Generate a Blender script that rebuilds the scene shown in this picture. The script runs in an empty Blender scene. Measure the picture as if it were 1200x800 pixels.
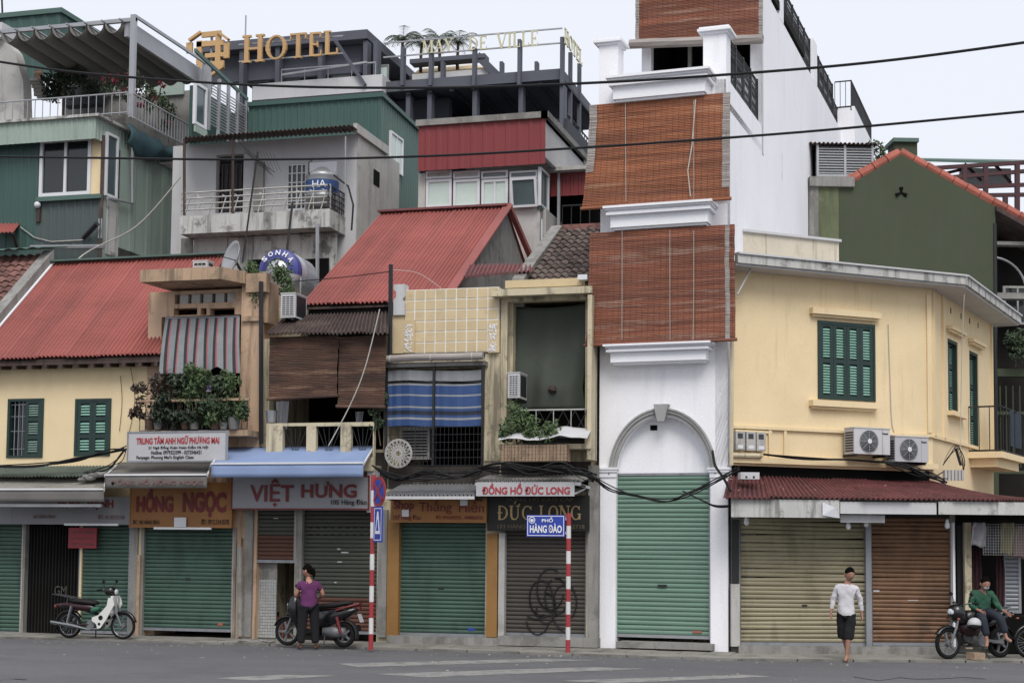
import bpy, bmesh, math, random
from mathutils import Vector, Matrix, noise
random.seed(7)
PI = math.pi; rad = math.radians
sc = bpy.context.scene
col = sc.collection
# ---------------------------------------------------------------- camera, sky, sun, exposure
FPX, YAW, PITCH, ROLL, SHIFT = 1800., rad(15.5), rad(4), rad(.5), .0629
CAM = Vector((0, -30, 2.0))
RM = (Matrix.Rotation(YAW, 3, 'Z') @ Matrix.Rotation(PI/2 + PITCH, 3, 'X') @ Matrix.Rotation(ROLL, 3, 'Z'))
cd = bpy.data.cameras.new('camera'); cam = bpy.data.objects.new('camera', cd); col.objects.link(cam)
cam.matrix_world = Matrix.Translation(CAM) @ RM.to_4x4()
cd.sensor_width = 36; cd.lens = 54; cd.shift_y = SHIFT*1.5; cd.clip_start = .1; cd.clip_end = 2000
sc.camera = cam
SUN_EL, SUN_AZ = rad(50), rad(155)
w = bpy.data.worlds.new('World'); sc.world = w; w.use_nodes = True
nt = w.node_tree; bg = nt.nodes['Background']
sky = nt.nodes.new('ShaderNodeTexSky'); sky.sky_type = 'NISHITA'; sky.sun_disc = False
sky.sun_elevation = SUN_EL; sky.sun_rotation = SUN_AZ; sky.air_density = 1.5; sky.dust_density = 6; sky.ozone_density = 1
mx = nt.nodes.new('ShaderNodeMix'); mx.data_type = 'RGBA'; mx.inputs['Factor'].default_value = .88
nt.links.new(sky.outputs[0], mx.inputs['A']); mx.inputs['B'].default_value = (8.7, 9.0, 9.8, 1)   # an even overcast layer
nt.links.new(mx.outputs['Result'], bg.inputs[0]); bg.inputs[1].default_value = .066
sd = bpy.data.lights.new('sun', 'SUN'); sd.energy = 1.32; sd.angle = rad(30); sd.color = (1, .97, .93)
sun = bpy.data.objects.new('sun', sd); col.objects.link(sun)
sun.rotation_euler = (rad(40), 0, rad(25))       # high, from behind the camera, to its right
vs = sc.view_settings; vs.view_transform = 'Standard'; vs.look = 'None'; vs.exposure = 0.72; vs.gamma = 1
sc.cycles.max_bounces = 6

# ---------------------------------------------------------------- frames: a vertical plane with its own axes
def ray(px, py): return RM @ Vector(((px-600)/FPX, (400-py)/FPX + SHIFT, -1))
class Fr:
    def __init__(s, o, ang):
        s.o = Vector(o); s.a = ang
        s.m = Matrix.Translation(s.o) @ Matrix.Rotation(ang, 4, 'Z'); s.i = s.m.inverted()
        s.r3 = Matrix.Rotation(-ang, 3, 'Z')
    def at(s, px, py, y=0):
        c = s.i @ CAM; d = s.r3 @ ray(px, py); t = (y-c.y)/d.y
        return Vector((c.x+d.x*t, y, c.z+d.z*t))
    def W(s, p): return s.m @ Vector(p)
    def L(s, p): return s.i @ Vector(p)
    def rect(s, a, b, c, d, y=0):
        mx_, my_ = (a+c)/2, (b+d)/2
        return s.at(a, my_, y).x, s.at(c, my_, y).x, s.at(mx_, d, y).z, s.at(mx_, b, y).z
M0 = Fr((0, 0, 0), 0)
def atX(px, py, X):
    d = ray(px, py); t = (X-CAM.x)/d.x; return CAM + d*t
def atZ(px, py, z):
    d = ray(px, py); t = (z-CAM.z)/d.z; return CAM + d*t

# ---------------------------------------------------------------- materials
def lin(h):
    if not isinstance(h, str): return h
    h = h.lstrip('#'); o = []
    for i in (0, 2, 4):
        v = int(h[i:i+2], 16)/255; o.append(v/12.92 if v <= .04045 else ((v+.055)/1.055)**2.4)
    return tuple(o)
def scl(c, k):
    g = .3*c[0]+.59*c[1]+.11*c[2]; return tuple(min((g+(x-g)*.8)*k, 1) for x in c[:3])+(1,)
MATS = {}
def mat(name, c, rough=.8, var=.12, scale=1.5, an=(1, 1, 1), bump=0, bs=60, st=0, sc_='#3a3630', ss=(5, 5, .5), s0=.52, metal=0,
        rnd=0, fine=.06, blot=0, bc='#4a463e', bsc=1.2, b0=.58, ba=(1, 1, 1), spec=.4, alpha=None, trans=0):
    if name in MATS: return MATS[name]
    m = bpy.data.materials.new(name); MATS[name] = m; m.use_nodes = True
    n = m.node_tree.nodes; l = m.node_tree.links; b = n['Principled BSDF']
    c = lin(c)
    g = n.new('ShaderNodeNewGeometry')
    def noi(s, a, det=4, r=.6):
        mp = n.new('ShaderNodeMapping'); mp.inputs['Scale'].default_value = a; l.new(g.outputs['Position'], mp.inputs[0])
        t = n.new('ShaderNodeTexNoise'); t.inputs['Scale'].default_value = s; t.inputs['Detail'].default_value = det
        t.inputs['Roughness'].default_value = r; l.new(mp.outputs[0], t.inputs[0]); return t.outputs[0]
    def mix(f, A, B):
        q = n.new('ShaderNodeMix'); q.data_type = 'RGBA'
        (l.new(f, q.inputs['Factor']) if hasattr(f, 'links') else setattr(q.inputs['Factor'], 'default_value', f))
        for k, v in (('A', A), ('B', B)):
            if hasattr(v, 'links'): l.new(v, q.inputs[k])
            else: q.inputs[k].default_value = v
        return q.outputs['Result']
    def ramp(f, a, b_, top=1):
        r = n.new('ShaderNodeMapRange'); r.clamp = True; l.new(f, r.inputs[0])
        r.inputs[1].default_value = a; r.inputs[2].default_value = b_; r.inputs[4].default_value = top; return r.outputs[0]
    out = mix(ramp(noi(scale, an), .3, .7), scl(c, 1-var), scl(c, 1+var))
    if fine:
        f = mix(ramp(noi(45, (1, 1, 1), 3), .3, .7), (1-fine*2,)*3+(1,), (1, 1, 1, 1))
        q = n.new('ShaderNodeMix'); q.data_type = 'RGBA'; q.blend_type = 'MULTIPLY'; q.inputs['Factor'].default_value = 1
        l.new(out, q.inputs['A']); l.new(f, q.inputs['B']); out = q.outputs['Result']
    if st: out = mix(ramp(noi(1, ss, 5, .65), s0, s0+.16, st), out, scl(lin(sc_), 1))
    if blot: out = mix(ramp(noi(bsc, ba, 6, .72), b0, b0+.08, blot), out, scl(lin(bc), 1))
    if rnd:
        oi = n.new('ShaderNodeObjectInfo'); r = n.new('ShaderNodeMapRange'); l.new(oi.outputs['Random'], r.inputs[0])
        r.inputs[3].default_value = 1-rnd; r.inputs[4].default_value = 1+rnd
        hs = n.new('ShaderNodeHueSaturation'); l.new(r.outputs[0], hs.inputs['Value']); l.new(out, hs.inputs['Color']); out = hs.outputs[0]
    l.new(out, b.inputs['Base Color'])
    b.inputs['Roughness'].default_value = rough; b.inputs['Metallic'].default_value = metal
    b.inputs['Specular IOR Level'].default_value = spec
    if trans: b.inputs['Transmission Weight'].default_value = trans
    if alpha is not None: b.inputs['Alpha'].default_value = alpha
    if bump:
        bn = n.new('ShaderNodeBump'); bn.inputs['Strength'].default_value = bump; bn.inputs['Distance'].default_value = .02
        l.new(noi(bs, (1, 1, 1), 5), bn.inputs['Height']); l.new(bn.outputs[0], b.inputs['Normal'])
    return m

# ---------------------------------------------------------------- mesh builder
class MB:
    def __init__(s, fr=M0): s.v = []; s.f = []; s.fr = fr
    def quad(s, *p):
        k = len(s.v); s.v += [Vector(q) for q in p]; s.f.append(tuple(range(k, k+len(p)))); return s
    def box(s, x0, x1, y0, y1, z0, z1):
        k = len(s.v)
        s.v += [Vector(p) for p in ((x0,y0,z0),(x1,y0,z0),(x1,y1,z0),(x0,y1,z0),(x0,y0,z1),(x1,y0,z1),(x1,y1,z1),(x0,y1,z1))]
        s.f += [tuple(k+i for i in q) for q in ((0,3,2,1),(4,5,6,7),(0,1,5,4),(1,2,6,5),(2,3,7,6),(3,0,4,7))]; return s
    def hexa(s, p):
        k = len(s.v); s.v += [Vector(q) for q in p]
        s.f += [tuple(k+i for i in q) for q in ((0,3,2,1),(4,5,6,7),(0,1,5,4),(1,2,6,5),(2,3,7,6),(3,0,4,7))]; return s
    def beam(s, a, b, w_, h=None, up=(0, 0, 1)):
        a, b = Vector(a), Vector(b); h = h or w_; d = (b-a).normalized(); u = Vector(up)
        if abs(d.dot(u)) > .98: u = Vector((0, 1, 0))
        sx = d.cross(u).normalized()*w_/2; sy = sx.cross(d).normalized()*h/2
        return s.hexa([a-sx-sy, a+sx-sy, b+sx-sy, b-sx-sy, a-sx+sy, a+sx+sy, b+sx+sy, b-sx+sy])
    def prism(s, pts, y0, y1):      # polygon in x,z
        k = len(s.v); n = len(pts)
        s.v += [Vector((p[0], y0, p[1])) for p in pts] + [Vector((p[0], y1, p[1])) for p in pts]
        s.f += [tuple(range(k, k+n)), tuple(range(k+2*n-1, k+n-1, -1))]
        s.f += [(k+i, k+n+i, k+n+(i+1) % n, k+(i+1) % n) for i in range(n)]; return s
    def prismz(s, pts, z0, z1):     # polygon in x,y
        k = len(s.v); n = len(pts)
        s.v += [Vector((p[0], p[1], z0)) for p in pts] + [Vector((p[0], p[1], z1)) for p in pts]
        s.f += [tuple(range(k+n-1, k-1, -1)), tuple(range(k+n, k+2*n))]
        s.f += [(k+i, k+(i+1) % n, k+n+(i+1) % n, k+n+i) for i in range(n)]; return s
    def tube(s, pts, r, n=6, caps=True):
        pts = [Vector(p) for p in pts]; k = len(s.v); m = len(pts)
        rr = r if isinstance(r, (list, tuple)) else [r]*m
        pu = None
        for i, p in enumerate(pts):
            d = (pts[min(i+1, m-1)]-pts[max(i-1, 0)])
            d = d.normalized() if d.length > 1e-9 else Vector((0, 0, 1))
            if pu is None: pu = d.orthogonal().normalized()
            u = (pu - d*pu.dot(d)); u = u.normalized() if u.length > 1e-6 else d.orthogonal().normalized(); pu = u
            v = d.cross(u)
            for j in range(n):
                a = 2*PI*j/n; s.v.append(p + (u*math.cos(a)+v*math.sin(a))*rr[i])
        for i in range(m-1):
            for j in range(n): s.f.append((k+i*n+j, k+i*n+(j+1) % n, k+(i+1)*n+(j+1) % n, k+(i+1)*n+j))
        if caps: s.f += [tuple(range(k+n-1, k-1, -1)), tuple(range(k+(m-1)*n, k+m*n))]
        return s
    def lathe(s, prof, c, ax=(0, 0, 1), n=20):
        ax = Vector(ax).normalized(); u = ax.orthogonal().normalized(); v = ax.cross(u); c = Vector(c); k = len(s.v); m = len(prof)
        for r, h in prof:
            for j in range(n):
                a = 2*PI*j/n; s.v.append(c+ax*h+(u*math.cos(a)+v*math.sin(a))*max(r, .0005))
        for i in range(m-1):
            for j in range(n): s.f.append((k+i*n+j, k+i*n+(j+1) % n, k+(i+1)*n+(j+1) % n, k+(i+1)*n+j))
        return s
    def sph(s, c, r, nu=12, nv=8):
        c = Vector(c); r = (r,)*3 if not isinstance(r, (tuple, list)) else r; k = len(s.v)
        for i in range(nv+1):
            t = PI*i/nv
            for j in range(nu):
                a = 2*PI*j/nu; s.v.append(c+Vector((r[0]*math.sin(t)*math.cos(a), r[1]*math.sin(t)*math.sin(a), r[2]*math.cos(t))))
        for i in range(nv):
            for j in range(nu): s.f.append((k+i*nu+j, k+(i+1)*nu+j, k+(i+1)*nu+(j+1) % nu, k+i*nu+(j+1) % nu))
        return s
    def grid(s, fn, nu, nv):
        k = len(s.v)
        for i in range(nu+1):
            for j in range(nv+1): s.v.append(Vector(fn(i/nu, j/nv)))
        for i in range(nu):
            for j in range(nv):
                a = k+i*(nv+1)+j; s.f.append((a, a+nv+1, a+nv+2, a+1))
        return s
    def build(s, name, m, parent=None, smooth=False, kind=None, world=False, label=None, thick=0, recalc=True):
        vs_ = s.v if world else [s.fr.m @ p for p in s.v]
        lo = Vector([min(p[i] for p in vs_) for i in range(3)]); hi = Vector([max(p[i] for p in vs_) for i in range(3)])
        c = (lo+hi)/2
        me = bpy.data.meshes.new(name); me.from_pydata([p-c for p in vs_], [], s.f)
        me.materials.append(m if not isinstance(m, str) else MATS[m])
        if recalc:
            bm = bmesh.new(); bm.from_mesh(me); bmesh.ops.remove_doubles(bm, verts=bm.verts, dist=1e-5) if smooth else None
            bmesh.ops.recalc_face_normals(bm, faces=bm.faces); bm.to_mesh(me); bm.free()
        if smooth: me.shade_smooth()
        me.update()
        o = bpy.data.objects.new(name, me); col.objects.link(o); o.location = c
        if parent is not None: child(o, parent)
        if kind: o['kind'] = kind
        if label: o['label'] = label
        if thick:
            md = o.modifiers.new('solid', 'SOLIDIFY'); md.thickness = thick; md.offset = 0
        return o
def wmat(p):
    m = Matrix.Translation(p.location) @ p.rotation_euler.to_matrix().to_4x4()
    return (wmat(p.parent) @ p.matrix_parent_inverse @ m) if p.parent else m
def child(o, parent): o.parent = parent; o.matrix_parent_inverse = wmat(parent).inverted()
def tag(o, label, cat, group=None, kind=None):
    o['label'] = label; o['category'] = cat
    if group: o['group'] = group
    if kind: o['kind'] = kind
    return o
def thing(name, label, cat, loc, group=None, rz=0):
    o = bpy.data.objects.new(name, None); col.objects.link(o); o.location = loc; o.rotation_euler = (0, 0, rz); o.empty_display_size = .2
    return tag(o, label, cat, group)
def struct(mb, name, m, **k): o = mb.build(name, m, **k); o['kind'] = 'structure'; return o
def inst(src, name, loc, rot, parent, scale=None, label=None):   # a piece sharing its mesh
    o = bpy.data.objects.new(name, src.data); col.objects.link(o); o.location = loc; o.rotation_euler = rot
    if scale: o.scale = scale
    if parent is not None: child(o, parent)
    return o
def copy_tree(o, dm, parent=None):   # a thing with its parts and sub-parts, moved by the matrix dm
    c = o.copy(); col.objects.link(c)
    if parent is None:
        m = dm @ wmat(o); c.location = m.to_translation(); c.rotation_euler = m.to_euler()
    else: c.parent = parent
    for ch in list(o.children): copy_tree(ch, dm, c)
    return c
def B(fr, name, m, parent, a, b, c, d, y0, y1, **k):   # box whose front face (at depth y0) covers the rectangle
    x0, x1, z0, z1 = fr.rect(a, b, c, d, y0)
    return MB(fr).box(x0, x1, y0, y1, z0, z1).build(name, m, parent, **k)
def wall(fr, x0, x1, z0, z1, holes, y=0, t=.22):
    mb = MB(fr); xs = sorted({x0, x1, *[h[0] for h in holes], *[h[1] for h in holes]}); zs = sorted({z0, z1, *[h[2] for h in holes], *[h[3] for h in holes]})
    xs = [x for x in xs if x0-1e-6 <= x <= x1+1e-6]; zs = [z for z in zs if z0-1e-6 <= z <= z1+1e-6]
    solid = lambda i, j: 0 <= i < len(xs)-1 and 0 <= j < len(zs)-1 and not any(h[0] < (xs[i]+xs[i+1])/2 < h[1] and h[2] < (zs[j]+zs[j+1])/2 < h[3] for h in holes)
    for i in range(len(xs)-1):
        for j in range(len(zs)-1):
            if not solid(i, j): continue
            a, b, c, d = xs[i], xs[i+1], zs[j], zs[j+1]
            mb.quad((a,y,c),(b,y,c),(b,y,d),(a,y,d)); mb.quad((a,y+t,c),(a,y+t,d),(b,y+t,d),(b,y+t,c))
            if not solid(i-1, j): mb.quad((a,y,c),(a,y,d),(a,y+t,d),(a,y+t,c))
            if not solid(i+1, j): mb.quad((b,y,c),(b,y+t,c),(b,y+t,d),(b,y,d))
            if not solid(i, j-1): mb.quad((a,y,c),(a,y+t,c),(b,y+t,c),(b,y,c))
            if not solid(i, j+1): mb.quad((a,y,d),(b,y,d),(b,y+t,d),(a,y+t,d))
    return mb
def body(mb, x0, x1, y0, y1, z0, z1, t=.2):   # side walls, back and top slab behind a front wall
    mb.box(x0, x0+t, y0, y1, z0, z1).box(x1-t, x1, y0, y1, z0, z1).box(x0+t, x1-t, y1-t, y1, z0, z1).box(x0+t, x1-t, y0, y1-t, z1-t, z1)
    return mb
def corr(fr, A, Bp, Cp, D, n, amp, name, m, parent, rows=1, thick=.012, jag=0, **k):
    # corrugated sheet: A,B front/lower edge, D,C back/upper edge; ribs run A->D
    A, Bp, Cp, D = map(Vector, (A, Bp, Cp, D)); nor = (Bp-A).cross(D-A).normalized()
    mb = MB(fr); js = {}
    def fn(u, v):
        p = A.lerp(Bp, u).lerp(D.lerp(Cp, u), v)
        if jag and v < .01: p = p + (A-D).normalized()*jag*noise.noise((u*n*.2, 0, 3))
        return p + nor*amp*math.sin(u*n*2*PI)
    mb.grid(fn, n*6, rows); return mb.build(name, m, parent, thick=thick, **k)
def sheets(fr, A, Bp, Cp, D, n, amp, ns, name, m, parent, **k):   # a slope of overlapping corrugated sheets, each a part
    A, Bp, Cp, D = map(Vector, (A, Bp, Cp, D)); up = (Bp-A).cross(D-A).normalized(); up = -up if up.z < 0 else up; per = round(n/ns)
    for i in range(ns):
        u0, u1 = i/ns, (i+1)/ns+(.012 if i < ns-1 else 0); o = up*(.012 if i % 2 else 0)+up*random.uniform(0, .006); dn = (A-D).normalized()*random.uniform(-.05, .05)
        corr(fr, A.lerp(Bp, u0)+o+dn, A.lerp(Bp, u1)+o+dn, D.lerp(Cp, u1)+o, D.lerp(Cp, u0)+o, per, amp, name, m, parent, **k)
def ribwall(fr, x0, x1, z0, z1, y, pitch, name, m, parent, amp=.02, top=None, thick=.01, **k):
    # vertical-rib metal cladding (trapezoid ribs); top(x) gives the upper edge
    n = max(2, int((x1-x0)/pitch)); mb = MB(fr); st_ = []
    for i in range(n):
        a = x0+(x1-x0)*i/n; w_ = (x1-x0)/n
        st_ += [(a, y), (a+w_*.55, y), (a+w_*.65, y-amp), (a+w_*.9, y-amp)]
    st_.append((x1, y)); k0 = 0
    for x, yy in st_:
        zt = top(x) if top else z1; mb.v += [Vector((x, yy, z0)), Vector((x, yy, zt))]
    mb.f = [(2*i, 2*i+2, 2*i+3, 2*i+1) for i in range(len(st_)-1)]
    return mb.build(name, m, parent, thick=thick, recalc=False, **k)
_slat = {}
def roller(fr, a, b, c, d, y, m, parent, label=None, h=.085, rail='metal_grey', bar='metal_grey', zlow=None, low=None, seg=None, lab2=None):
    # roller shutter: guide rails (the part), slats, bottom bar and lock plate (its pieces)
    x0, x1, z0, z1 = fr.rect(a, b, c, d, y)
    r = MB(fr).box(x0-.05, x1+.05, y-.03, y+.07, z1, z1+.05).build('roller_shutter', rail, parent, label=label)
    for a_, b_ in ((x0-.05, x0), (x1, x1+.05)): MB(fr).box(a_, b_, y-.03, y+.07, z0, z1).build('guide_rail', rail, r)
    n = max(3, round((z1-z0-.06)/h)); hh = (z1-z0-.06)/n
    src = {}
    for i in range(n):
        zc = z0+.06+hh*(i+.5); mm = m
        if low and zc < z0+low[0]*(z1-z0): mm = low[1]
        if seg and zc > z0+seg[0]*(z1-z0): mm = seg[1]
        if mm not in src:
            s = MB(fr); pf = [(-.5, .012), (-.44, -.008), (-.2, -.02), (.1, -.022), (.36, -.012), (.5, .014)]
            for p, q in zip(pf, pf[1:]): s.quad((x0, y+p[1], zc+p[0]*hh), (x1, y+p[1], zc+p[0]*hh), (x1, y+q[1], zc+q[0]*hh), (x0, y+q[1], zc+q[0]*hh))
            o = s.build('slat', mm, r, recalc=False); src[mm] = (o, zc)
        else:
            o, z_ = src[mm]; inst(o, 'slat', o.location+Vector((0, 0, zc-z_)), (random.uniform(-.05, .05), random.uniform(-.0014, .0014), random.uniform(-.0008, .0008)), r)
    MB(fr).box(x0, x1, y-.03, y+.02, z0, z0+.06).build('bottom_bar', bar, r)
    return r
def leaves(mb, c, r, n, s=.05, shape=None):
    c = Vector(c)
    for _ in range(n):
        d = Vector([random.gauss(0, 1) for _ in range(3)]).normalized()*random.random()**.45
        p = c+Vector((d.x*r[0], d.y*r[1], d.z*r[2]))
        a = Vector([random.gauss(0, 1) for _ in range(3)]).normalized(); b = a.orthogonal().normalized(); q = s*random.uniform(.6, 1.4)
        nrm = a.cross(b)*q*.18
        mb.quad(p-a*q, p+b*q*.42+nrm, p+a*q, p-b*q*.42+nrm)
    return mb
def clumps(mb, pts, r, n, s=.05):
    for p in pts:
        for _ in range(3):
            o = Vector([random.uniform(-.5, .5)*r for _ in range(3)]); leaves(mb, Vector(p)+o, (r*random.uniform(.4, .8),)*3, n//3, s)
    return mb
# lettering as thin solid print
def text(s, fr, a, b, c, d, y, m, parent=None, name='lettering', bold=.0, dep=.006, world=False, sq=None):
    cu = bpy.data.curves.new('t', 'FONT'); cu.body = s; cu.extrude = .01; cu.offset = bold; cu.resolution_u = 3
    o = bpy.data.objects.new('t', cu); col.objects.link(o); bpy.context.view_layer.update()
    dg = bpy.context.evaluated_depsgraph_get(); me = bpy.data.meshes.new_from_object(o.evaluated_get(dg)); bpy.data.objects.remove(o)
    xs = [v.co.x for v in me.vertices]; ys = [v.co.y for v in me.vertices]; X0, X1, Y0, Y1 = min(xs), max(xs), min(ys), max(ys)
    x0, x1, z0, z1 = sq if sq else fr.rect(a, b, c, d, y)
    mb = MB(fr)
    mb.v = [Vector((x0+(v.co.x-X0)/(X1-X0)*(x1-x0), y-dep*.5+(-dep*.5 if v.co.z > 0 else dep*.5), z0+(v.co.y-Y0)/(Y1-Y0)*(z1-z0))) for v in me.vertices]
    mb.f = [tuple(p.vertices) for p in me.polygons]; bpy.data.meshes.remove(me)
    return mb.build(name, m, parent)
# heavy serif capitals as strokes: thick/thin bars with serifs; unit cell height 1
GL = {'H': (.9, [(.18,0,.18,1,.17),(.72,0,.72,1,.17),(.18,.5,.72,.5,.08)], [(.18,0),(.18,1),(.72,0),(.72,1)]),
 'T': (.8, [(.4,0,.4,1,.17),(.04,.96,.76,.96,.08),(.07,.76,.07,1,.05),(.73,.76,.73,1,.05)], [(.4,0)]),
 'E': (.76, [(.18,0,.18,1,.17),(.1,.96,.66,.96,.08),(.1,.04,.7,.04,.08),(.18,.5,.5,.5,.08),(.64,.78,.64,1,.05),(.68,0,.68,.24,.05),(.5,.38,.5,.62,.05)], []),
 'L': (.74, [(.18,0,.18,1,.17),(.1,.04,.68,.04,.08),(.66,0,.66,.26,.05)], [(.18,1)]),
 'I': (.4, [(.2,0,.2,1,.17)], [(.2,0),(.2,1)]),
 'M': (1.1, [(.15,0,.15,1,.08),(.2,1,.55,.05,.15),(.9,1,.55,.05,.07),(.95,0,.95,1,.17)], [(.15,0),(.95,0),(.13,1),(.95,1)]),
 'A': (.95, [(.12,0,.46,1,.07),(.82,0,.46,1,.17),(.24,.34,.7,.34,.07)], [(.12,0),(.82,0)]),
 'Y': (.9, [(.12,1,.45,.45,.16),(.78,1,.45,.45,.07),(.45,0,.45,.5,.17)], [(.12,1),(.78,1),(.45,0)]),
 'V': (.95, [(.12,1,.48,0,.17),(.84,1,.48,0,.07)], [(.12,1),(.84,1)]),
 'N': (.95, [(.14,0,.14,1,.08),(.14,1,.8,0,.17),(.8,0,.8,1,.08)], [(.14,0),(.12,1),(.8,1)]),
 'U': (.9, [(.18,.25,.18,1,.17),(.74,.25,.74,1,.08),(.18,.25,.3,.06,.14),(.3,.06,.56,.05,.09),(.56,.05,.74,.25,.08)], [(.18,1),(.74,1)])}
def arcs(cx, cy, rx, ry, a0, a1, w0, w1, n=14):
    o = []
    for i in range(n):
        t0, t1 = a0+(a1-a0)*i/n, a0+(a1-a0)*(i+1)/n; am = (t0+t1)/2; w_ = w0+(w1-w0)*abs(math.sin(am))
        o.append((cx+rx*math.cos(t0), cy+ry*math.sin(t0), cx+rx*math.cos(t1), cy+ry*math.sin(t1), w_))
    return o
GL['O'] = (.95, arcs(.47, .5, .37, .46, 0, 2*PI, .18, .07, 20), [])
GL['C'] = (.9, arcs(.47, .5, .37, .46, .6, 2*PI-.6, .18, .07, 16)+[(.78,.7,.78,.98,.05)], [])
GL['G'] = (.95, arcs(.47, .5, .37, .46, .6, 2*PI-.3, .18, .07, 16)+[(.78,.7,.78,.98,.05),(.8,.05,.8,.42,.15),(.62,.42,.92,.42,.06)], [])
GL['D'] = (.92, arcs(.3, .5, .5, .46, -PI/2, PI/2, .18, .07, 14)+[(.18,0,.18,1,.17),(.1,.96,.3,.96,.08),(.1,.04,.3,.04,.08)], [])
GL['Đ'] = (.92, GL['D'][1]+[(.02,.5,.4,.5,.08)], [])
GL['Ứ'] = (.98, GL['U'][1]+[(.74,1,.9,1.12,.08),(.42,1.1,.56,1.3,.08)], GL['U'][2])
def serif(s, fr, a, b, c, d, y, m, parent=None, name='lettering', dep=.04, gap=.06):
    adv = sum((.45 if ch == ' ' else GL[ch][0]+gap) for ch in s)
    x0, x1, z0, z1 = fr.rect(a, b, c, d, y); kx = (x1-x0)/adv; kz = z1-z0; cx = 0; mb = MB(fr)
    for ch in s:
        if ch == ' ': cx += .45; continue
        wd, ss_, sf = GL[ch]
        for q, (ax, az, bx, bz, t) in enumerate(ss_):
            e = .0006*(q % 5)
            dx, dz = (bx-ax), (bz-az); L = math.hypot(dx, dz) or 1; nx, nz = -dz/L*t/2, dx/L*t/2
            P = [(ax+nx, az+nz), (ax-nx, az-nz), (bx-nx, bz-nz), (bx+nx, bz+nz)]
            mb.prism([(x0+(cx+px)*kx, z0+pz*kz) for px, pz in P], y-dep-e, y)
        for (ax, az) in sf:
            z_ = az-(.07 if az > .5 else 0); mb.prism([(x0+(cx+ax-.17)*kx, z0+z_*kz), (x0+(cx+ax+.17)*kx, z0+z_*kz), (x0+(cx+ax+.17)*kx, z0+(z_+.07)*kz), (x0+(cx+ax-.17)*kx, z0+(z_+.07)*kz)], y-dep-.004, y)
        cx += wd+gap
    return mb.build(name, m, parent)
def blind(fr, a, b, c, d, y, name, m, parent, rows=None, flare=(0, 0), bow=.04, sag=0, roll=True, kind='stuff', wob=.012, edges=()):
    # split-bamboo blind: a ridge per slat, hung slightly out of true
    x0, x1, z0, z1 = fr.rect(a, b, c, d, y); H = z1-z0; n = rows or int(H/.034)
    sd_ = random.random()*50
    def fn(u, v):
        j = v*2*n; z = z1-H*v + sag*(u-.5)*v*2
        return (x0+(x1-x0)*u+(flare[0]*(1-u)+flare[1]*u)*v*v+wob*noise.noise((v*9, sd_, u*3)), y-(.008 if int(round(j)) % 2 else 0)-bow*v+.03*noise.noise((u*2.5, v*3, sd_))-.006*noise.noise((u*9, j*.7, sd_)), z+.006*noise.noise((u*4, j, sd_)))
    o = MB(fr).grid(lambda u, v: fn(v, u), 2*n, 10).build(name, m, parent, thick=.008, kind=kind)
    ck = MB(fr)
    nc = max(8, int((x1-x0)/.115))
    for i in range(nc): u = (i+.5)/nc; ck.tube([Vector(fn(u, v/4))-Vector((0, .012, 0)) for v in range(5)], .0022, 3)
    ck.build('cords', 'bamboo_dark', parent, kind='stuff')
    for u0, u1, v1 in edges: MB(fr).grid(lambda v, u, u0=u0, u1=u1, v1=v1: Vector(fn(u0+(u1-u0)*u, v*v1))-Vector((0, .012, 0)), 2*n, 2).build('faded_strip', 'bamboo_grey', parent, thick=.006)
    if roll:
        p, q = fn(0, 1), fn(1, 1); MB(fr).tube([Vector(p)+Vector((-.03, 0, -.01)), Vector(q)+Vector((.03, 0, -.01))], .035, 7).build('bottom_rod', m, parent)
    return o
# ---------------------------------------------------------------- palette
mat('asphalt', '#6d6d70', .92, .12, .35, an=(.4, 1.6, 1), bump=.6, bs=70, blot=.5, bc='#555558', bsc=.45, b0=.52, fine=.22)
mat('pavement_concrete', '#8b887f', .9, .12, 1.5, bump=.3, bs=50, blot=.5, bc='#5d5a53', bsc=1.4, b0=.52, rnd=.1)
mat('kerb_stone', '#7d7a73', .9, .12, 2, bump=.3, rnd=.1, blot=.5, bc='#4b4843', b0=.5)
mat('road_paint', '#8d8b86', .8, .1, 3, blot=.9, bc='#6c6c6e', bsc=3.5, b0=.5)
mat('metal_grey', '#8d9198', .5, .1, 2, metal=.3, st=.3)
mat('metal_dark', '#2b2c30', .5, .1, 3, spec=.3)
mat('steel_grey', '#a3a5a9', .4, .08, 2, metal=.5)
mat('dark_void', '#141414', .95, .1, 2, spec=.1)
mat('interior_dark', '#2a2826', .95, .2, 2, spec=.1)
mat('wall_cream', '#ead09c', .88, .06, .8, bump=.1, bs=25, st=.25, sc_='#9d8763', s0=.56, blot=.12, bc='#b89d70', b0=.6)
mat('wall_peach', '#c9a583', .88, .1, 1, bump=.2, bs=25, st=.7, sc_='#5e4c38', s0=.52, blot=.55, bc='#8b7354', b0=.57)
mat('wall_peach_worn', '#b49474', .9, .12, 1.2, bump=.2, bs=20, st=.7, sc_='#55493a', s0=.5, blot=.6, bc='#7a6a54', b0=.53, bsc=2)
mat('wall_tile_yellow', '#cdb585', .75, .08, 2.5, rnd=.05, blot=.4, bc='#8f7d5c', bsc=2.5, b0=.6, bump=.1)
mat('tile_joint', '#e4e0d6', .8, .05, 3)
mat('wall_dirty_cream', '#c9bb98', .9, .1, 1.4, bump=.2, bs=20, st=.7, sc_='#4c453b', s0=.5, blot=.7, bc='#6d6353', b0=.55, bsc=2)
mat('wall_white', '#f1f1f6', .8, .03, .6, bump=.08, bs=30, st=.18, sc_='#a9acb4', s0=.55, ss=(3, 3, .3))
mat('trim_white', '#eeeff4', .7, .03, 1)
mat('plaster_grey', '#8d8b86', .92, .15, 1.3, bump=.3, bs=25, st=.5, sc_='#4e4b47', s0=.5, blot=.5, bc='#5b5852', b0=.52)
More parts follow.
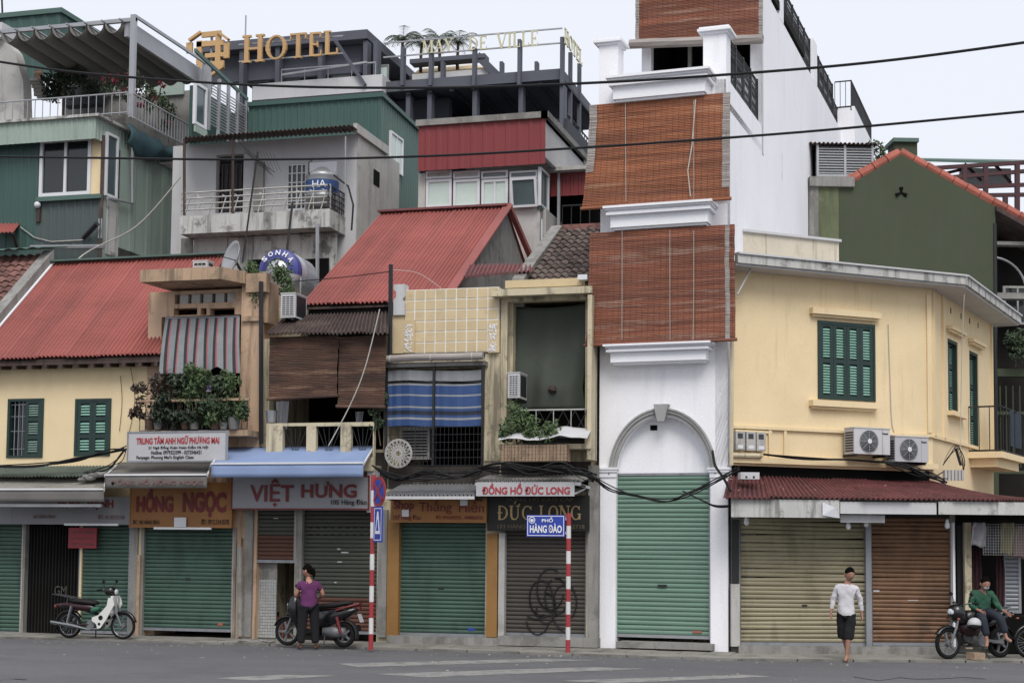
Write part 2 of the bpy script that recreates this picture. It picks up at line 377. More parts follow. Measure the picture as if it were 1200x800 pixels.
mat('plaster_light', '#b4b2ad', .92, .12, 1.3, bump=.3, bs=25, st=.4, sc_='#6b6862', s0=.52, blot=.5, bc='#7d7a74', b0=.55)
mat('wall_grimy_white', '#bdbdb9', .9, .1, 1, bump=.2, bs=25, st=.7, sc_='#4d4b47', s0=.49, blot=.7, bc='#56544f', b0=.54, bsc=1.8)
mat('wall_offwhite', '#c2c2c4', .88, .06, 1, bump=.1, bs=25, st=.3, sc_='#7b7a78', s0=.56)
mat('roof_red', '#a04e45', .6, .16, .9, an=(.5, 1, 1), rnd=.09, st=.5, sc_='#7a4038', ss=(2.5, .5, .5), s0=.52, fine=.05)
mat('roof_red_dark', '#7d4244', .65, .15, 1.5, st=.5, sc_='#3a2426', s0=.5, blot=.5, bc='#5a3a3a', b0=.55)
mat('roof_rust', '#4e3d38', .8, .2, 2, st=.6, sc_='#251f1d', s0=.48, blot=.5, bc='#6d5a50', b0=.55)
mat('roof_green', '#5d6a60', .7, .12, 1.5, st=.4, sc_='#2f332f', blot=.3)
mat('tile_terracotta', '#7c5148', .85, .2, 2.5, rnd=.35, blot=.6, bc='#3a302c', b0=.5, bsc=4, bump=.2)
mat('tile_old', '#6f5f57', .88, .2, 2.5, rnd=.35, blot=.6, bc='#3b3633', b0=.5, bsc=4, bump=.2)
mat('clad_green', '#355750', .55, .06, .8, st=.25, sc_='#2c4c45', s0=.54, fine=.03)
mat('clad_green_grey', '#93a69a', .6, .08, .8, st=.3, sc_='#4d655b', s0=.54, fine=.03)
mat('clad_green_trim', '#4d6b62', .6, .06, 1)
mat('clad_slate', '#495655', .6, .08, .8, st=.25, sc_='#46504f', s0=.54)
mat('clad_red', '#84262a', .5, .07, .8, st=.25, sc_='#6f2226', s0=.55, fine=.03)
mat('wall_green_dark', '#424b35', .85, .06, .6, bump=.06, bs=25, st=.25, sc_='#474f41', s0=.5)
mat('moss_wall', '#636b48', .9, .15, 2, bump=.2, st=.6, sc_='#4a4f3c', s0=.45, blot=.4, bc='#8b9270')
mat('brick_orange', '#a85540', .8, .15, 3, rnd=.15, blot=.3, bc='#8e4030')
mat('shutter_green_dark', '#1f3a36', .6, .1, 3, blot=.2)
mat('louver_green', '#7fb7a3', .6, .1, 3, blot=.3, bc='#4a7a6c')
mat('louver_dull', '#6f8c80', .6, .1, 3, blot=.3, bc='#4a6a5c')
mat('roller_green', '#3f5f52', .5, .08, 1.2, rnd=.08, st=.5, sc_='#2a4138', s0=.48, ss=(2, 2, .7), blot=.3, bc='#5d6a60', bsc=2, b0=.62, fine=.03)
mat('roller_green_bright', '#688c79', .45, .05, 1.2, rnd=.03, st=.12, sc_='#56836e', s0=.55, fine=.02)
mat('roller_beige', '#948b6a', .5, .08, 1.2, rnd=.07, st=.5, sc_='#5c563c', s0=.5, ss=(2, 2, .8), fine=.03)
mat('roller_brown', '#7d5735', .55, .12, 1.2, rnd=.09, st=.6, sc_='#4e3624', s0=.47, ss=(1.2, 1.2, .7), blot=.5, bc='#3f3024', bsc=.9, fine=.05)
mat('roller_olive', '#474a40', .6, .06, 1.2, rnd=.05, st=.3, sc_='#3b3f33', fine=.04)
mat('roller_rust', '#5e392a', .65, .12, 1.2, rnd=.08, st=.4, sc_='#5c3423', fine=.05)
mat('roller_taupe', '#4d4740', .6, .08, 1.2, rnd=.05, st=.4, sc_='#45403a', fine=.04)
mat('bamboo_red', '#92502f', .62, .38, 1.2, an=(.3, .3, 4.5), st=.6, sc_='#57302a', ss=(.5, .5, 15), s0=.46, blot=.6, bc='#a5826c', bsc=1.1, b0=.55, ba=(.4, .4, 6), fine=.16)
mat('bamboo_orange', '#a45c2c', .6, .38, 1.2, an=(.3, .3, 4.5), st=.55, sc_='#64362a', ss=(.5, .5, 15), s0=.46, blot=.45, bc='#b0825c', bsc=1.1, b0=.57, ba=(.4, .4, 6), fine=.16)
mat('bamboo_brown', '#5a3b2a', .7, .4, 1.2, an=(.4, .4, 5), st=.7, sc_='#2f2119', ss=(1.1, 1.1, 12), s0=.44, blot=.6, bc='#8d6a4d', bsc=1.1, b0=.54, ba=(.4, .4, 5), fine=.14)
mat('bamboo_grey', '#a39a94', .8, .2, 1.3, an=(.4, .4, 14), st=.5, sc_='#6b605c', ss=(.9, .9, 22), s0=.46)
mat('bamboo_dark', '#5a3428', .8, .2, 4)
mat('cable_black', '#17181a', .6, .1, 5, spec=.3)
mat('wire_light', '#b8b3aa', .6, .1, 5)
mat('glass_dark', '#23282c', .12, .15, 1, fine=0, spec=.6)
mat('glass_pale', '#bcd0c6', .25, .08, 1, fine=0, spec=.6)
mat('glass_mid', '#4c5c60', .12, .2, 1, fine=0, spec=.6)
mat('frame_white', '#d6d8dc', .5, .04, 2)
mat('leaf_green', '#3c5030', .6, .35, 9, fine=.2); mat('leaf_dark', '#2b3a26', .6, .35, 9, fine=.2)
mat('leaf_light', '#4f6836', .6, .35, 9, fine=.2); mat('palm_green', '#6f8068', .7, .25, 6)
mat('leaf_red', '#46382f', .6, .3, 9)
mat('flower_pink', '#82223c', .6, .3, 9); mat('stem_brown', '#5a4a38', .85, .2, 6)
mat('text_red', '#b0202a', .5, .08, 3); mat('text_red_dull', '#77161b', .5, .12, 3, blot=.3, bc='#6b1c20'); mat('text_black', '#1c1b1c', .5, .1, 3)
mat('text_white', '#e2e4ea', .5, .03, 3); mat('text_gold', '#b7975a', .45, .1, 3, metal=.2); mat('text_faded', '#7c5854', .7, .2, 5)
# ---------------------------------------------------------------- ground
struct(MB().quad((-400, -400, -.075), (400, -400, -.075), (400, 600, -.075), (-400, 600, -.075)), 'ground', 'asphalt')
struct(MB().quad((-60, -60, -.05), (60, -60, -.05), (60, 0, -.05), (-60, 0, -.05)), 'road', 'asphalt')
# yellow corner house frames: street floor, upper storey, chamfered side
RGo = Vector((-3.86, -.12, 0)); RG = Fr(RGo, rad(17))
RUo = Vector((-3.95, .12, 0)); RU = Fr(RUo, rad(39.5))
# pavement follows the house fronts
pe = RG.W((9, -1.75, 0)); ce = RG.W((0.2, -1.65, 0))
paveline = [(-40, -1.12), (-14, -1.18), (ce.x-.3, ce.y), (pe.x+6, pe.y+1.8)]
pv = MB().prismz([*paveline, (20, 12), (-40, 12)], -.15, -.012)
pav = struct(pv, 'pavement', 'pavement_concrete')
def along(P, step):
    for (a, b) in zip(P, P[1:]):
        a, b = Vector((*a, 0)), Vector((*b, 0)); n = int((b-a).length/step); an_ = math.atan2(b.y-a.y, b.x-a.x)
        for i in range(n): yield a.lerp(b, (i+.5)/n), an_
ks = None
for p, an_ in along(paveline, 1.0):
    if p.x < -24 or p.x > 6: continue
    if ks is None:
        f0 = Fr((0, 0, 0), 0); ks = MB().box(-.497, .497, -.06, .06, -.2, -.004).build('kerb_stone', 'kerb_stone', pav)
        ks.location = (p.x, p.y-.09, -.11); ks.rotation_euler = (0, 0, an_)
    else: inst(ks, 'kerb_stone', (p.x, p.y-.09, -.11+random.uniform(-.006, .006)), (random.uniform(-.01, .01), 0, an_+random.uniform(-.008, .008)), pav)
sl = None
for i in range(40):
    for j in range(2):
        x = -22+i*.5; y = -.82+j*.5
        if x > ce.x-.6: continue
        if sl is None:
            sl = MB().box(-.242, .242, -.242, .242, -.03, .004).build('paving_slab', 'pavement_concrete', pav); sl.location = (x, y, -.012)
        else: inst(sl, 'paving_slab', (x, y, -.012+random.uniform(-.004, .003)), (random.uniform(-.006, .006), random.uniform(-.006, .006), 0), pav)
# worn crosswalk bars in the foreground
def stripe(p):
    mb = MB(); q = [atZ(a, b, -.046) for a, b in p]; mb.quad(*q); return struct(mb, 'road_marking', 'road_paint')
for k, p in enumerate([[(395,777),(640,771),(700,773),(420,781)], [(440,789),(690,781),(760,783),(500,793)], [(655,797),(870,790),(905,792),(720,800)], [(250,794),(330,790),(395,791),(300,797)]]): stripe(p)
sidx = 0
crack = MB()
for pts in ([(1000,792),(1030,797),(1055,793),(1075,795),(1130,793),(1180,797)], [(700,766),(740,769),(790,767),(840,770)], [(0,797),(15,795),(35,797)]):
    q = [atZ(a, b, -.044)+Vector((0, random.uniform(-.05, .05), 0)) for a, b in pts]
    q = [x for a, b in zip(q, q[1:]) for x in (a, a.lerp(b, .5)+Vector((random.uniform(-.05, .05), random.uniform(-.1, .1), 0)))]
    for a, b in zip(q, q[1:]): crack.quad(a-Vector((0, .03, 0)), b-Vector((0, .03, 0)), b+Vector((0, .03, 0)), a+Vector((0, .03, 0)))
struct(crack, 'road_crack', 'metal_dark')
deb = MB()
for _ in range(150):
    p = Vector((random.uniform(-21, 3), random.uniform(-6, -1.9), -.045)) if random.random() < .5 else Vector((random.uniform(-21, 1), -1.85-abs(random.gauss(0, .2)), -.045))
    s = random.uniform(.008, .03); a = random.uniform(0, 3); dx, dy = Vector((math.cos(a), math.sin(a), 0))*s, Vector((-math.sin(a), math.cos(a), 0))*s*.6
    deb.quad(p-dx-dy, p+dx-dy*.5, p+dx*.7+dy+Vector((0, 0, .008)), p-dx+dy)
o = deb.build('road_litter', 'wall_dirty_cream'); tag(o, 'small scraps and grit scattered along the gutter', 'litter', kind='stuff')

def louver_leaf(fr, x0, x1, z0, z1, y, parent, fm='shutter_green_dark', lm='louver_green', panels=2, open_=False):
    # one shutter leaf: stiles and rails, louvres set in it
    f = MB(fr); s = .075; zs = [z0+(z1-z0)*i/panels for i in range(panels+1)]
    f.box(x0, x0+s, y-.02, y+.03, z0, z1).box(x1-s, x1, y-.02, y+.03, z0, z1)
    for z in zs:
        a = max(z0, z-s*.6); b = min(z1, z+s*.6); f.box(x0+s, x1-s, y-.018, y+.03, a, b)
    f.box(x0+s, x1-s, y+.032, y+.04, z0, z1)
    leaf = f.build('shutter_leaf', fm, parent)
    l = MB(fr)
    for a, b in zip(zs, zs[1:]):
        n = max(4, int((b-a-.12)/.055))
        for i in range(n):
            z = a+.07+(b-a-.14)*(i+.5)/n; h = .021
            l.hexa([(x0+s, y-.012, z-h), (x1-s, y-.012, z-h), (x1-s, y+.028, z+h*.5), (x0+s, y+.028, z+h*.5), (x0+s, y-.012, z-h+.014), (x1-s, y-.012, z-h+.014), (x1-s, y+.028, z+h*.5+.014), (x0+s, y+.028, z+h*.5+.014)])
    l.build('louvres', lm, leaf, kind='stuff')
    return leaf
def window(fr, a, b, c, d, y, parent, fm, gm, nx=1, nz=1, fw=.06, name='window', dep=.08, label=None):
    x0, x1, z0, z1 = fr.rect(a, b, c, d, y); f = MB(fr)
    f.box(x0, x0+fw, y, y+dep, z0, z1).box(x1-fw, x1, y, y+dep, z0, z1).box(x0+fw, x1-fw, y, y+dep, z0, z0+fw).box(x0+fw, x1-fw, y, y+dep, z1-fw, z1)
    for i in range(1, nx): x = x0+(x1-x0)*i/nx; f.box(x-fw*.4, x+fw*.4, y+.01, y+dep, z0+fw, z1-fw)
    for i in range(1, nz): z = z0+(z1-z0)*i/nz; f.box(x0+fw, x1-fw, y+.012, y+dep-.01, z-fw*.3, z+fw*.3)
    o = f.build(name, fm, parent, label=label)
    for i in range(nx):
        xa = x0+fw+(x1-x0-2*fw)*i/nx; xb = x0+fw+(x1-x0-2*fw)*(i+1)/nx
        MB(fr).box(xa, xb, y+dep*.5, y+dep*.5+.01, z0+fw, z1-fw).build('pane', gm, o)
    return o
def railing(fr, x0, x1, z0, z1, y, name, m, parent, pitch=.12, r=.008, label=None, rails=(0, 1)):
    mb = MB(fr)
    for t in rails: z = z0+(z1-z0)*t; mb.tube([(x0, y, z), (x1, y, z)], r*1.8, 5)
    n = max(1, int((x1-x0)/pitch)); o = mb.build(name, m, parent, label=label); b0 = None
    for i in range(n+1):
        x = x0+(x1-x0)*i/n
        if b0 is None: b0 = MB(fr).tube([(x, y, z0), (x, y, z1)], r, 4).build('baluster', m, o); lx = x
        else: inst(b0, 'baluster', b0.location+fr.m.to_3x3() @ Vector((x-lx, 0, 0)), (0, 0, 0), o)
    return o
# ---------------------------------------------------------------- 1 yellow house at the left
X1a, X1b = M0.at(-60, 600).x, M0.at(168, 600).x
ztop = M0.at(60, 420, -.0).z
H1 = thing('yellow_house', 'cream yellow two-storey house under the large red corrugated roof at the left edge', 'house', (-19, 1.5, 0))
w1 = M0.rect(9, 467, 51, 536); w2 = M0.rect(88, 467, 130, 534)
shopz = M0.at(75, 610).z
g1 = [M0.rect(a, b, c, d, 0) for a, b, c, d in ((-40, 610, 25, 742), (28, 610, 93, 742), (95, 610, 152, 742))]
g1 = [(a, b, -.01, d) for a, b, c, d in g1]
mb = wall(M0, X1a, X1b, 0, ztop, [w1, w2]+g1); body(mb, X1a, X1b, .22, 2.5, 0, ztop-.1)
mb.build('wall', 'wall_cream', H1)
e1 = M0.at(187, 415, -.45); rx = atX(265, 300, e1.x); ez, rz, ry = e1.z, rx.z, rx.y
Xr = M0.at(63, 305, ry).x
rf = MB().hexa([(Xr+.05, -.40, ez-.1), (e1.x-.05, -.40, ez-.1), (e1.x-.05, ry, rz-.1), (Xr+.05, ry, rz-.1), (Xr+.05, -.40, ez-.06), (e1.x-.05, -.40, ez-.06), (e1.x-.05, ry, rz-.06), (Xr+.05, ry, rz-.06)]).build('roof', 'roof_rust', H1)
sheets(M0, (Xr, -.45, ez), (e1.x, -.45, ez), (e1.x, ry, rz), (Xr, ry, rz), 50, .028, 6, 'roof_sheet', 'roof_red', rf, rows=3)
xs_ = M0.at(-31, 418, -.45).x
MB().beam((xs_, -.48, ez+.06), (xs_, ry, rz+.06), .1, .03).build('verge_flashing', 'trim_white', rf)
MB().beam((Xr, ry, rz+.05), (e1.x+.05, ry, rz+.05), .35, .04).build('ridge_cap', 'clad_green_trim', rf)
MB().box(X1a, e1.x, -.40, -.36, ez-.16, ez-.06).build('fascia_board', 'roof_rust', rf)
for i in range(14):
    x = X1a+.3+i*(e1.x-X1a-.4)/13; MB().beam((x, -.42, ez-.2), (x, .1, ez-.14), .07, .09).build('rafter_end', 'roof_rust', rf)
# right verge of the roof, and the gable infill behind
MB().prism([(0, 0), (1, 0), (1, 1)], 0, .01)
mb = MB(); xg = e1.x-.12
mb.v = [Vector(p) for p in ((xg, -.3, ez-.2), (xg, ry, ez-.2), (xg, ry, rz-.05), (xg, -.3, ez-.03), (xg-.1, -.3, ez-.2), (xg-.1, ry, ez-.2), (xg-.1, ry, rz-.05), (xg-.1, -.3, ez-.03))]
mb.f = [(0,1,2,3), (7,6,5,4), (0,3,7,4), (3,2,6,7), (1,5,6,2), (0,4,5,1)]; mb.build('gable_wall', 'wall_peach_worn', H1)
# back slope so the roof is a roof
corr(M0, (Xr, ry*2+.4, ez), (e1.x, ry*2+.4, ez), (e1.x, ry+.01, rz), (Xr, ry+.01, rz), 40, .028, 'roof', 'roof_red', H1)
for q, (wx, lab) in enumerate(((w1, 'window with one leaf open behind grey bars'), (w2, 'window with both green leaves closed'))):
    fw = MB().box(wx[0], wx[0]+.06, -.03, .1, wx[2], wx[3]).box(wx[1]-.06, wx[1], -.03, .1, wx[2], wx[3]).box(wx[0]+.06, wx[1]-.06, -.03, .1, wx[3]-.06, wx[3]).box(wx[0]+.06, wx[1]-.06, -.03, .1, wx[2], wx[2]+.05).build('window', 'shutter_green_dark', H1, label=lab)
    xm = (wx[0]+wx[1])/2
    louver_leaf(M0, xm, wx[1]-.06, wx[2]+.05, wx[3]-.06, .0, fw, lm='louver_dull' if q == 0 else 'louver_green', panels=3)
    if q: louver_leaf(M0, wx[0]+.06, xm-.005, wx[2]+.05, wx[3]-.06, .0, fw, panels=3)
    else:
        g = MB()
        for i in range(1, 4): x = wx[0]+.06+(xm-wx[0]-.06)*i/4; g.tube([(x, .03, wx[2]+.05), (x, .03, wx[3]-.06)], .01, 4)
        for t in (.15, .45, .7, .9): z = wx[2]+(wx[3]-wx[2])*t; g.tube([(wx[0]+.06, .03, z), (xm, .03, z)], .008, 4)
        g.build('window_bars', 'metal_grey', fw); MB().box(wx[0], xm, .16, .18, wx[2], wx[3]).build('pane', 'glass_dark', fw)
roller(M0, -40, 611, 25, 742, .06, 'roller_green', H1, 'green roller shutter cut by the left edge')
roller(M0, 95, 611, 151, 742, .06, 'roller_green', H1, 'green roller shutter behind the white motorbike')
B(M0, 'pillar', 'plaster_grey', H1, 25.5, 608, 28.5, 743, -.05, .1); B(M0, 'pillar', 'plaster_grey', H1, 152, 608, 160, 745, -.06, .2)
gd = B(M0, 'grille_gate', 'dark_void', H1, 29, 612, 94, 742, .10, .14, label='dark folding gate half drawn across the doorway')
for i in range(17): B(M0, 'gate_bar', 'interior_dark', gd, 31+i*3.7, 613, 32+i*3.7, 741, .07, .10)
text('GM', M0, 64, 686, 78, 697, .068, 'roller_olive', gd)
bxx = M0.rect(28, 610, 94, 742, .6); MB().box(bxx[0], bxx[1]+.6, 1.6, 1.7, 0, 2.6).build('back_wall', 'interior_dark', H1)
# ---------------------------------------------------------------- tiled roof stub at far left
H0 = thing('tile_roofed_house', 'small house end with a weathered terracotta tile roof at the left edge', 'house', (-22, 4, 0))
Yt = -.3; slp = (rz-ez)/(ry+.45); zl = lambda y: ez+slp*(y+.45)+.22
A1 = Vector((Xr-.28, Yt, zl(Yt))); t1 = Vector((Xr-.28, ry, zl(ry))); A0 = Vector((Xr-4, Yt, zl(Yt)))
tr = MB(); tr.hexa([(A0.x, Yt, A1.z-.2), (A1.x, Yt, A1.z-.2), (A1.x, t1.y, t1.z-.2), (A0.x, t1.y, t1.z-.2), (A0.x, Yt, A1.z-.03), (A1.x, Yt, A1.z-.03), (A1.x, t1.y, t1.z-.03), (A0.x, t1.y, t1.z-.03)])
tr = tr.build('roof', 'roof_rust', H0)
def tiles(parent, P, U, V, nu, nv, m, w_, l_, name='roof_tile'):
    # curved tiles in rows: P corner, U along the eave, V up the slope
    U, V = Vector(U), Vector(V); N = U.cross(V).normalized(); u, v = U.normalized(), V.normalized()
    src = None; rot = Matrix((u, v, N)).transposed()
    for j in range(nv):
        for i in range(nu):
            p = Vector(P)+U*((i+.5)/nu)+V*((j+.5)/nv)+N*(.02+.012*random.random())
            if src is None:
                mb = MB(); 
                def fn(a, b): return ((a-.5)*w_*1.08, (b-.5)*l_*1.25, .035*math.cos((a-.3)*2*PI)*.8+(.045*(1-b)))
                mb.grid(fn, 6, 1); src = mb.build(name, m, parent, thick=.018)
                src.rotation_euler = rot.to_euler(); src.location = p
            else:
                o = inst(src, name, p, (rot @ Matrix.Rotation(random.uniform(-.05, .05), 3, 'Z')).to_euler(), parent); md = o.modifiers.new('solid', 'SOLIDIFY'); md.thickness = .018
    return src
xa = A1.x-2.5
tiles(tr, (xa, Yt, A1.z), (A1.x-xa, 0, 0), (0, t1.y-Yt, t1.z-A1.z), 11, 16, 'tile_terracotta', (A1.x-xa)/11, math.hypot(t1.y-Yt, t1.z-A1.z)/16)
vb = MB(); vx = A1.x
vb.hexa([(vx, Yt, A1.z-1.6), (vx+.28, Yt, A1.z-1.6), (vx+.28, t1.y, t1.z-1.6), (vx, t1.y, t1.z-1.6), (vx, Yt, A1.z+.12), (vx+.28, Yt, A1.z+.12), (vx+.28, t1.y, t1.z+.12), (vx, t1.y, t1.z+.12)])
vb.build('party_wall', 'plaster_grey', H0)
MB().box(A0.x, vx, t1.y-.15, t1.y+.1, 5, t1.z-.1).build('wall', 'wall_dirty_cream', H0)
corr(M0, (A0.x, t1.y-.5, t1.z+.05), (vx+.25, t1.y-.5, t1.z+.1), (vx+.35, t1.y+.5, t1.z+.3), (A0.x, t1.y+.5, t1.z+.25), 12, .02, 'ridge_sheet', 'clad_green_trim', H0)
# ---------------------------------------------------------------- 2 narrow peach house with striped awning
H2 = thing('peach_house', 'narrow peach house with flat canopy slab and striped awning over a plant balcony', 'house', (-16.2, 1, 0))
a2 = M0.rect(168, 340, 305, 500); xL, xR = a2[0]-.35, M0.at(305, 430).x
zt2 = M0.at(240, 340).z; nich = M0.rect(188, 362, 282, 500)
v1 = M0.rect(205, 344, 275, 355)
slits = [M0.rect(204, 361, 231, 369), M0.rect(235, 361, 242, 369), M0.rect(246, 361, 275, 369)]
zbal = M0.at(230, 505).z; z00 = M0.at(230, 566).z
sh2 = M0.rect(168, 618, 272, 750)
mb = wall(M0, X1b, xR, 0, zt2, [(nich[0], nich[1], zbal, nich[3]-.15), v1, *slits, (sh2[0], sh2[1], -.01, sh2[3])])
body(mb, X1b, xR, .22, 3.4, 0, zt2); mb.build('wall', 'wall_peach', H2)
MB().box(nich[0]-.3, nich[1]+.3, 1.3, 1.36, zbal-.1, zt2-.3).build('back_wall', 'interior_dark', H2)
for i in range(5):
    xx = v1[0]+(v1[1]-v1[0])*(i+.72)/5; MB().box(xx-.11, xx+.09, .04, .16, v1[2]+.002, v1[3]-.002).build('vent_block', 'plaster_light', H2)
# canopy slab, chamfered outline
c0 = M0.at(164, 324, -.9); c1 = M0.at(270, 320, -.9); zS = c0.z; 
pl = [(c0.x, -.9), (M0.at(258, 320, -.9).x, -.9), (M0.at(288, 318, -.0).x+.1, -.25), (M0.at(288, 318, 0).x+.1, .6), (c0.x+.1, .6)]
MB().prismz(pl, zS-.12, zS+.14).build('canopy_slab', 'wall_peach_worn', H2)
# pillar with corbel at its right side (stands proud)
pr = M0.rect(281, 345, 305, 560, -.12); MB().box(pr[0], pr[1], -.12, .0, pr[2], zS-.12).build('pilaster', 'wall_peach', H2)
for (a, b, c, d) in ((283, 370, 306, 376), (288, 320, 312, 342)): B(M0, 'pilaster_cap', 'wall_peach_worn', H2, a, b, c, d, -.2, .0)
# parapet stub above the pilaster
B(M0, 'pilaster_cap', 'wall_peach_worn', H2, 296, 330, 314, 378, -.05, .5)
roller(M0, 168, 618, 272, 739, .06, 'roller_green', H2, 'wide green roller shutter left slightly open at the bottom')
MB().box(sh2[0]-.2, sh2[1]+.2, 1.2, 1.25, 0, sh2[3]).build('back_wall', 'dark_void', H2)
B(M0, 'timber_post', 'wall_peach_worn', H2, 159.5, 650, 163, 747, -.1, .0); B(M0, 'timber_post', 'wall_peach_worn', H2, 277, 630, 281, 748, -.1, .02)
B(M0, 'door_frame', 'plaster_grey', H2, 164, 618, 167.5, 748, -.03, .1); B(M0, 'door_frame', 'plaster_grey', H2, 272.8, 618, 276, 750, -.03, .1)
# striped awning (own thing)
AW = thing('striped_awning', 'sagging awning of red, black and grey vertical stripes over the plant balcony', 'awning', M0.at(235, 400, -.3))
mat('stripe_red', '#a8525a', .8, .1, 4); mat('stripe_black', '#2c3236', .8, .1, 4); mat('stripe_grey', '#7f8588', .8, .1, 4, blot=.2)
p0 = M0.at(194, 373, -.12); p1 = M0.at(281, 371, -.12); q0 = M0.at(187, 438, -.5); q1 = M0.at(281, 434, -.5)
cols_ = [('stripe_grey', 0, .34), ('stripe_black', .34, .62), ('stripe_red', .62, .76), ('stripe_grey', .76, 1)]
for i in range(8):
    for nm, u0, u1 in cols_:
        def fn(u, v, i=i, u0=u0, u1=u1):
            t = (i+u0+(u1-u0)*u)/8; lo = q0.lerp(q1, t); lo.z += .14*max(0, 1-abs(t-.72)/.14)*1.0 - .05*t
            p = p0.lerp(p1, t).lerp(lo, v); p.y -= .03*math.sin(v*PI); p.y -= .03*math.sin(t*28+v*2)*v; return p
        MB().grid(fn, 2, 8).build('stripe', nm, AW, thick=.004)
MB().tube([p0, p1], .02, 5).build('rail', 'metal_grey', AW)
# plant balcony
PB = B(M0, 'balcony_slab', 'wall_peach_worn', H2, 164, 504, 290, 511, -.7, .1)
bx0, bx1, bz0, bz1 = M0.rect(164, 470, 290, 504, -.68)
railing(M0, bx0, bx1, bz0, bz1, -.68, 'balcony_railing', 'metal_dark', H2, .13, rails=(0, .5, 1))
MB().beam((bx0-.05, -.70, bz1+.02), (bx1+.05, -.70, bz1+.02), .06, .05).build('handrail', 'wall_peach_worn', H2)
def pot(fr, px, py, y, r, h, m, label, foliage=None, lm='leaf_green', n=200, sz=.05):
    p = fr.W(fr.at(px, py, y)); t = thing('potted_plant', label, 'potted plant', p)
    MB().lathe([(0, 0), (r*.72, 0), (r, h), (r*1.08, h), (r*.92, h), (r*.9, h*.9), (0, h*.88)], p, n=12).build('pot', m, t, smooth=False)
    g = MB(); f = foliage or [(0, h+.2, .2)]
    st_ = MB()
    for (dx, dz, rr) in f:
        c = p+Vector((dx, 0, dz)); clumps(g, [c], rr, n, sz)
        st_.tube([p+Vector((0, 0, h*.8)), p.lerp(c, .5)+Vector((random.uniform(-.05, .05), 0, .05)), c], [.015, .01, .005], 4)
    st_.build('stem', 'stem_brown', t); g.build('foliage', lm, t, recalc=False); return t
mat('pot_white', '#6f6e6a', .7, .1, 4); mat('pot_clay', '#5a4034', .8, .1, 4)
for args in ((185, 503, -.72, .1, .15, 'pot_white', 'low dark trailing plant covering the left part of the balcony rail', [(0, .35, .25), (.3, .3, .22), (.15, .55, .25)], 'leaf_dark', 200),
             (217, 503, -.74, .1, .15, 'pot_clay', 'low trailing plant hiding the pots under the middle rail', [(-.2, .25, .22), (.1, .3, .25), (.35, .3, .22)], 'leaf_dark', 210),
             (262, 503, -.74, .1, .15, 'pot_white', 'low bright trailing plant under the right half of the rail', [(-.25, .3, .25), (.1, .25, .25), (.4, .35, .22)], 'leaf_green', 210),
             (176, 503, -.7, .13, .22, 'pot_clay', 'reddish straggly shrub overflowing the left end of the peach balcony', [(-.25, .75, .28), (.1, .95, .25), (-.35, .35, .2)], 'leaf_red', 150),
             (192, 503, -.45, .15, .26, 'pot_white', 'dark bushy plant in a pot behind the left half of the balcony rail', [(0, .7, .35), (.25, 1.0, .3), (.1, .45, .3)], 'leaf_dark', 190),
             (207, 503, -.5, .17, .3, 'pot_white', 'large pale pot with a leafy bush in the middle of the balcony', [(.05, .9, .35), (.3, 1.15, .25)], 'leaf_green', 190),
             (228, 503, -.72, .12, .2, 'pot_white', 'light green climber tumbling over the middle of the balcony rail', [(-.1, .75, .35), (.1, .4, .35), (.25, 1.05, .3), (0, 1.2, .2), (.35, .3, .3), (-.2, .2, .2)], 'leaf_light', 300),
             (252, 503, -.72, .13, .2, 'pot_clay', 'dense green shrub hanging over the right half of the balcony rail', [(-.1, .6, .35), (.2, .5, .35), (.1, .95, .3)], 'leaf_green', 240),
             (274, 503, -.7, .14, .26, 'pot_white', 'leafy plant against the peach pilaster at the right end of the balcony', [(0, .55, .3), (-.1, 1.0, .25), (.15, .3, .2)], 'leaf_light', 200)):
    pot(M0, *args[:7], foliage=args[7], lm=args[8], n=args[9], sz=.055)
lt = thing('paper_lantern', 'small purple and white striped lantern hanging among the balcony plants', 'lantern', M0.at(245, 455, -.6))
c = M0.at(245, 443, -.6); mat('lantern_purple', '#8c7ac0', .6, .1, 3); mat('lantern_white', '#d8d5de', .6, .1, 3)
for i in range(6): MB().lathe([(.03, 0), (.065, -.02), (.065, -.03), (.03, -.05)], c-Vector((0, 0, i*.05)), n=10).build('ring', 'lantern_purple' if i % 2 == 0 else 'lantern_white', lt)
# ---------------------------------------------------------------- 3 house with brown blinds
H3 = thing('brown_blind_house', 'two-storey house with brown bamboo blinds, rusty eave and cream balustrade', 'house', (-12.6, 1, 0))
xl3, xr3 = xR, M0.at(455, 560).x
zt3 = M0.at(380, 395).z; op = M0.rect(316, 402, 450, 498); z03 = M0.at(380, 560).z
sA, sB = M0.rect(295, 596, 345, 742), M0.rect(354, 596, 442, 742)
mb = wall(M0, xl3, xr3, 0, zt3, [(op[0], op[1], M0.at(380, 527).z, op[3]), (sA[0], sA[1], -.01, sA[3]), (sB[0], sB[1], -.01, sB[3])])
body(mb, xl3, xr3, .22, 3, 0, zt3); mb.build('wall', 'wall_dirty_cream', H3)
MB().box(xl3+.2, xr3-.2, 2.2, 2.25, M0.at(380, 560).z, zt3).build('back_wall', 'dark_void', H3)
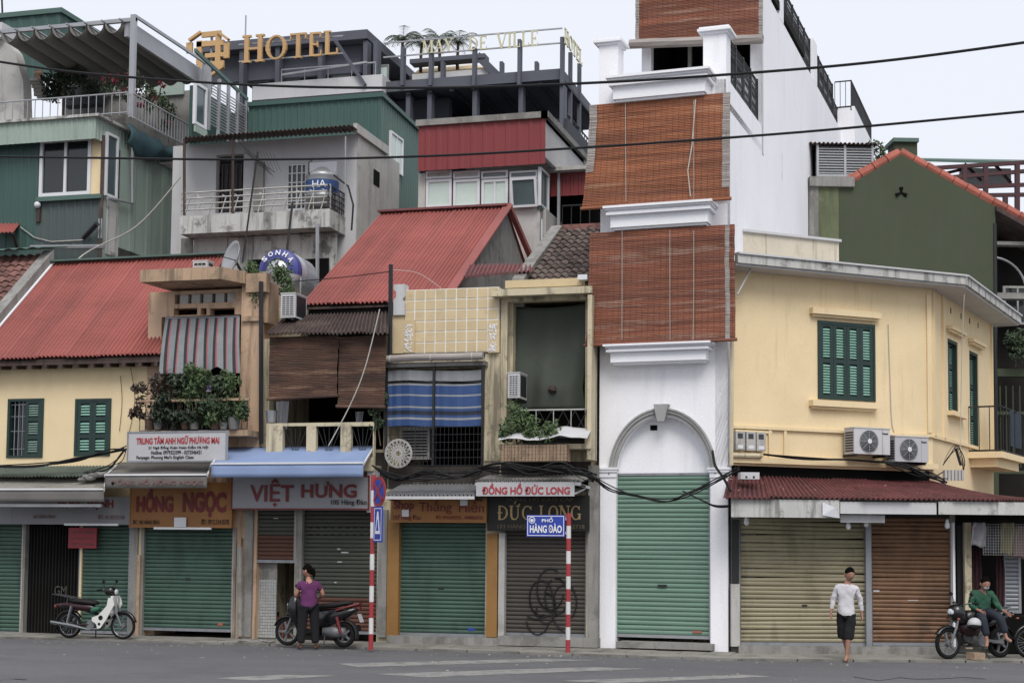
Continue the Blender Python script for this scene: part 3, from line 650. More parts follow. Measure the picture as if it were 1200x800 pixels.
# red corrugated roof above and behind
E0, E1 = M0.at(353, 362, .35), M0.at(515, 335, .35)
e2 = M0.at(520, 346, .35); rr_ = atX(594, 243, e2.x); zr, yr = rr_.z, rr_.y; E0 = M0.at(353, 362, .35)
l0 = atX(444, 250, E0.x); zE = (E0.z+e2.z)/2
xlq = M0.at(335, 362, .35).x
R3 = MB().hexa([(E0.x+.05, .40, zE-.1), (e2.x-.05, .40, zE-.1), (e2.x-.05, yr, zr-.1), (E0.x+.05, yr, zr-.1), (E0.x+.05, .40, zE-.06), (e2.x-.05, .40, zE-.06), (e2.x-.05, yr, zr-.06), (E0.x+.05, yr, zr-.06)]).build('roof', 'roof_rust', H3)
sheets(M0, (E0.x, .35, zE), (e2.x, .35, zE), (e2.x, yr, zr), (E0.x, yr, zr), 35, .028, 5, 'roof_sheet', 'roof_red', R3, rows=3)
MB().beam((E0.x-.05, yr, zr+.05), (e2.x+.02, yr, zr+.05), .3, .05).build('ridge_cap', 'roof_red_dark', R3)
MB().beam((e2.x+.04, .35, zE+.03), (e2.x+.04, yr, zr+.05), .22, .04).build('verge_flashing', 'roof_red', R3)
MB().beam((e2.x+.04, yr, zr+.05), (e2.x+.04, yr*2-.4, zr-1.9), .12, .12).build('verge_flashing', 'roof_red', R3)
corr(M0, (E0.x, yr*2, zE), (e2.x, yr*2, zE), (e2.x, yr+.01, zr), (E0.x, yr+.01, zr), 20, .028, 'roof', 'roof_red', H3)
mb = MB(); gx = e2.x-.03
mb.v = [Vector(p) for p in ((gx, .4, zE-.3), (gx, yr*2, zE-.3), (gx, yr, zr-.04), (gx-.15, .4, zE-.3), (gx-.15, yr*2, zE-.3), (gx-.15, yr, zr-.04))]
mb.f = [(0,1,2), (5,4,3), (0,2,5,3), (1,4,5,2), (0,3,4,1)]; mb.build('gable_wall', 'plaster_grey', H3)
corr(M0, M0.at(543, 325, .5), M0.at(623, 318, .5), M0.at(626, 309, 1.3), M0.at(550, 311, 1.3), 16, .03, 'lean_to_sheet', 'roof_red_dark', H3)
MB().box(E0.x+.1, e2.x-.3, .5, .6, zt3-.3, zE-.05).build('eave_wall', 'interior_dark', H3)
# rusty lower eave
ea, eb = M0.at(312, 391, -.75), M0.at(455, 390, -.75); ec, ed = M0.at(455, 366, .3), M0.at(330, 366, .3)
corr(M0, ea, eb, ec, (ea.x, .3, ec.z), 30, .03, 'eave_sheet', 'roof_rust', H3, rows=2, jag=.12)
# blinds
BL = thing('bamboo_blind', 'dark brown bamboo blind, left of the pair under the rusty eave', 'blind', M0.at(355, 460, -.5), 'brown blinds under the rusty eave')
blind(M0, 316, 394, 396, 465, -.55, 'slats', MATS['bamboo_brown'], BL, sag=.02)
BL = thing('bamboo_blind', 'dark brown bamboo blind, right of the pair, hanging lower', 'blind', M0.at(420, 470, -.5), 'brown blinds under the rusty eave')
blind(M0, 397, 394, 452, 476, -.52, 'slats', MATS['bamboo_brown'], BL, sag=-.02)
# balustrade with three openings
bb = M0.rect(312, 495, 438, 528, -.5)
ho = [M0.rect(a, 499, c, 524, -.5) for a, c in ((331, 359), (370, 399), (411, 437))]
for h in ho: pass
wall(M0, bb[0], bb[1], bb[2]-.3, bb[3], [(h[0], h[1], h[2]-.2, h[3]) for h in ho], y=-.5, t=.12).build('balustrade', 'wall_dirty_cream', H3)
for h in ho:
    g = MB(); mx_ = (h[0]+h[1])/2
    for t in (-1, -.5, 0, .5, 1): g.tube([(mx_, -.44, h[2]-.2), (mx_+t*(h[1]-h[0])/2, -.44, h[3])], .008, 4)
    g.build('fan_grille', 'metal_dark', H3)
MB().box(bb[0], bb[1], -.5, .0, bb[2]-.42, bb[2]-.3).build('balcony_slab', 'wall_dirty_cream', H3)
clo = tag(MB().lathe([(0, 0), (.1, 0), (.13, .25), (.12, .25), (.09, .02)], M0.at(318, 495, -.35), n=12).build('bucket', 'steel_grey'), 'dented grey bucket on the left end of the cream balustrade', 'bucket')
for k, (px, lab) in enumerate(((331, 'pale shirt drying behind the balustrade, left of the pair'), (421, 'small white cloth hanging behind the balustrade, right of the pair'))):
    p = M0.at(px, 470+k*12, .3)
    def fn(u, v): return (p.x+(u-.5)*(.3-.12*k)*(1-.1*v), .3+.04*math.sin(u*9+v*2), p.z-v*(.6-.3*k))
    tag(MB().grid(fn, 8, 5).build('hanging_cloth', 'wall_offwhite', thick=.004), lab, 'laundry')
pp = thing('wall_shrub', 'small ragged shrub growing at the right end of the cream balustrade', 'plant', M0.at(444, 520, -.4))
q = M0.at(446, 478, -.4); g = MB(); clumps(g, [q, q+Vector((-.1, 0, -.25)), q+Vector((.05, 0, .2))], .22, 170, .045); g.build('foliage', 'leaf_green', pp, recalc=False)
MB().tube([M0.at(446, 522, -.4), M0.at(443, 500, -.4), q], .012, 4).build('stem', 'stem_brown', pp)
# ground floor of house 3: tiled passage and two shutters
roller(M0, 354, 598, 442, 742, .06, 'roller_olive', H3, 'olive roller shutter with a rusty lower band behind the parked scooter', low=(.3, 'roller_rust'))
roller(M0, 295, 598, 345, 659, .06, 'roller_rust', H3, 'raised rusty roller shutter above the tiled passage', seg=(.5, 'roller_olive'))
for a, c in ((286, 295), (345.5, 353), (443, 453)): B(M0, 'pillar', 'plaster_grey', H3, a, 597, c, 746, -.08, .06)
MB().box(sA[0]-.3, sA[1]+.6, 2.1, 2.15, 0, sA[3]).build('back_wall', 'dark_void', H3)
# white wall tiles in the passage (left wall, seen obliquely), single tiles
pw = MB().box(sA[0]-.06, sA[0]+.0, .1, 2.1, 0, sA[3]).build('passage_wall', 'tile_joint', H3)
mat('tile_white', '#a9aba9', .3, .05, 3, rnd=.08)
bk = MB().box(M0.at(296, 700, .17).x, M0.at(324, 700, .17).x, .17, .21, 0, sA[3]).build('passage_wall', 'plaster_grey', H3)
sA = (M0.at(296, 700, .17).x, 0, 0, 0); xw = M0.at(324, 700, .17).x; nx_ = 9; nz_ = 19; s0 = None
for i in range(nx_):
    for j in range(nz_):
        w_ = (xw-sA[0])/nx_; z = .05+j*w_*1.05; x = sA[0]+w_*(i+.5)
        if z > 1.75: continue
        if s0 is None: s0 = MB().box(-w_*.46, w_*.46, -.008, .008, -w_*.46, w_*.46).build('wall_tile', 'tile_white', bk); s0.location = (x, .162, z)
        else: inst(s0, 'wall_tile', (x, .162, z), (0, 0, 0), bk)
# ---------------------------------------------------------------- 4 house with the tiled yellow parapet
H4 = thing('tiled_parapet_house', 'narrow house with pale yellow square-tiled parapet above blue striped screens', 'house', (-10.4, 1, 0))
xl4, xr4 = xr3, M0.at(586, 480).x
zp0, zp1 = M0.at(520, 413).z, M0.at(520, 338).z
s4 = M0.rect(468, 610, 569, 745); o4 = M0.rect(454, 432, 566, 548)
mb = wall(M0, xl4, xr4, 0, zp0-.12, [(o4[0], o4[1], o4[2], o4[3]), (s4[0], s4[1], -.01, s4[3])]); body(mb, xl4, xr4, .22, 3, 0, zp0-.12)
mb.build('wall', 'wall_dirty_cream', H4)
MB().box(xl4+.2, xr4-.2, 1.6, 1.65, o4[2]-.3, o4[3]+.2).build('back_wall', 'dark_void', H4)
par = B(M0, 'parapet', 'tile_joint', H4, 474, 338, 584, 413, -.10, .12)
a, b, c, d = M0.rect(474, 338, 584, 413, -.10); nx_, nz_ = 9, 6; tw, th = (b-a)/nx_, (d-c)/nz_; s0 = None
for i in range(nx_):
    for j in range(nz_):
        if (i in (0, 8)) and j < 3: continue
        x, z = a+tw*(i+.5), c+th*(j+.5)
        if s0 is None: s0 = MB().box(-tw*.435, tw*.435, -.008, .006, -th*.435, th*.435).build('parapet_tile', 'wall_tile_yellow', par); s0.location = (x, -.106, z)
        else: inst(s0, 'parapet_tile', (x, -.106+random.uniform(0, .004), z), (random.uniform(-.01, .01), 0, random.uniform(-.01, .01)), par)
for (p, q) in ((473, 486), (572, 585)):
    k = B(M0, 'pebble_panel', 'wall_tile_yellow', par, p, 375, q, 413, -.14, -.11); mb = MB(); kk = M0.rect(p+1, 380, q-3, 412, -.14)
    for _ in range(90): mb.sph((random.uniform(kk[0], kk[1]), -.14, random.uniform(kk[2], kk[3])), random.uniform(.012, .022), 5, 3)
    mb.build('pebble_dash', 'text_white', k, kind='stuff')
# scroll bracket column at the left of the parapet
sc4 = B(M0, 'pilaster', 'wall_tile_yellow', H4, 458, 370, 473, 414, -.14, .1)
q = M0.rect(461, 333, 474, 369, -.2); zq = lambda t: q[2]+(q[3]-q[2])*t
MB().prism([(q[0], zq(0)), (q[1], zq(0)), (q[1], zq(.4)), (q[1]-.05, zq(.5)), (q[1], zq(.6)), (q[1], zq(1)), (q[0], zq(1)), (q[0], zq(.85)), (q[0]+.06, zq(.75)), (q[0]+.06, zq(.6)), (q[0], zq(.5))], -.2, .05).build('scroll_bracket', 'wall_offwhite', H4)
B(M0, 'pilaster', 'wall_dirty_cream', H4, 568, 414, 586, 540, -.05, .0)
# rolled up blind on the ledge
RB = thing('rolled_blind', 'grey rolled-up bamboo blind along the ledge under the tiled parapet', 'blind', M0.at(510, 420, -.45))
p, q = M0.at(446, 421, -.4), M0.at(566, 417, -.4)
MB().tube([p, p.lerp(q, .3)+Vector((0, 0, .015)), p.lerp(q, .7), q], .075, 10).build('roll', 'bamboo_grey', RB)
for t in (.1, .5, .9): MB().lathe([(.078, -.01), (.084, -.01), (.084, .01), (.078, .01)], p.lerp(q, t), (1, 0, 0), 10).build('tie', 'wire_light', RB)
B(M0, 'ledge', 'plaster_grey', H4, 448, 424, 568, 429, -.3, .0)
# metal screen frames and blue striped sheets
SC = thing('striped_screen', 'blue and grey striped plastic screen, left panel of the pair in dark frames', 'screen', M0.at(480, 480, -.25), 'blue striped screens')
mat('screen_blue', '#254a82', .5, .1, 2, blot=.25, bc='#34507a'); mat('screen_grey', '#8b8e92', .55, .1, 3, blot=.5, bc='#5d5f62')
mat('screen_dark', '#1d2638', .5, .1, 3)
for k, (pa, pb) in enumerate(((454, 507), (509, 564))):
    if k: SC = thing('striped_screen', 'blue and grey striped plastic screen, right panel beside the worn cream pilaster', 'screen', M0.at(540, 480, -.25), 'blue striped screens')
    rows = [(434, 446, 'screen_grey'), (449.5, 451.5, 'screen_grey'), (451.5, 462, 'screen_blue'), (462, 464, 'screen_grey'), (464, 476, 'screen_blue'), (476, 478, 'screen_grey'), (478, 481, 'screen_blue'), (481, 486, 'screen_dark'), (486, 489, 'screen_blue'), (489, 491.5, 'screen_grey'), (491.5, 499, 'screen_blue')]
    for (ra, rb_, m) in rows:
        a, b, c, d = M0.rect(pa, ra, pb, rb_, -.22)
        mb = MB()
        def fn(u, v): return (a+(b-a)*u, -.22+.02*math.sin(u*8+k)+.01*math.sin(u*23), c+(d-c)*v+.012*math.sin(u*5+k*2))
        mb.grid(fn, 10, 1).build('stripe', m, SC, thick=.006)
fr_ = MB()
for x in (452.5, 508, 565.5): a = M0.at(x, 480, -.25); fr_.box(a.x-.022, a.x+.022, -.27, -.21, M0.at(508, 546).z, M0.at(508, 428).z)
fr_.box(M0.at(452, 448, -.25).x, M0.at(566, 448, -.25).x, -.20, -.18, M0.at(508, 449, -.2).z, M0.at(508, 447, -.2).z)
fr_.build('window_frame', 'metal_dark', H4)
# cage of thin bars below the screens
cg = MB(); a, b, c, d = M0.rect(453, 500, 565, 545, -.3)
for i in range(24): x = a+(b-a)*i/23; cg.tube([(x, -.3, c), (x, -.3, d)], .005, 4)
for i in range(6): z = c+(d-c)*i/5; cg.tube([(a, -.3, z), (b, -.3, z)], .007, 4)
cg.build('window_bars', 'metal_dark', H4)
fg = thing('round_fan_guard', 'round wicker-patterned metal guard hanging on the cage left of the dark opening', 'fan guard', M0.at(467, 531, -.36))
cc = M0.at(467, 531, -.38); mb = MB(); R_ = .29
for r in (R_, R_*.92, R_*.5, R_*.22): mb.tube([cc+Vector((r*math.cos(t*PI/14), 0, r*math.sin(t*PI/14))) for t in range(29)], .012, 4, caps=False)
for i in range(18):
    t = i*2*PI/18; mb.tube([cc+Vector((R_*.2*math.cos(t+.9), 0, R_*.2*math.sin(t+.9))), cc+Vector((R_*math.cos(t), 0, R_*math.sin(t)))], .01, 4)
    mb.tube([cc+Vector((R_*.2*math.cos(t-.9), 0, R_*.2*math.sin(t-.9))), cc+Vector((R_*math.cos(t), 0, R_*math.sin(t)))], .01, 4)
mb.build('guard_wires', 'plaster_light', fg)
roller(M0, 468, 612, 569, 745, .06, 'roller_green', H4, 'green roller shutter between the yellow pillars')
mat('pillar_yellow', '#97691c', .6, .1, 2, blot=.25, bc='#8c6a2a', b0=.6)
B(M0, 'pillar', 'pillar_yellow', H4, 453.5, 609, 467, 746, -.1, .06); B(M0, 'pillar', 'pillar_yellow', H4, 570, 625, 582.5, 746, -.1, .06)
B(M0, 'plinth', 'plaster_grey', H4, 453, 746, 584, 757, -.3, .0)
# ---------------------------------------------------------------- 5 house with the green curtain
H5 = thing('green_curtain_house', 'narrow cream house with a tall recess hung with a dark green cloth', 'house', (-8.6, 1, 0))
xl5, xr5 = xr4, M0.at(694, 500).x
zt5 = M0.at(640, 337).z; n5 = M0.rect(594, 352, 688, 522); s5 = M0.rect(590, 622, 688, 745)
mb = wall(M0, xl5, xr5, 0, zt5, [(n5[0], n5[1], n5[2], n5[3]), (s5[0], s5[1], -.01, s5[3])]); body(mb, xl5, xr5, .22, 3.2, 0, zt5)
mb.build('wall', 'wall_dirty_cream', H5)
MB().box(n5[0]-.2, n5[1]+.2, 1.05, 1.1, n5[2]-.2, n5[3]+.2).build('back_wall', 'interior_dark', H5)
B(M0, 'roof_slab', 'wall_dirty_cream', H5, 576, 337, 694, 345, -.35, .3); B(M0, 'parapet', 'wall_tile_yellow', H5, 592, 327, 682, 336, -.1, .15)
GC = thing('green_curtain', 'dark green cloth curtain filling the tall recess above the planted balcony', 'curtain', M0.at(640, 470, .5))
a, b, c, d = M0.rect(600, 357, 688, 480, .45); kx_, kz_ = M0.at(647, 455, .45).x, M0.at(647, 455, .45).z
mat('cloth_green', '#4a5148', .9, .1, 2, fine=.05)
def fn(u, v):
    x = a+(b-a)*u; z = d+(c-d)*v-(.06*math.sin(u*PI)*(1-v)); t = max(0, 1-abs(z-kz_)/.9); dx = (kx_-x)
    return (x+dx*.12*t, .45+.05*math.sin(u*19+v*3+dx*2)*(.3+v*.7)-.14*t*math.exp(-(dx*2.2)**2), z)
MB().grid(fn, 50, 24).build('cloth', 'cloth_green', GC, smooth=True, thick=.006)
MB().tube([(kx_+.03*math.sin(i), .34, kz_-.05*i+.05) for i in range(4)], [.04, .08, .1, .05], 8).build('knot', 'roof_rust', GC)
railing(M0, M0.at(608, 480, -.35).x, M0.at(690, 480, -.35).x, M0.at(650, 512, -.35).z, M0.at(650, 480, -.35).z, -.35, 'balcony_railing', 'plaster_light', H5, .35, .01)
mb = MB(); a = M0.at(618, 508, -.35); b = M0.at(688, 481, -.35)
for i in range(5): x = a.x+(b.x-a.x)*i/5; x2 = a.x+(b.x-a.x)*(i+1)/5; mb.tube([(x, -.35, a.z), (x2, -.35, b.z)], .008, 4).tube([(x, -.35, b.z), (x2, -.35, a.z)], .008, 4)
mb.build('railing_crosses', 'metal_dark', H5)
B(M0, 'balcony_slab', 'wall_dirty_cream', H5, 584, 520, 692, 526, -.55, .0); 
MB().box(M0.at(688, 480, -.5).x, M0.at(693, 480, -.5).x, -.5, .02, M0.at(690, 540).z, M0.at(690, 350).z).build('pilaster', 'wall_dirty_cream', H5)
PBx = tag(B(M0, 'planter_box', 'wall_peach_worn', None, 588, 521, 664, 540, -.75, -.4), 'worn tan planter box in a wire cage on the balcony of the green-curtain house', 'planter')
mb = MB(); a, b, c, d = M0.rect(587, 519, 665, 541, -.78)
for i in range(20): x = a+(b-a)*i/19; mb.tube([(x, -.78, c), (x, -.78, d)], .004, 4)
for i in range(6): z = c+(d-c)*i/5; mb.tube([(a, -.78, z), (b, -.78, z)], .004, 4)
mb.build('wire_cage', 'metal_dark', PBx)
mb = MB(); a0, b0 = M0.at(584, 517, -.8), M0.at(690, 516, -.7)
def fn(u, v): return (a0.x+(b0.x-a0.x)*u, -.85+.45*v, a0.z+.02+.22*v+.03*math.sin(u*11)+.03*noise.noise((u*8, v*3, 1))+ (.05*u))
tag(mb.grid(fn, 30, 6).build('plastic_sheet', 'wall_offwhite', smooth=True, thick=.01), 'crumpled white plastic sheet thrown over the balcony planter', 'sheet')
PS = thing('balcony_shrub', 'bright green bushy shrub growing on the left of the green-curtain balcony', 'plant', M0.at(606, 518, -.5))
q = M0.at(602, 498, -.62); g = MB(); clumps(g, [q, q+Vector((.1, 0, .25)), q+Vector((-.12, -.05, -.15)), q+Vector((.35, 0, .05)), q+Vector((.55, 0, -.15)), q+Vector((.4, -.1, -.28)), q+Vector((.75, 0, -.1))], .26, 210, .05)
g.build('foliage', 'leaf_light', PS, recalc=False); MB().tube([M0.at(606, 520, -.6), q], .02, 5).tube([M0.at(606, 520, -.6), q+Vector((.5, 0, -.1))], .015, 5).build('stem', 'stem_brown', PS)
roller(M0, 592, 622, 686, 745, .06, 'roller_taupe', H5, 'dark taupe roller shutter with black scrawled graffiti')
gf = MB(); gx0 = M0.at(655, 700, .02)
for k, (cx_, cz_, r, a0_, a1_) in enumerate(((634, 700, .3, 0, 5), (645, 690, .35, 1, 6), (652, 698, .3, 2, 8), (662, 705, .3, -1, 4), (640, 712, .25, 3, 8), (630, 722, .3, 3.4, 6))):
    q = M0.at(cx_, cz_, .025); gf.tube([(q.x+r*math.cos(a0_+(a1_-a0_)*i/14)*.8, .026, q.z+r*math.sin(a0_+(a1_-a0_)*i/14)*1.2-.0*i) for i in range(15)], .018, 4)
q = [M0.at(*p, .025) for p in ((618, 722), (628, 725), (645, 720), (655, 735), (668, 745))]; gf.tube(q, .018, 4)
gf.build('graffiti', 'text_black', H5)
for a, c in ((584, 591), (687, 694)): B(M0, 'pillar', 'plaster_light' if a < 600 else 'wall_dirty_cream', H5, a, 624, c, 747, -.1, .06)
B(M0, 'pillar', 'plaster_grey', H5, 689, 545, 701, 750, -.18, -.1)
B(M0, 'plinth', 'plaster_grey', H5, 584, 746, 700, 757, -.3, .0)
# tile roof above house 5
TR = thing('old_tile_roof', 'weathered dark tile roof between the grey gable and the tall white house', 'roof', (-8, 3, 8))
Yr0 = .5; A = M0.at(617, 333, Yr0); Bq = M0.at(700, 333, Yr0); T = atX(659, 270, A.x); zt_ = T.z; 
D_ = T.y-Yr0; 
MB().hexa([(A.x, Yr0, A.z-.25), (Bq.x, Yr0, A.z-.25), (Bq.x, T.y, zt_-.25), (A.x, T.y, zt_-.25), (A.x, Yr0, A.z-.03), (Bq.x, Yr0, A.z-.03), (Bq.x, T.y, zt_-.03), (A.x, T.y, zt_-.03)]).build('roof_deck', 'roof_rust', TR)
tiles(TR, (A.x, Yr0, A.z), (Bq.x-A.x, 0, 0), (0, T.y-Yr0, zt_-A.z), 9, 13, 'tile_old', (Bq.x-A.x)/9, math.hypot(T.y-Yr0, zt_-A.z)/13)
MB().hexa([(A.x-.25, Yr0-.2, A.z-.5), (A.x, Yr0-.2, A.z-.5), (A.x, T.y, zt_-.5), (A.x-.25, T.y, zt_-.5), (A.x-.25, Yr0-.2, A.z+.1), (A.x, Yr0-.2, A.z+.1), (A.x, T.y, zt_+.12), (A.x-.25, T.y, zt_+.12)]).build('verge_wall', 'plaster_grey', TR)
MB().beam((A.x, T.y, zt_+.05), (Bq.x, T.y, zt_+.05), .2, .12).build('ridge', 'tile_terracotta', TR)
MB().box(A.x-.2, Bq.x, T.y+.02, T.y+.2, zt_-3, zt_-.05).box(A.x-.2, A.x-.05, Yr0, T.y+.1, 5, A.z-.4).build('wall', 'plaster_grey', TR)
# ---------------------------------------------------------------- 6 tall white house
WF = Fr(Vector((M0.at(853, 600, -.12).x, -.12, 0)), rad(-4.4)); WS = Fr(WF.o, rad(85.6))
H6 = thing('tall_white_house', 'tall narrow white house with arched doorway and brown bamboo blinds, freshly painted', 'house', WF.W((-2.4, 1, 0)))
wl = WF.at(702, 600).x; zA = WF.at(778, 555).z
ar = WF.rect(722, 556, 832, 748); zb2, zb3 = WF.at(770, 258).z, WF.at(770, 403).z
ztop6 = WF.at(780, 118).z
acx = (ar[0]+ar[1])/2; aR = (ar[1]-ar[0])/2+.06; aT = WF.at(780, 487).z
# front wall with arch: wall pieces + arch spandrel
mb = wall(WF, wl, 0, 0, ztop6, [(ar[0], ar[1], -.01, aT), WF.rect(722, 118, 838, 232), WF.rect(722, 270, 838, 396)], t=.25)
N = 24; za = ar[3]
for i in range(N):
    t0, t1 = PI-PI*i/N, PI-PI*(i+1)/N; rx_, rz_ = (ar[1]-ar[0])/2, aT-za-.02
    x0, z0, x1, z1 = acx+rx_*math.cos(t0), za+rz_*math.sin(t0), acx+rx_*math.cos(t1), za+rz_*math.sin(t1)
    mb.hexa([(x0, 0, z0), (x1, 0, z1), (x1, .25, z1), (x0, .25, z0), (x0, 0, aT), (x1, 0, aT), (x1, .25, aT), (x0, .25, aT)])
mb.box(wl, wl+.2, .25, 12, 0, ztop6)
mb.build('wall', 'wall_white', H6)
MB(WF).box(ar[0]-.05, ar[1]+.05, .2, .24, za-.05, aT+.1).build('lunette_panel', 'wall_white', H6)
B(WF, 'vent_hole', 'dark_void', H6, 762, 498, 770, 504, .185, .2)
mat('trim_stone', '#9c9c9a', .8, .12, 2, blot=.4, bc='#7d7c79')
am = MB(WF)
for r0, r1, y0, y1 in ((1.0, 1.07, -.05, .0), (1.07, 1.12, -.085, .0), (1.12, 1.15, -.11, .0)):
    for i in range(N):
        t0, t1 = PI-PI*i/N, PI-PI*(i+1)/N; rx_, rz_ = (ar[1]-ar[0])/2, aT-za-.02
        P = lambda t, k: (acx+rx_*k*math.cos(t), za+rz_*k*math.sin(t)); a, b, c, d = P(t0, r0), P(t1, r0), P(t1, r1), P(t0, r1)
        am.hexa([(a[0], y0, a[1]), (b[0], y0, b[1]), (b[0], y1, b[1]), (a[0], y1, a[1]), (d[0], y0, d[1]), (c[0], y0, c[1]), (c[0], y1, c[1]), (d[0], y1, d[1])])
am.build('arch_moulding', 'trim_stone', H6)
kz = aT; MB(WF).prism([(acx-.07, kz-.12), (acx+.07, kz-.12), (acx+.15, kz+.22), (acx-.15, kz+.22)], -.17, 0).build('keystone', 'trim_stone', H6)
for a, c in ((703, 721.5), (833, 853)):
    x0, x1, z0, z1 = WF.rect(a, 553, c, 752, -.08); p = MB(WF).box(x0, x1, -.08, 0, 0, z1).build('pilaster', 'wall_white', H6)
    MB(WF).box(x0-.04, x1+.03, -.13, 0, z1, z1+.05).box(x0-.02, x1+.01, -.105, 0, z1-.1, z1-.002).box(x0-.06, x1+.05, -.15, 0, z1+.052, z1+.09).build('pilaster_cap', 'trim_white', p)
roller(WF, 723, 557, 831, 747, .1, 'roller_green_bright', H6, 'bright clean green roller shutter under the white arch', h=.092, bar='steel_grey')
q = WF.at(776, 686, .06); MB(WF).box(q.x-.09, q.x+.09, .05, .09, q.z-.02, q.z+.025).build('lock_plate', 'metal_dark', H6)
q = WF.at(817, 740, .06); MB(WF).box(q.x-.09, q.x+.09, .055, .08, q.z-.02, q.z+.02).build('maker_plate', 'brick_orange', H6)
B(WF, 'threshold', 'plaster_grey', H6, 722, 753, 834, 760, -.35, .3)
# ledges (cornice balconies)
def ledge(px0, px1, py0, py1, yo, side=.0, key='balcony_ledge'):
    x0, x1, z0, z1 = WF.rect(px0, py0, px1, py1, -yo); H = z1-z0; mb = MB(WF)
    prof = [(0, 1.0, 0), (.0, .86, .0), (.05, .86, .0), (.07, .78, 0), (.12, .72, 0), (.14, .6, 0), (.22, .58, 0), (.22, .1, 0), (.3, 0, 0)]
    lv = [(1.0, .9, 0), (.9, .82, .04), (.82, .74, .08), (.74, .62, .05), (.62, .1, .12), (.1, 0, .16)]
    for t1, t0, ins in lv: mb.box(x0+ins, x1-ins, -yo+ins*1.3, 0, z0+H*t0, z0+H*t1)
    mb.build(key, 'trim_white', H6); return x0, x1, z0, z1
ledge(706, 832, 401, 424, .5); L2 = ledge(706, 834, 237, 264, .6)
ledge(709, 831, 83, 112, .7)
MB(WF).box(wl, .0, -.004, .25, zb2-.2, zb2+.25).build('floor_band', 'wall_white', H6)
# blinds
BL = thing('bamboo_blind', 'large reddish-brown bamboo blind on the tall white house, lowest of its three', 'blind', WF.W((-2.4, -.3, 7)))
blind(WF, 691, 268, 861, 401, -.35, 'slats', MATS['bamboo_red'], BL, bow=.06, flare=(-.06, .03), edges=((.935, .965, 1),))
def strings(fr, xs, py0, py1, y, parent):
    for px in xs: MB(fr).tube([fr.at(px, py0, y), fr.at(px, (py0+py1)/2, y-.04), fr.at(px+random.uniform(-1, 1), py1, y-.06)], .006, 4).build('cord', 'wire_light', parent)
strings(WF, (729, 785, 813), 270, 398, -.38, BL)
BL = thing('bamboo_blind', 'large orange-brown bamboo blind on the tall white house, middle of its three', 'blind', WF.W((-2.4, -.3, 10)))
blind(WF, 691, 116, 856, 239, -.4, 'slats', MATS['bamboo_orange'], BL, bow=.1, flare=(-.12, .0), edges=((0, .055, .66), (.95, 1, .9)))
strings(WF, (733, 813), 118, 236, -.45, BL)
MB(WF).tube([WF.at(815, 117, -.5), WF.at(811, 170, -.55), WF.at(806, 200, -.6), WF.at(809, 230, -.6)], .012, 5).build('cord', 'wire_light', BL)
# side wall going back
xe = WS.at(892.5, 100).x; zs1 = WF.at(853, 92).z
xb = WS.at(1012, 170).x
zside = WS.at(915, 24).z, WS.at(977, 136).z
zw = (zside[0]+zside[1])/2
mb = MB(WS); zt_front = WS.at(853, 93).z
mb.box(0.0, xe, 0, .25, 0, zt_front).box(xe, xb, 0, .25, 0, zw); mb.build('side_wall', 'wall_white', H6)
# terrace: pillars, railings, upper room
zt = ztop6
def pil(fr, x0, x1, y0, y1, z0, z1, name='terrace_pillar'):
    p = MB(fr).box(x0, x1, y0, y1, z0, z1).build(name, 'wall_white', H6)
    MB(fr).box(x0-.04, x1+.04, y0-.04, y1+.04, z1, z1+.05).box(x0-.1, x1+.1, y0-.1, y1+.1, z1+.05, z1+.1).box(x0-.07, x1+.07, y0-.07, y1+.07, z1+.102, z1+.14).build('pillar_cap', 'trim_white', p)
a = WF.rect(824, 40, 851, 118, .0); pil(WF, a[0], a[1], 0, .42, ztop6-.3, a[3])
a2_ = WF.rect(702, 46, 724, 118, .0); pil(WF, a2_[0], a2_[1], 0, .42, ztop6-.3, a[3])
MB(WF).box(wl, 0, .02, 9, ztop6-.25, ztop6-.1).build('terrace_floor', 'plaster_light', H6)
def iron(fr, x0, x1, z0, z1, y, parent, name='iron_railing', slope=0):
    n = max(1, round((x1-x0)/.9)); mb = MB(fr); mb.tube([(x0, y, z1), (x1, y, z1)], .028, 5).tube([(x0, y, z0+.05), (x1, y, z0+.05)], .018, 4).tube([(x0, y, z1-.15), (x1, y, z1-.15)], .012, 4)
    o = mb.build(name, 'metal_dark', parent)
    for i in range(n+1): x = x0+(x1-x0)*i/n; MB(fr).box(x-.025, x+.025, y-.025, y+.025, z0, z1+.06).build('post', 'metal_dark', o)
    m = int((x1-x0)/.13); s_ = MB(fr)
    for i in range(m):
        x = x0+(i+.5)*(x1-x0)/m; s_.tube([(x, y, z0+.05), (x, y, z1)], .010, 4)
        pts = [(x+.055*math.sin(t*.75), y, z0+.1+(z1-z0-.3)*t/16) for t in range(17)]; s_.tube(pts, .010, 4)
    s_.build('scrollwork', 'metal_dark', o, kind='stuff'); return o
iron(WS, .45, xe, zt_front+.02, zt_front+1.0, .1, H6)
# segments with pillars along the tall side wing
zr0 = zw
for a, b in ((905, 914), (918.5, 953), (957.5, 979)):
    x0, x1 = WS.at(a, 60).x, WS.at(b, 60).x
    iron(WS, x0, x1, zr0, zr0+1.05, .1, H6)
for a, b in ((892.5, 904), (914, 918.5), (953, 957.5)):
    x0, x1 = WS.at(a, 60).x, WS.at(b, 60).x; MB(WS).box(x0, x1, 0, .25, zr0-.02, zr0+1.12).build('terrace_pillar', 'wall_white', H6)
iron(WS, WS.at(980.5, 140).x, WS.at(987, 150).x, zr0-.4, zr0+.65, .1, H6)
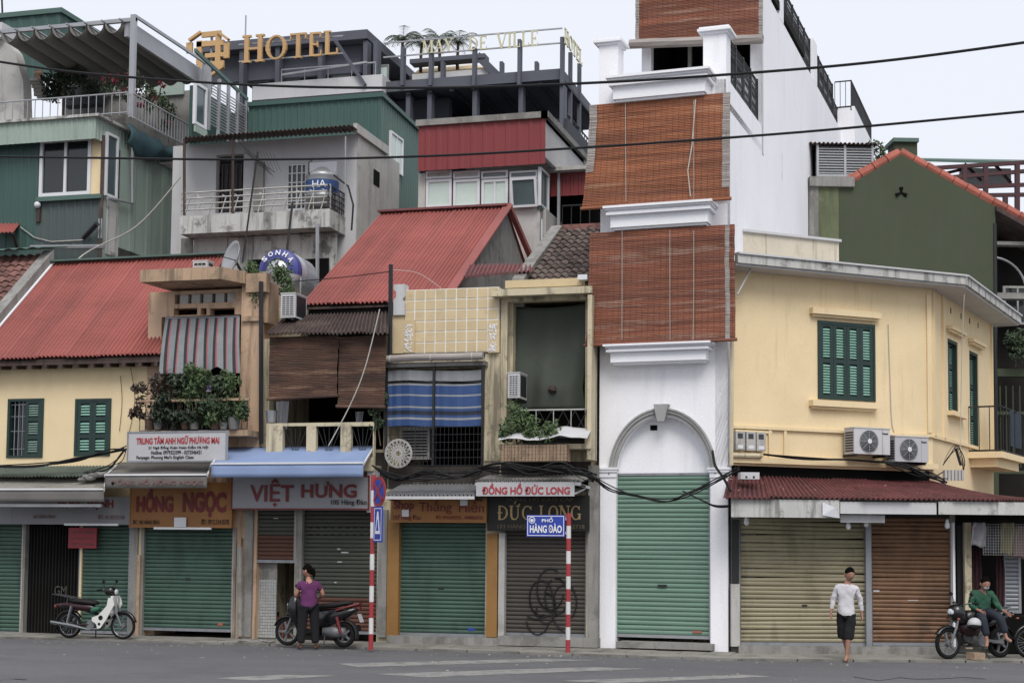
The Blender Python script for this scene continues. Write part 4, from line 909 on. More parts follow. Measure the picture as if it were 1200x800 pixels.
# upper room set back
UR = Fr(WS.W((xe, 0, 0)), WF.a); rl = UR.at(752, 70).x
u0, u1, uz0, uz1 = UR.rect(752, 48, 893, 92, 0)
zroom = UR.at(820, -30).z
wall(UR, rl, 0, zt-.3, zroom, [UR.rect(763, 46, 884, 96, 0)]).build('upper_room_wall', 'wall_white', H6)
MB(UR).box(rl, rl+.2, .22, 6, zt-.3, zroom).box(rl, 0, 2.5, 2.6, zt-.3, zroom).box(rl, 0, .22, 6, zroom-.2, zroom).build('upper_room_shell', 'interior_dark', H6)
B(UR, 'door_post', 'plaster_light', H6, 806, 50, 810, 92, .6, .7)
BL = thing('bamboo_blind', 'worn reddish bamboo blind at the top of the tall white house, topmost of its three', 'blind', UR.W((-2, -.3, 12)))
blind(UR, 745, -28, 894, 48, -.35, 'slats', MATS['bamboo_red'], BL, bow=.03, roll=False, edges=((0, .03, 1), (.97, 1, 1)))
p, q = UR.at(738, 52, -.4), UR.at(894, 46, -.4); MB().tube([UR.W(p), UR.W(q)], .11, 8).build('bottom_roll', 'bamboo_grey', BL)
# ladder-like rails and far landing
for k, (a, b) in enumerate((((997, 93), (1012, 165)), ((977, 93), (997, 93)))): pass
FL = Fr(WS.W((WS.at(984, 160).x, -.05, 0)), WF.a)
# small roof terrace at the back with rails on two sides
yb = WS.at(985, 160).x; c0_ = WS.W((yb, .0, 0)); BT = Fr(c0_, WF.a)
x0b, x1b, z0b, z1b = BT.rect(978, 95, 997, 125, 0)
LT = thing('roof_landing', 'small white rooftop landing with thin iron rails behind the white side wall', 'landing', c0_)
MB(BT).box(x0b, x1b+.1, .05, 4.5, z0b-2.5, z0b).build('landing_wall', 'wall_white', LT)
railing(BT, x0b, x1b, z0b, z1b, .05, 'iron_railing', 'metal_dark', LT, .13, .012)
S2 = Fr(BT.W((x1b, .05, 0)), WS.a); railing(S2, 0, 5, z0b-.1, z1b, 0, 'iron_railing', 'metal_dark', LT, .15, .016)
# ---------------------------------------------------------------- 7 yellow corner house
H7 = thing('yellow_corner_house', 'cream yellow corner house with green louvred shutters above a red corrugated canopy', 'house', RU.W((2.5, 2, 0)))
sc1 = RU.at(1092, 450).x; zC = RU.at(990, 323, -.5).z; zB = RU.at(980, 552).z
zBand = RU.at(980, 549).z
wn = RU.rect(958, 378, 1025, 469)
mb = wall(RU, 0, sc1, zBand, zC, [wn]); mb.build('wall', 'wall_cream', H7)
RV = Fr(RU.W((sc1, 0, 0)), rad(76)); sv = RV.at(1163, 450).x
v1_ = RV.rect(1111, 399, 1123, 483); v2_ = RV.rect(1136.5, 413, 1147, 527)
wall(RV, 0, sv, zBand-.5, zC, [v1_, v2_]).build('side_wall', 'wall_cream', H7)
# body behind
MB(RU).box(.25, sc1-.3, 3.4, 3.6, 0, zC).box(.0, .2, .22, 3.5, 0, zC).build('back_wall', 'wall_dirty_cream', H7)
# roof slab with gutter: outline in world plan
P0 = RU.W((-.12, -.5, 0)); P1 = RU.W((RU.at(1130, 334, -.5).x, -.5, 0)); P2 = RV.W((sv+.45, -.55, 0)); P3_ = RV.W((sv+.45, 2, 0)); P4 = RU.W((-.0, 3.6, 0))
RF = MB().prismz([P0.to_2d(), P1.to_2d(), P2.to_2d(), P3_.to_2d(), P4.to_2d()], zC, zC+.1).build('roof_slab', 'wall_offwhite', H7)
for a, b in ((P0, P1), (P1, P2)):
    a, b = a.copy(), b.copy(); a.z = b.z = zC+.13; MB().beam(a, b, .12, .17).build('gutter', 'wall_grimy_white', RF)
    a.z = b.z = zC+.235; MB().beam(a, b, .2, .035).build('gutter_lip', 'wall_offwhite', RF)
pp_ = [RU.at(866, 274, .9), RU.at(983, 281, .9)]
zpp = (pp_[0].z+pp_[1].z)/2
mat('wall_streaky', '#cfc4ae', .9, .08, 1, st=.7, sc_='#6e6250', ss=(7, 7, .4), s0=.53, blot=.2)
pw_ = MB(RU).box(.0, pp_[1].x, .9, 1.1, zC+.1, zpp).build('parapet', 'wall_streaky', H7)
MB(RU).box(-.05, pp_[1].x+.03, .84, 1.16, zpp, zpp+.05).build('parapet_cap', 'wall_offwhite', pw_)
MB(RU).box(.0, .5, .6, 1.2, zC+.1, zpp+.05).build('parapet_end', 'wall_streaky', pw_)
# window with four louvred leaves, lintel and sill
fw = MB(RU).box(wn[0]-.0, wn[0]+.05, -.03, .08, wn[2], wn[3]).box(wn[1]-.05, wn[1], -.03, .08, wn[2], wn[3]).box(wn[0]+.05, wn[1]-.05, -.03, .08, wn[2], wn[2]+.05).box(wn[0]+.05, wn[1]-.05, -.03, .08, wn[3]-.07, wn[3]).build('window', 'shutter_green_dark', H7, label='wide window of four green louvred leaves')
for i in range(4):
    a = wn[0]+.05+(wn[1]-wn[0]-.1)*i/4; b = wn[0]+.05+(wn[1]-wn[0]-.1)*(i+1)/4-.006; louver_leaf(RU, a, b, wn[2]+.05, wn[3]-.07, .0, fw)
for (a, b, c, d, yo) in ((953, 363, 1033, 370, .14), (953, 470, 1031, 477, .16)):
    x0, x1, z0, z1 = RU.rect(a, b, c, d, -yo); MB(RU).box(x0, x1, -yo, .0, z0, z1).box(x0+.05, x1-.05, -yo*.6, 0, z0-.05, z0-.003).build('window_ledge', 'wall_cream', H7)
# panels (recessed fields bounded by thin raised strips) and lower band
def strip(fr, a, b, c, d, yo, nm='raised_strip'): B(fr, nm, 'wall_cream', H7, a, b, c, d, -yo, 0)
strip(RU, 1087, 345, 1092, 507, .04); strip(RU, 862, 504, 905, 507, .04)
x0, x1 = RU.at(902, 506).x, sc1; zs = RU.at(1000, 508).z; MB(RU).box(0, x1, -.06, 0, zs, zs+.06).build('string_course', 'wall_cream', H7)
zs2 = RU.at(1000, 540).z; MB(RU).box(0, x1+.05, -.12, 0, zs2-.12, zs2).build('string_course', 'wall_cream', H7)
MB(RV).box(0, sv, -.05, 0, zs-.02, zs+.05).build('string_course', 'wall_cream', H7)
for px in (901, 919): q = RU.at(px, 525); MB(RU).box(q.x-.03, q.x+.03, -.05, 0, zs2, zs).build('raised_strip', 'wall_cream', H7)
for px in (1093, 1104, 1161): q = RV.at(px, 430); MB(RV).box(q.x-.02, q.x+.06, -.05, 0, zs, zC).build('raised_strip', 'wall_cream', H7)
for wv, lab, zl in ((v1_, 'narrow shuttered window on the side face', 1), (v2_, 'tall shuttered balcony door on the side face', 0)):
    f = MB(RV).box(wv[0], wv[0]+.05, .02, .2, wv[2], wv[3]).box(wv[1]-.05, wv[1], .02, .2, wv[2], wv[3]).box(wv[0]+.05, wv[1]-.05, .02, .2, wv[3]-.06, wv[3]).build('window', 'shutter_green_dark', H7, label=lab)
    m_ = (wv[0]+wv[1])/2; louver_leaf(RV, wv[0]+.05, m_, wv[2]+.02, wv[3]-.06, .12, f, panels=3); louver_leaf(RV, m_+.01, wv[1]-.05, wv[2]+.02, wv[3]-.06, .12, f, panels=3)
    MB(RV).box(wv[0]-.12, wv[1]+.3, -.14, 0, wv[3]+.18, wv[3]+.26).box(wv[0]-.08, wv[1]+.26, -.1, 0, wv[3]+.13, wv[3]+.178).build('window_ledge', 'wall_cream', H7)
    if zl: MB(RV).box(wv[0]-.12, wv[1]+.3, -.14, 0, wv[2]-.1, wv[2]).build('window_ledge', 'wall_cream', H7)
for px in (1114, 1126, 1136, 1146): q = RV.at(px, 363+(px-1114)*.55); MB(RV).box(q.x-.03, q.x+.05, -.002, .02, q.z-.08, q.z+.05).build('vent_slot', 'dark_void', H7)
# side balcony
q0 = RV.at(1139, 534, 0); zbf = v2_[2]
BS = MB(RV).box(v2_[0]-.2, v2_[1]+1.6, -.75, 0, zbf-.22, zbf-.08).box(v2_[0]-.05, v2_[1]+1.45, -.6, 0, zbf-.42, zbf-.222).build('balcony_slab', 'wall_cream', H7)
bf = Fr(RV.W((v2_[0]-.15, -.7, 0)), RV.a); railing(bf, 0, v2_[1]-v2_[0]+1.65, zbf-.05, zbf+.95, 0, 'balcony_railing', 'metal_dark', H7, .3, .012)
bf2 = Fr(RV.W((v2_[0]-.15, -.7, 0)), RV.a+PI/2); railing(bf2, 0, .7, zbf-.05, zbf+.95, 0, 'balcony_railing', 'metal_dark', H7, .18, .012)
mat('tarp_navy', '#27343f', .7, .2, 3); 
def fn(u, v): return (1.0+1.2*u, -.02-.03*math.sin(u*9), zbf+.95-.85*v)
tag(MB(bf).grid(fn, 12, 4).build('tarp', 'tarp_navy', thick=.006), 'dark navy tarp hung over the side balcony railing', 'tarp')
mb = MB(RV).box(sv-.02, sv+.25, .0, .3, 0, zC)
# ---- street floor, turned with the kerb
gx1 = RG.at(1200, 600).x+1.6
zf0, zf1 = RG.at(950, 608, -1.0).z, RG.at(950, 586, -1.0).z
sB7, sC7 = RG.rect(868, 606, 1014, 760), RG.rect(1022, 606, 1114, 760)
zt7 = zf1+.12
sD7 = RG.rect(1120, 606, 1250, 760)
mb = wall(RG, 0, gx1, 0, zt7, [(sB7[0], sB7[1], -.01, sB7[3]+.3), (sC7[0], sC7[1], -.01, sC7[3]+.3), (sD7[0], sD7[1], -.01, sD7[3]+.3)])
mb.build('shop_wall', 'plaster_grey', H7)
MB(RG).box(0, gx1, 2.6, 2.7, 0, zt7).box(0, .15, .22, 2.6, 0, zt7).box(0, gx1, .22, 2.6, zt7-.08, zt7).build('shop_shell', 'interior_dark', H7)
roller(RG, 868, 606, 1014, 756, .06, 'roller_beige', H7, 'wide beige roller shutter behind the walking man', h=.082, rail='metal_dark')
roller(RG, 1022, 606, 1114, 756, .06, 'roller_brown', H7, 'orange-brown roller shutter right of the grey post', h=.082, rail='metal_dark')
B(RG, 'post', 'metal_grey', H7, 1015, 606, 1021, 762, -.08, .05); B(RG, 'plinth', 'plaster_grey', H7, 866, 757, 1122, 767, -.22, .2)
B(RG, 'doorstep_wall', 'plaster_light', H7, 857, 684, 867, 757, -.15, 0); B(RG, 'door_jamb', 'metal_dark', H7, 858, 608, 866, 683, -.05, 0)
for px, m in ((1117, 'trim_white'), (1131, 'wall_dirty_cream')): B(RG, 'post', m, H7, px, 612, px+(2.5 if px < 1120 else 8), 760, -.12, .0)
B(RG, 'lock_plate', 'metal_dark', H7, 940, 708, 946, 710, .02, .05)
# canopy: red corrugated sheets and white fascia
mat('canopy_red', '#6e3638', .65, .2, 1.5, rnd=.12, st=.6, sc_='#33201f', s0=.5, blot=.5, bc='#4c2c2c', b0=.54)
CN = thing('red_canopy', 'long red corrugated canopy with white fascia over the shops of the corner house', 'canopy', RG.W((3, -.6, 3)))
cy = -1.0
cl = RG.at(848, 590, cy); cr = RG.at(1245, 590, cy)
zc = RG.at(960, 584, cy).z
F0 = RG.W((cl.x, cy, zc)); F1 = RG.W((RG.at(1180, 588, cy).x+1.2, cy, zc))
b0 = RU.W((0.0, -.02, 0)); b0.z = RU.at(950, 561).z; b1 = RU.W((RU.at(1088, 552).x, -.02, 0)); b1.z = b0.z
MB(RU).box(.02, sc1-.05, .05, .12, b0.z-.4, zBand).build('shadow_gap', 'dark_void', H7)  # near-black panel, paints in the shadow between string course and canopy
Fm = RG.W((RG.at(1172, 588, cy).x, cy, zc))
# two sheets: front one back to the facade, the second folding round the chamfer
sheets(M0, F0, Fm, b1, b0, 60, .022, 6, 'roof_sheet', 'canopy_red', CN, rows=3)
b2 = RV.W((sv+1.6, -.0, b1.z-.25))
sheets(M0, Fm, F1, b2, b1+Vector((0, 0, .03)), 22, .022, 2, 'roof_sheet', 'canopy_red', CN, rows=3)
for k, (a, b, t, bt) in enumerate(((857, 985, 585, 606), (985, 1099, 588, 602), (1100, 1245, 588, 603))):
    x0, x1, z0, z1 = RG.rect(a, t, b, bt, cy+.06); MB(RG).box(x0, x1-.02, cy+.06+.02*(k == 1), cy+.1+.02*(k == 1), z0, min(z1, zc-.02)).build('fascia_panel', 'wall_grimy_white' if k != 1 else 'wall_offwhite', CN)
for x in (.3, 1.8, 3.4, 5.0, 6.4): MB(RG).beam((x, cy+.1, zc-.12), (x, 0, zc+.05), .05, .05).build('bracket', 'metal_grey', CN)
x0, x1, z0, z1 = RG.rect(965, 603, 978, 606, cy+.03)
mb = MB(RG); a = RG.at(964, 588, cy+.03); b = RG.at(984, 605, cy+.03); mb.quad((a.x, cy+.04, b.z+.02), (b.x, cy+.02, b.z-.03), (b.x-.1, cy-.02, a.z-.1), (a.x, cy+.03, a.z)).build('torn_notice', 'text_white', CN, thick=.006)
B(RG, 'hanging_board', 'wall_offwhite', CN, 985, 603, 1037, 612, -.75, -.7)
for px, py, lab in ((994, 611, 'clear bulb hanging under the canopy before the beige shutter'), (1015, 608, 'clear bulb hanging under the canopy beside the grey post'), (1110, 610, 'small white lamp under the canopy above the end of the brown shutter'), (875, 606, 'small white lamp under the left end of the red canopy')):
    q = RG.W(RG.at(px, py, -.6)); t = thing('hanging_bulb', lab, 'lamp', q); MB().tube([(q.x, q.y, q.z+.2), (q.x, q.y, q.z+.02)], .006, 4).build('flex', 'cable_black', t)
    MB().lathe([(.02, .03), (.03, 0), (.045, -.06), (.05, -.1), (.035, -.14), (.0, -.155)], q, n=10).build('bulb', 'frame_white', t, smooth=True)
# goods at the right end
B(RG, 'folding_grille', 'metal_dark', H7, 1122, 615, 1129, 756, .05, .12)
mat('cloth_maroon', '#3f2028', .9, .3, 9); mat('bag_yellow', '#6b6532', .7, .1, 3); mat('bag_white', '#8b8b8f', .7, .1, 3, blot=.6, bc='#8b3040', bsc=4); mat('bag_navy', '#22293c', .7, .1, 3); mat('bag_pink', '#6f5656', .7, .1, 3)
def cloth(px0, py0, px1, py1, y, m, label, cat, nm, amp=.04, wv=9):
    x0, x1, z0, z1 = RG.rect(px0, py0, px1, py1, y)
    def fn(u, v): return (x0+(x1-x0)*(u if v > .1 else .5+(u-.5)*.8), y-amp*math.sin(u*wv+v*3)-amp*.5*math.sin(v*5), z1+(z0-z1)*v+.03*math.sin(u*7)*v)
    return tag(MB(RG).grid(fn, 14, 10).build(nm, m, thick=.01, smooth=True), label, cat)
cloth(1138, 612, 1156, 640, -.5, 'bag_white', 'white and red plastic bag hanging under the right end of the canopy', 'bag', 'hanging_bag')
cloth(1153, 616, 1172, 648, -.4, 'bag_navy', 'dark navy bag hanging between the white bag and the yellow one', 'bag', 'hanging_bag')
cloth(1172, 612, 1190, 650, -.45, 'bag_yellow', 'dull yellow bag hanging behind the wire grid at the right', 'bag', 'hanging_bag')
cloth(1188, 616, 1212, 655, -.42, 'bag_pink', 'pale pink bag hanging at the right edge behind the wire grid', 'bag', 'hanging_bag')
cloth(1139, 640, 1150, 752, .0, 'cloth_maroon', 'long dotted maroon cloth hanging behind the motorbike rider', 'cloth', 'hanging_cloth', .03, 14)
cloth(1167, 645, 1177, 752, .0, 'cloth_maroon', 'long dotted maroon cloth hanging right of the dark doorway', 'cloth', 'hanging_cloth', .03, 14)
roller(RG, 1178, 650, 1193, 718, .03, 'metal_grey', H7, 'short grey roller shutter at the right edge', h=.08)
tb = B(RG, 'display_table', 'dark_void', None, 1176, 722, 1260, 765, .0, .9); tag(tb, 'dark covered stall counter below the short grey shutter at the right edge', 'counter')
WG = thing('wire_grid', 'square wire display grid hanging under the right end of the canopy', 'grid', RG.W(RG.at(1175, 640, -.6)))
mb = MB(RG); a, b, c, d = RG.rect(1152, 614, 1230, 650, -.62)
for i in range(27): x = a+(b-a)*i/26; mb.tube([(x, -.62, c), (x, -.62, d)], .004, 4)
for i in range(12): z = c+(d-c)*i/11; mb.tube([(a, -.62, z), (b, -.62, z)], .004, 4)
mb.build('wires', 'plaster_grey', WG)
# ---------------------------------------------------------------- 8 green gable house behind
gs = WS.at(947, 250).x
GF = Fr(WS.W((gs, -.02, 0)), rad(17)); H8 = thing('green_gable_house', 'big dark green gable wall with orange tile coping behind the corner house', 'house', GF.W((5, 1, 0)))
g = lambda px, py, y=0: GF.at(px, py, y)
pk, le, wr = g(1056, 181), g(998, 215), g(1200, 261); xR8 = g(1167, 300).x; 
sl_ = (wr.z-pk.z)/(wr.x-pk.x); zr8 = pk.z+sl_*(xR8-pk.x); zl8 = g(946, 219).z
slL = (pk.z-le.z)/(pk.x-le.x)
mb = MB(GF).prism([(0, 3), (xR8, 3), (xR8, zr8), (pk.x, pk.z), (le.x, le.z), (le.x, zl8), (0, zl8)], 0, .3)
mb.prism([(0, 3), (.25, 3), (.25, zl8), (0, zl8)], .3, 8)
mb.build('gable_wall', 'wall_green_dark', H8)
x0, x1, z0, z1 = GF.rect(947, 219, 983, 330, -.015); xm_ = g(959, 260).x; MB(GF).box(xm_, x1, -.012, 0, 3, z1).build('moss_patch', 'moss_wall', H8); MB(GF).box(0, xm_, -.014, 0, 3, z1).build('bare_plaster', 'plaster_grey', H8)
MB(GF).box(0, le.x+.05, -.12, .35, zl8, g(960, 208).z).build('coping', 'plaster_grey', H8)
def coping(a, b):
    a, b = Vector(a), Vector(b); n = int((b-a).length/.36); s0 = None; d = (b-a).normalized()
    for i in range(n):
        p = a.lerp(b, (i+.5)/n); 
        if s0 is None:
            L = (b-a).length/n; mb = MB(GF); 
            mb.tube([a+d*0+Vector((0, .12, 0)), a+d*L*.96+Vector((0, .12, 0))], [.15, .13], 8); s0 = mb.build('coping_tile', 'brick_orange', H8); base = s0.location.copy()
        else: inst(s0, 'coping_tile', base+GF.m.to_3x3() @ (d*(b-a).length/n*i), (random.uniform(-.02, .02), random.uniform(-.02, .02), 0), H8)
coping((le.x-.1, 0, le.z+.05), (pk.x, 0, pk.z+.07)); coping((pk.x, 0, pk.z+.07), (wr.x+.6, 0, wr.z+.07-.6*.4))
MB(GF).hexa([(xR8, -.1, zr8-.12), (wr.x+1, -.1, wr.z+sl_*1-.12), (wr.x+1, 5, wr.z+sl_-.12), (xR8, 5, zr8-.12), (xR8, -.1, zr8+.0), (wr.x+1, -.1, wr.z+sl_), (wr.x+1, 5, wr.z+sl_), (xR8, 5, zr8)]).build('roof_deck', 'roof_rust', H8)
vm = g(1056, 226); mb = MB(GF)
for a in (90, 210, 330): mb.tube([(vm.x, -.01, vm.z), (vm.x+.16*math.cos(rad(a)), -.01, vm.z+.14*math.sin(rad(a)))], [.02, .06], 5)
mb.build('trefoil_vent', 'dark_void', H8)
ch = B(GF, 'chimney', 'wall_green_dark', H8, 1049, 166, 1075, 190, .6, 1.3); B(GF, 'chimney_cap', 'clad_green_trim', ch, 1047, 161.5, 1077, 166, .5, 1.4)
MB(GF).tube([g(1166, 262), g(1167, 540)], .05, 6).build('drain_pipe', 'metal_dark', H8)
LB = thing('louvre_box', 'grey slatted ventilation box with corrugated lid beside the green gable', 'vent box', GF.W(g(990, 205, .4)))
x0, x1, z0, z1 = GF.rect(957, 170, 1024, 207, .2); MB(GF).box(x0, x0+.06, .2, .3, z0, z1).box(x1-.06, x1, .2, .3, z0, z1).box((x0+x1)/2-.03, (x0+x1)/2+.03, .2, .3, z0, z1).box(x0+.06, (x0+x1)/2-.03, .2, .3, z0, z0+.06).box((x0+x1)/2+.03, x1-.06, .2, .3, z0, z0+.06).build('frame', 'steel_grey', LB)
s0 = None
for i in range(10):
    z = z0+.08+(z1-z0-.12)*i/10
    if s0 is None: s0 = MB(GF).hexa([(x0+.06, .21, z), (x1-.06, .21, z), (x1-.06, .29, z+.08), (x0+.06, .29, z+.08), (x0+.06, .21, z+.02), (x1-.06, .21, z+.02), (x1-.06, .29, z+.1), (x0+.06, .29, z+.1)]).build('slat', 'steel_grey', LB); z00_ = z; l0_ = s0.location.copy()
    else: inst(s0, 'slat', l0_+Vector((0, 0, z-z00_)), (0, 0, 0), LB)
MB(GF).box(x0+.02, x1-.02, .4, 1.3, z0, z1).build('inner_box', 'dark_void', LB)
corr(GF, (x0-.2, .1, z1+.02), (x1+.1, .1, z1+.02), (x1+.1, 1.4, z1+.12), (x0-.2, 1.4, z1+.12), 16, .025, 'lid', 'roof_rust', LB)
RP = thing('roof_plant', 'small pale leafy plant beside the louvre box on the roof', 'plant', GF.W(g(1030, 205, .6))); q = GF.W(g(1031, 180, .6)); gg = MB(); clumps(gg, [q, q+Vector((.05, 0, -.25)), q+Vector((-.15, 0, .15))], .25, 90, .07); gg.build('foliage', 'leaf_light', RP, recalc=False); MB().tube([GF.W(g(1031, 206, .6)), q], .015, 4).build('stem', 'stem_brown', RP)
# right-hand dark balcony facade under the roof
DB = thing('dark_balcony_house', 'dark recessed balconies with grilles at the right edge beside the green gable', 'house', GF.W((xR8+1, 1.5, 0)))
MB(GF).box(xR8, xR8+6, 1.6, 1.8, 0, g(1190, 268, 1.6).z).build('wall', 'interior_dark', DB)
for (a, b, c, d) in ((1168, 283, 1215, 287), (1168, 343, 1215, 350), (1168, 432, 1230, 441), (1168, 482, 1230, 486), (1168, 551, 1230, 555)): B(GF, 'floor_edge', 'plaster_grey' if c < 1220 else 'wall_green_dark', DB, a, b, c, d, .3, .6)
ar_ = MB(GF); q = g(1166, 270)
ar_.tube([(g(1168, 298).x+.9*math.sin(t*PI/20)*1.0, .4, g(1168, 298).z-.9+.9*math.cos(t*PI/20)) for t in range(0, 11)], .03, 5).build('curved_bracket', 'steel_grey', DB)
for k, px in enumerate((1172, 1179, 1187, 1195, 1203)): B(GF, 'grille_bar', 'wall_green_dark', DB, px, 452, px+1.3, 548, .35, .4)
window(GF, 1176, 335, 1210, 380, .9, DB, 'plaster_light', 'glass_dark', 2)
pl_ = thing('balcony_plant', 'dark green bush on the balcony at the right edge above the navy tarp', 'plant', GF.W(g(1190, 425, .2)))
gg = MB(); q = GF.W(g(1192, 397, .2)); clumps(gg, [q, q+Vector((.2, 0, -.3)), q+Vector((.35, 0, .1)), q+Vector((-.1, 0, -.15))], .4, 240, .07); gg.build('foliage', 'leaf_green', pl_, recalc=False)
MB().tube([GF.W(g(1190, 430, .2)), q], .02, 5).build('stem', 'stem_brown', pl_)
# brown steel frame on the roof beyond
SF = thing('steel_roof_frame', 'maroon steel roof frame under a green sheet roof at the upper right', 'frame', GF.W((9, 6, 8)))
mat('steel_maroon', '#4a2428', .6, .15, 2)
sf = lambda px, py, y=6: GF.at(px, py, y)
def bm_(a, b, w_=.11, y=6, m='steel_maroon', nm='beam'): MB(GF).beam(sf(*a, y), sf(*b, y), w_).build(nm, m, SF)
MB(GF).hexa([sf(1070, 189), sf(1240, 194), sf(1240, 192, 9), sf(1070, 188, 9), sf(1070, 186), sf(1240, 190), sf(1240, 188, 9), sf(1070, 185, 9)]).build('sheet_roof', 'clad_green_trim', SF)
for a, b in (((1095, 197), (1210, 190)), ((1100, 209), (1210, 200)), ((1120, 220), (1215, 216)), ((1150, 229), (1215, 228))): bm_(a, b, .11)
for px, y0, y1 in ((1155, 193, 232), (1178, 230, 262), (1192, 192, 258), (1130, 194, 215), (1205, 192, 262)): bm_((px, y0), (px, y1), .13, nm='post')
for a, b in (((1130, 192), (1150, 212)), ((1165, 192), (1185, 215)), ((1100, 205), (1130, 198))): bm_(a, b, .08, 7, nm='brace')
MB(GF).box(sf(1125, 210, 9).x, sf(1185, 210, 9).x, 9, 9.1, sf(1150, 218, 9).z, sf(1150, 197, 9).z).build('rear_sheet', 'wall_offwhite', SF)
# ---------------------------------------------------------------- background: green clad house with a roof terrace
Yg = 5.2; LG = Fr((0, Yg, 0), 0)
K1 = thing('green_clad_house', 'green corrugated metal house with white windows and roof terrace at upper left', 'house', (-21, 6, 0))
xc = LG.at(119, 230).x; xl = LG.at(-60, 230).x; zt_ = LG.at(60, 164).z; zf_ = LG.at(60, 139).z
ww = LG.rect(46, 162, 106, 229)
ribwall(LG, xl, ww[0]-.02, 5, zt_, 0, .22, 'cladding', 'clad_green', K1)
ribwall(LG, ww[0]-.02, xc, 5, ww[2]-.12, 0, .22, 'cladding', 'clad_slate', K1)
ribwall(LG, ww[0]-.02, xc, ww[3], zt_, 0, .22, 'cladding', 'clad_green', K1)
MB(LG).box(ww[1]+.02, xc, .02, .1, ww[2]-.12, ww[3]).build('corner_wall', 'wall_cream', K1)
B(LG, 'sill_board', 'clad_green_trim', K1, 42, 229, 118, 234, -.15, .05)
window(LG, 46, 162, 106, 229, -.03, K1, 'frame_white', 'glass_dark', 2, fw=.09, dep=.12)
cu_ = MB(LG); a, b, c, d = LG.rect(49, 168, 62, 224, .14); cu_.grid(lambda u, v: (a+(b-a)*u, .14+.03*math.sin(u*16), c+(d-c)*v), 16, 1).build('curtain', 'wall_offwhite', K1)
LGs = Fr(LG.W((xc+.05, .05, 0)), PI/2); sx = LGs.at(214, 250).x
x0, x1, z0, z1 = LGs.rect(125, 157, 139, 232)
ribwall(LGs, x1+.08, sx, LGs.at(180, 305).z, zt_-.05, 0, .75, 'cladding', 'clad_green_grey', K1)
MB(LGs).box(0, x1+.1, .02, .1, z1, zt_).box(0, x1+.1, .02, .1, 4, z0).build('corner_wall', 'clad_green_grey', K1)
B(LGs, 'lower_wall', 'wall_grimy_white', K1, 125, 236, 139, 300, -.01, .01)
window(LGs, 125, 157, 139, 232, -.05, K1, 'frame_white', 'glass_mid', 1, fw=.07)
MB(LG).box(xl, xc, .1, .2, 3, zt_).box(xl, xc, .2, sx, zt_-.1, zt_+.02).box(xl, xc, sx, sx+.2, 3, zt_).build('wall', 'plaster_grey', K1)
MB(LG).tube([(xc+.04, -.06, zt_), (xc+.04, -.06, 5)], .05, 6).build('drain_pipe', 'roof_rust', K1)
# fascia around terrace
fz0, fz1 = LG.at(60, 166, -.4).z, LG.at(60, 141, -.4).z; xf = LG.at(112, 150, -.4).x
ribwall(LG, xl, xf, fz0, fz1, -.4, .16, 'fascia_cladding', 'clad_green_grey', K1, amp=.015)
LGf = Fr(LG.W((xf, -.4, 0)), PI/2); ribwall(LGf, 0, 3.4, fz0, fz1, 0, .16, 'fascia_cladding', 'clad_green_grey', K1, amp=.015)
MB(LG).box(xl, xf+.15, -.5, sx, fz1, fz1+.07).build('terrace_floor', 'wall_grimy_white', K1)
lmp = LG.at(44, 240, -.1); lw = thing('wall_lamp', 'small white globe lamp on the dark green cladding below the window', 'lamp', LG.W(lmp)); MB(LG).sph(lmp, .09, 10, 8).build('globe', 'frame_white', lw, smooth=True); MB(LG).box(lmp.x-.05, lmp.x+.05, -.08, 0, lmp.z-.45, lmp.z-.1).build('bracket', 'roof_rust', lw)
rs = thing('small_red_awning', 'tiny faded red sheet awning at the far left on green cladding', 'awning', LG.W(LG.at(5, 265, -.4))); corr(LG, LG.at(-20, 273, -.7), LG.at(15, 272, -.7), LG.at(23, 262, 0), LG.at(-12, 262, 0), 8, .02, 'sheet', 'roof_red', rs)
MB(LG).beam(LG.at(15, 273, -.65), LG.at(20, 290, 0), .06).build('bracket', 'roof_rust', rs)
cd_ = MB(LG); cd_.tube([LG.at(24, 266, -.05), LG.at(40, 278, -.05), LG.at(60, 283, -.05), LG.at(98, 281, -.05)], .015, 4); cd_ = cd_.build('wire', 'wire_light', K1)
MB(LG).tube([LG.at(36, 290, -.3), LG.at(122, 289, -.3)], .06, 6).build('gutter_pipe', 'steel_grey', K1)
MB(LG).box(LG.at(115, 270, -.1).x, LG.at(119, 270, -.1).x, -.1, 0, LG.at(116, 280).z, LG.at(116, 257).z).build('stay_rod', 'steel_grey', K1)
dk = MB(LG).tube([LG.at(98, 279, -.1), LG.at(114, 262, -.35)], .07, 5); tag(dk.build('wall_bracket', 'metal_dark'), 'dark angled bracket fixed to the slate cladding above the tiled roof', 'bracket')
# tarp over the side
mat('tarp_teal', '#3b6068', .75, .15, 3, blot=.3, bc='#2c4348')
q = [LGs.at(148, 150, -.15), LGs.at(228, 192, -.15)]
def fn(u, v): p = q[0].lerp(q[1], u); return (p.x, p.y-.15*math.sin(v*PI)-.04*math.sin(u*20), p.z+.12-v*(.55+.15*math.sin(u*7))+.03*math.sin(u*31))
tag(MB(LGs).grid(fn, 30, 8).build('tarp', 'tarp_teal', smooth=True, thick=.01), 'teal tarp sagging along the side edge of the green clad terrace', 'tarp')
MB(LGs).tube([LGs.at(155, 150, -.12), LGs.at(155, 238, -.12), LGs.at(126, 232, -.12)], .045, 6).build('downpipe', 'steel_grey', K1)
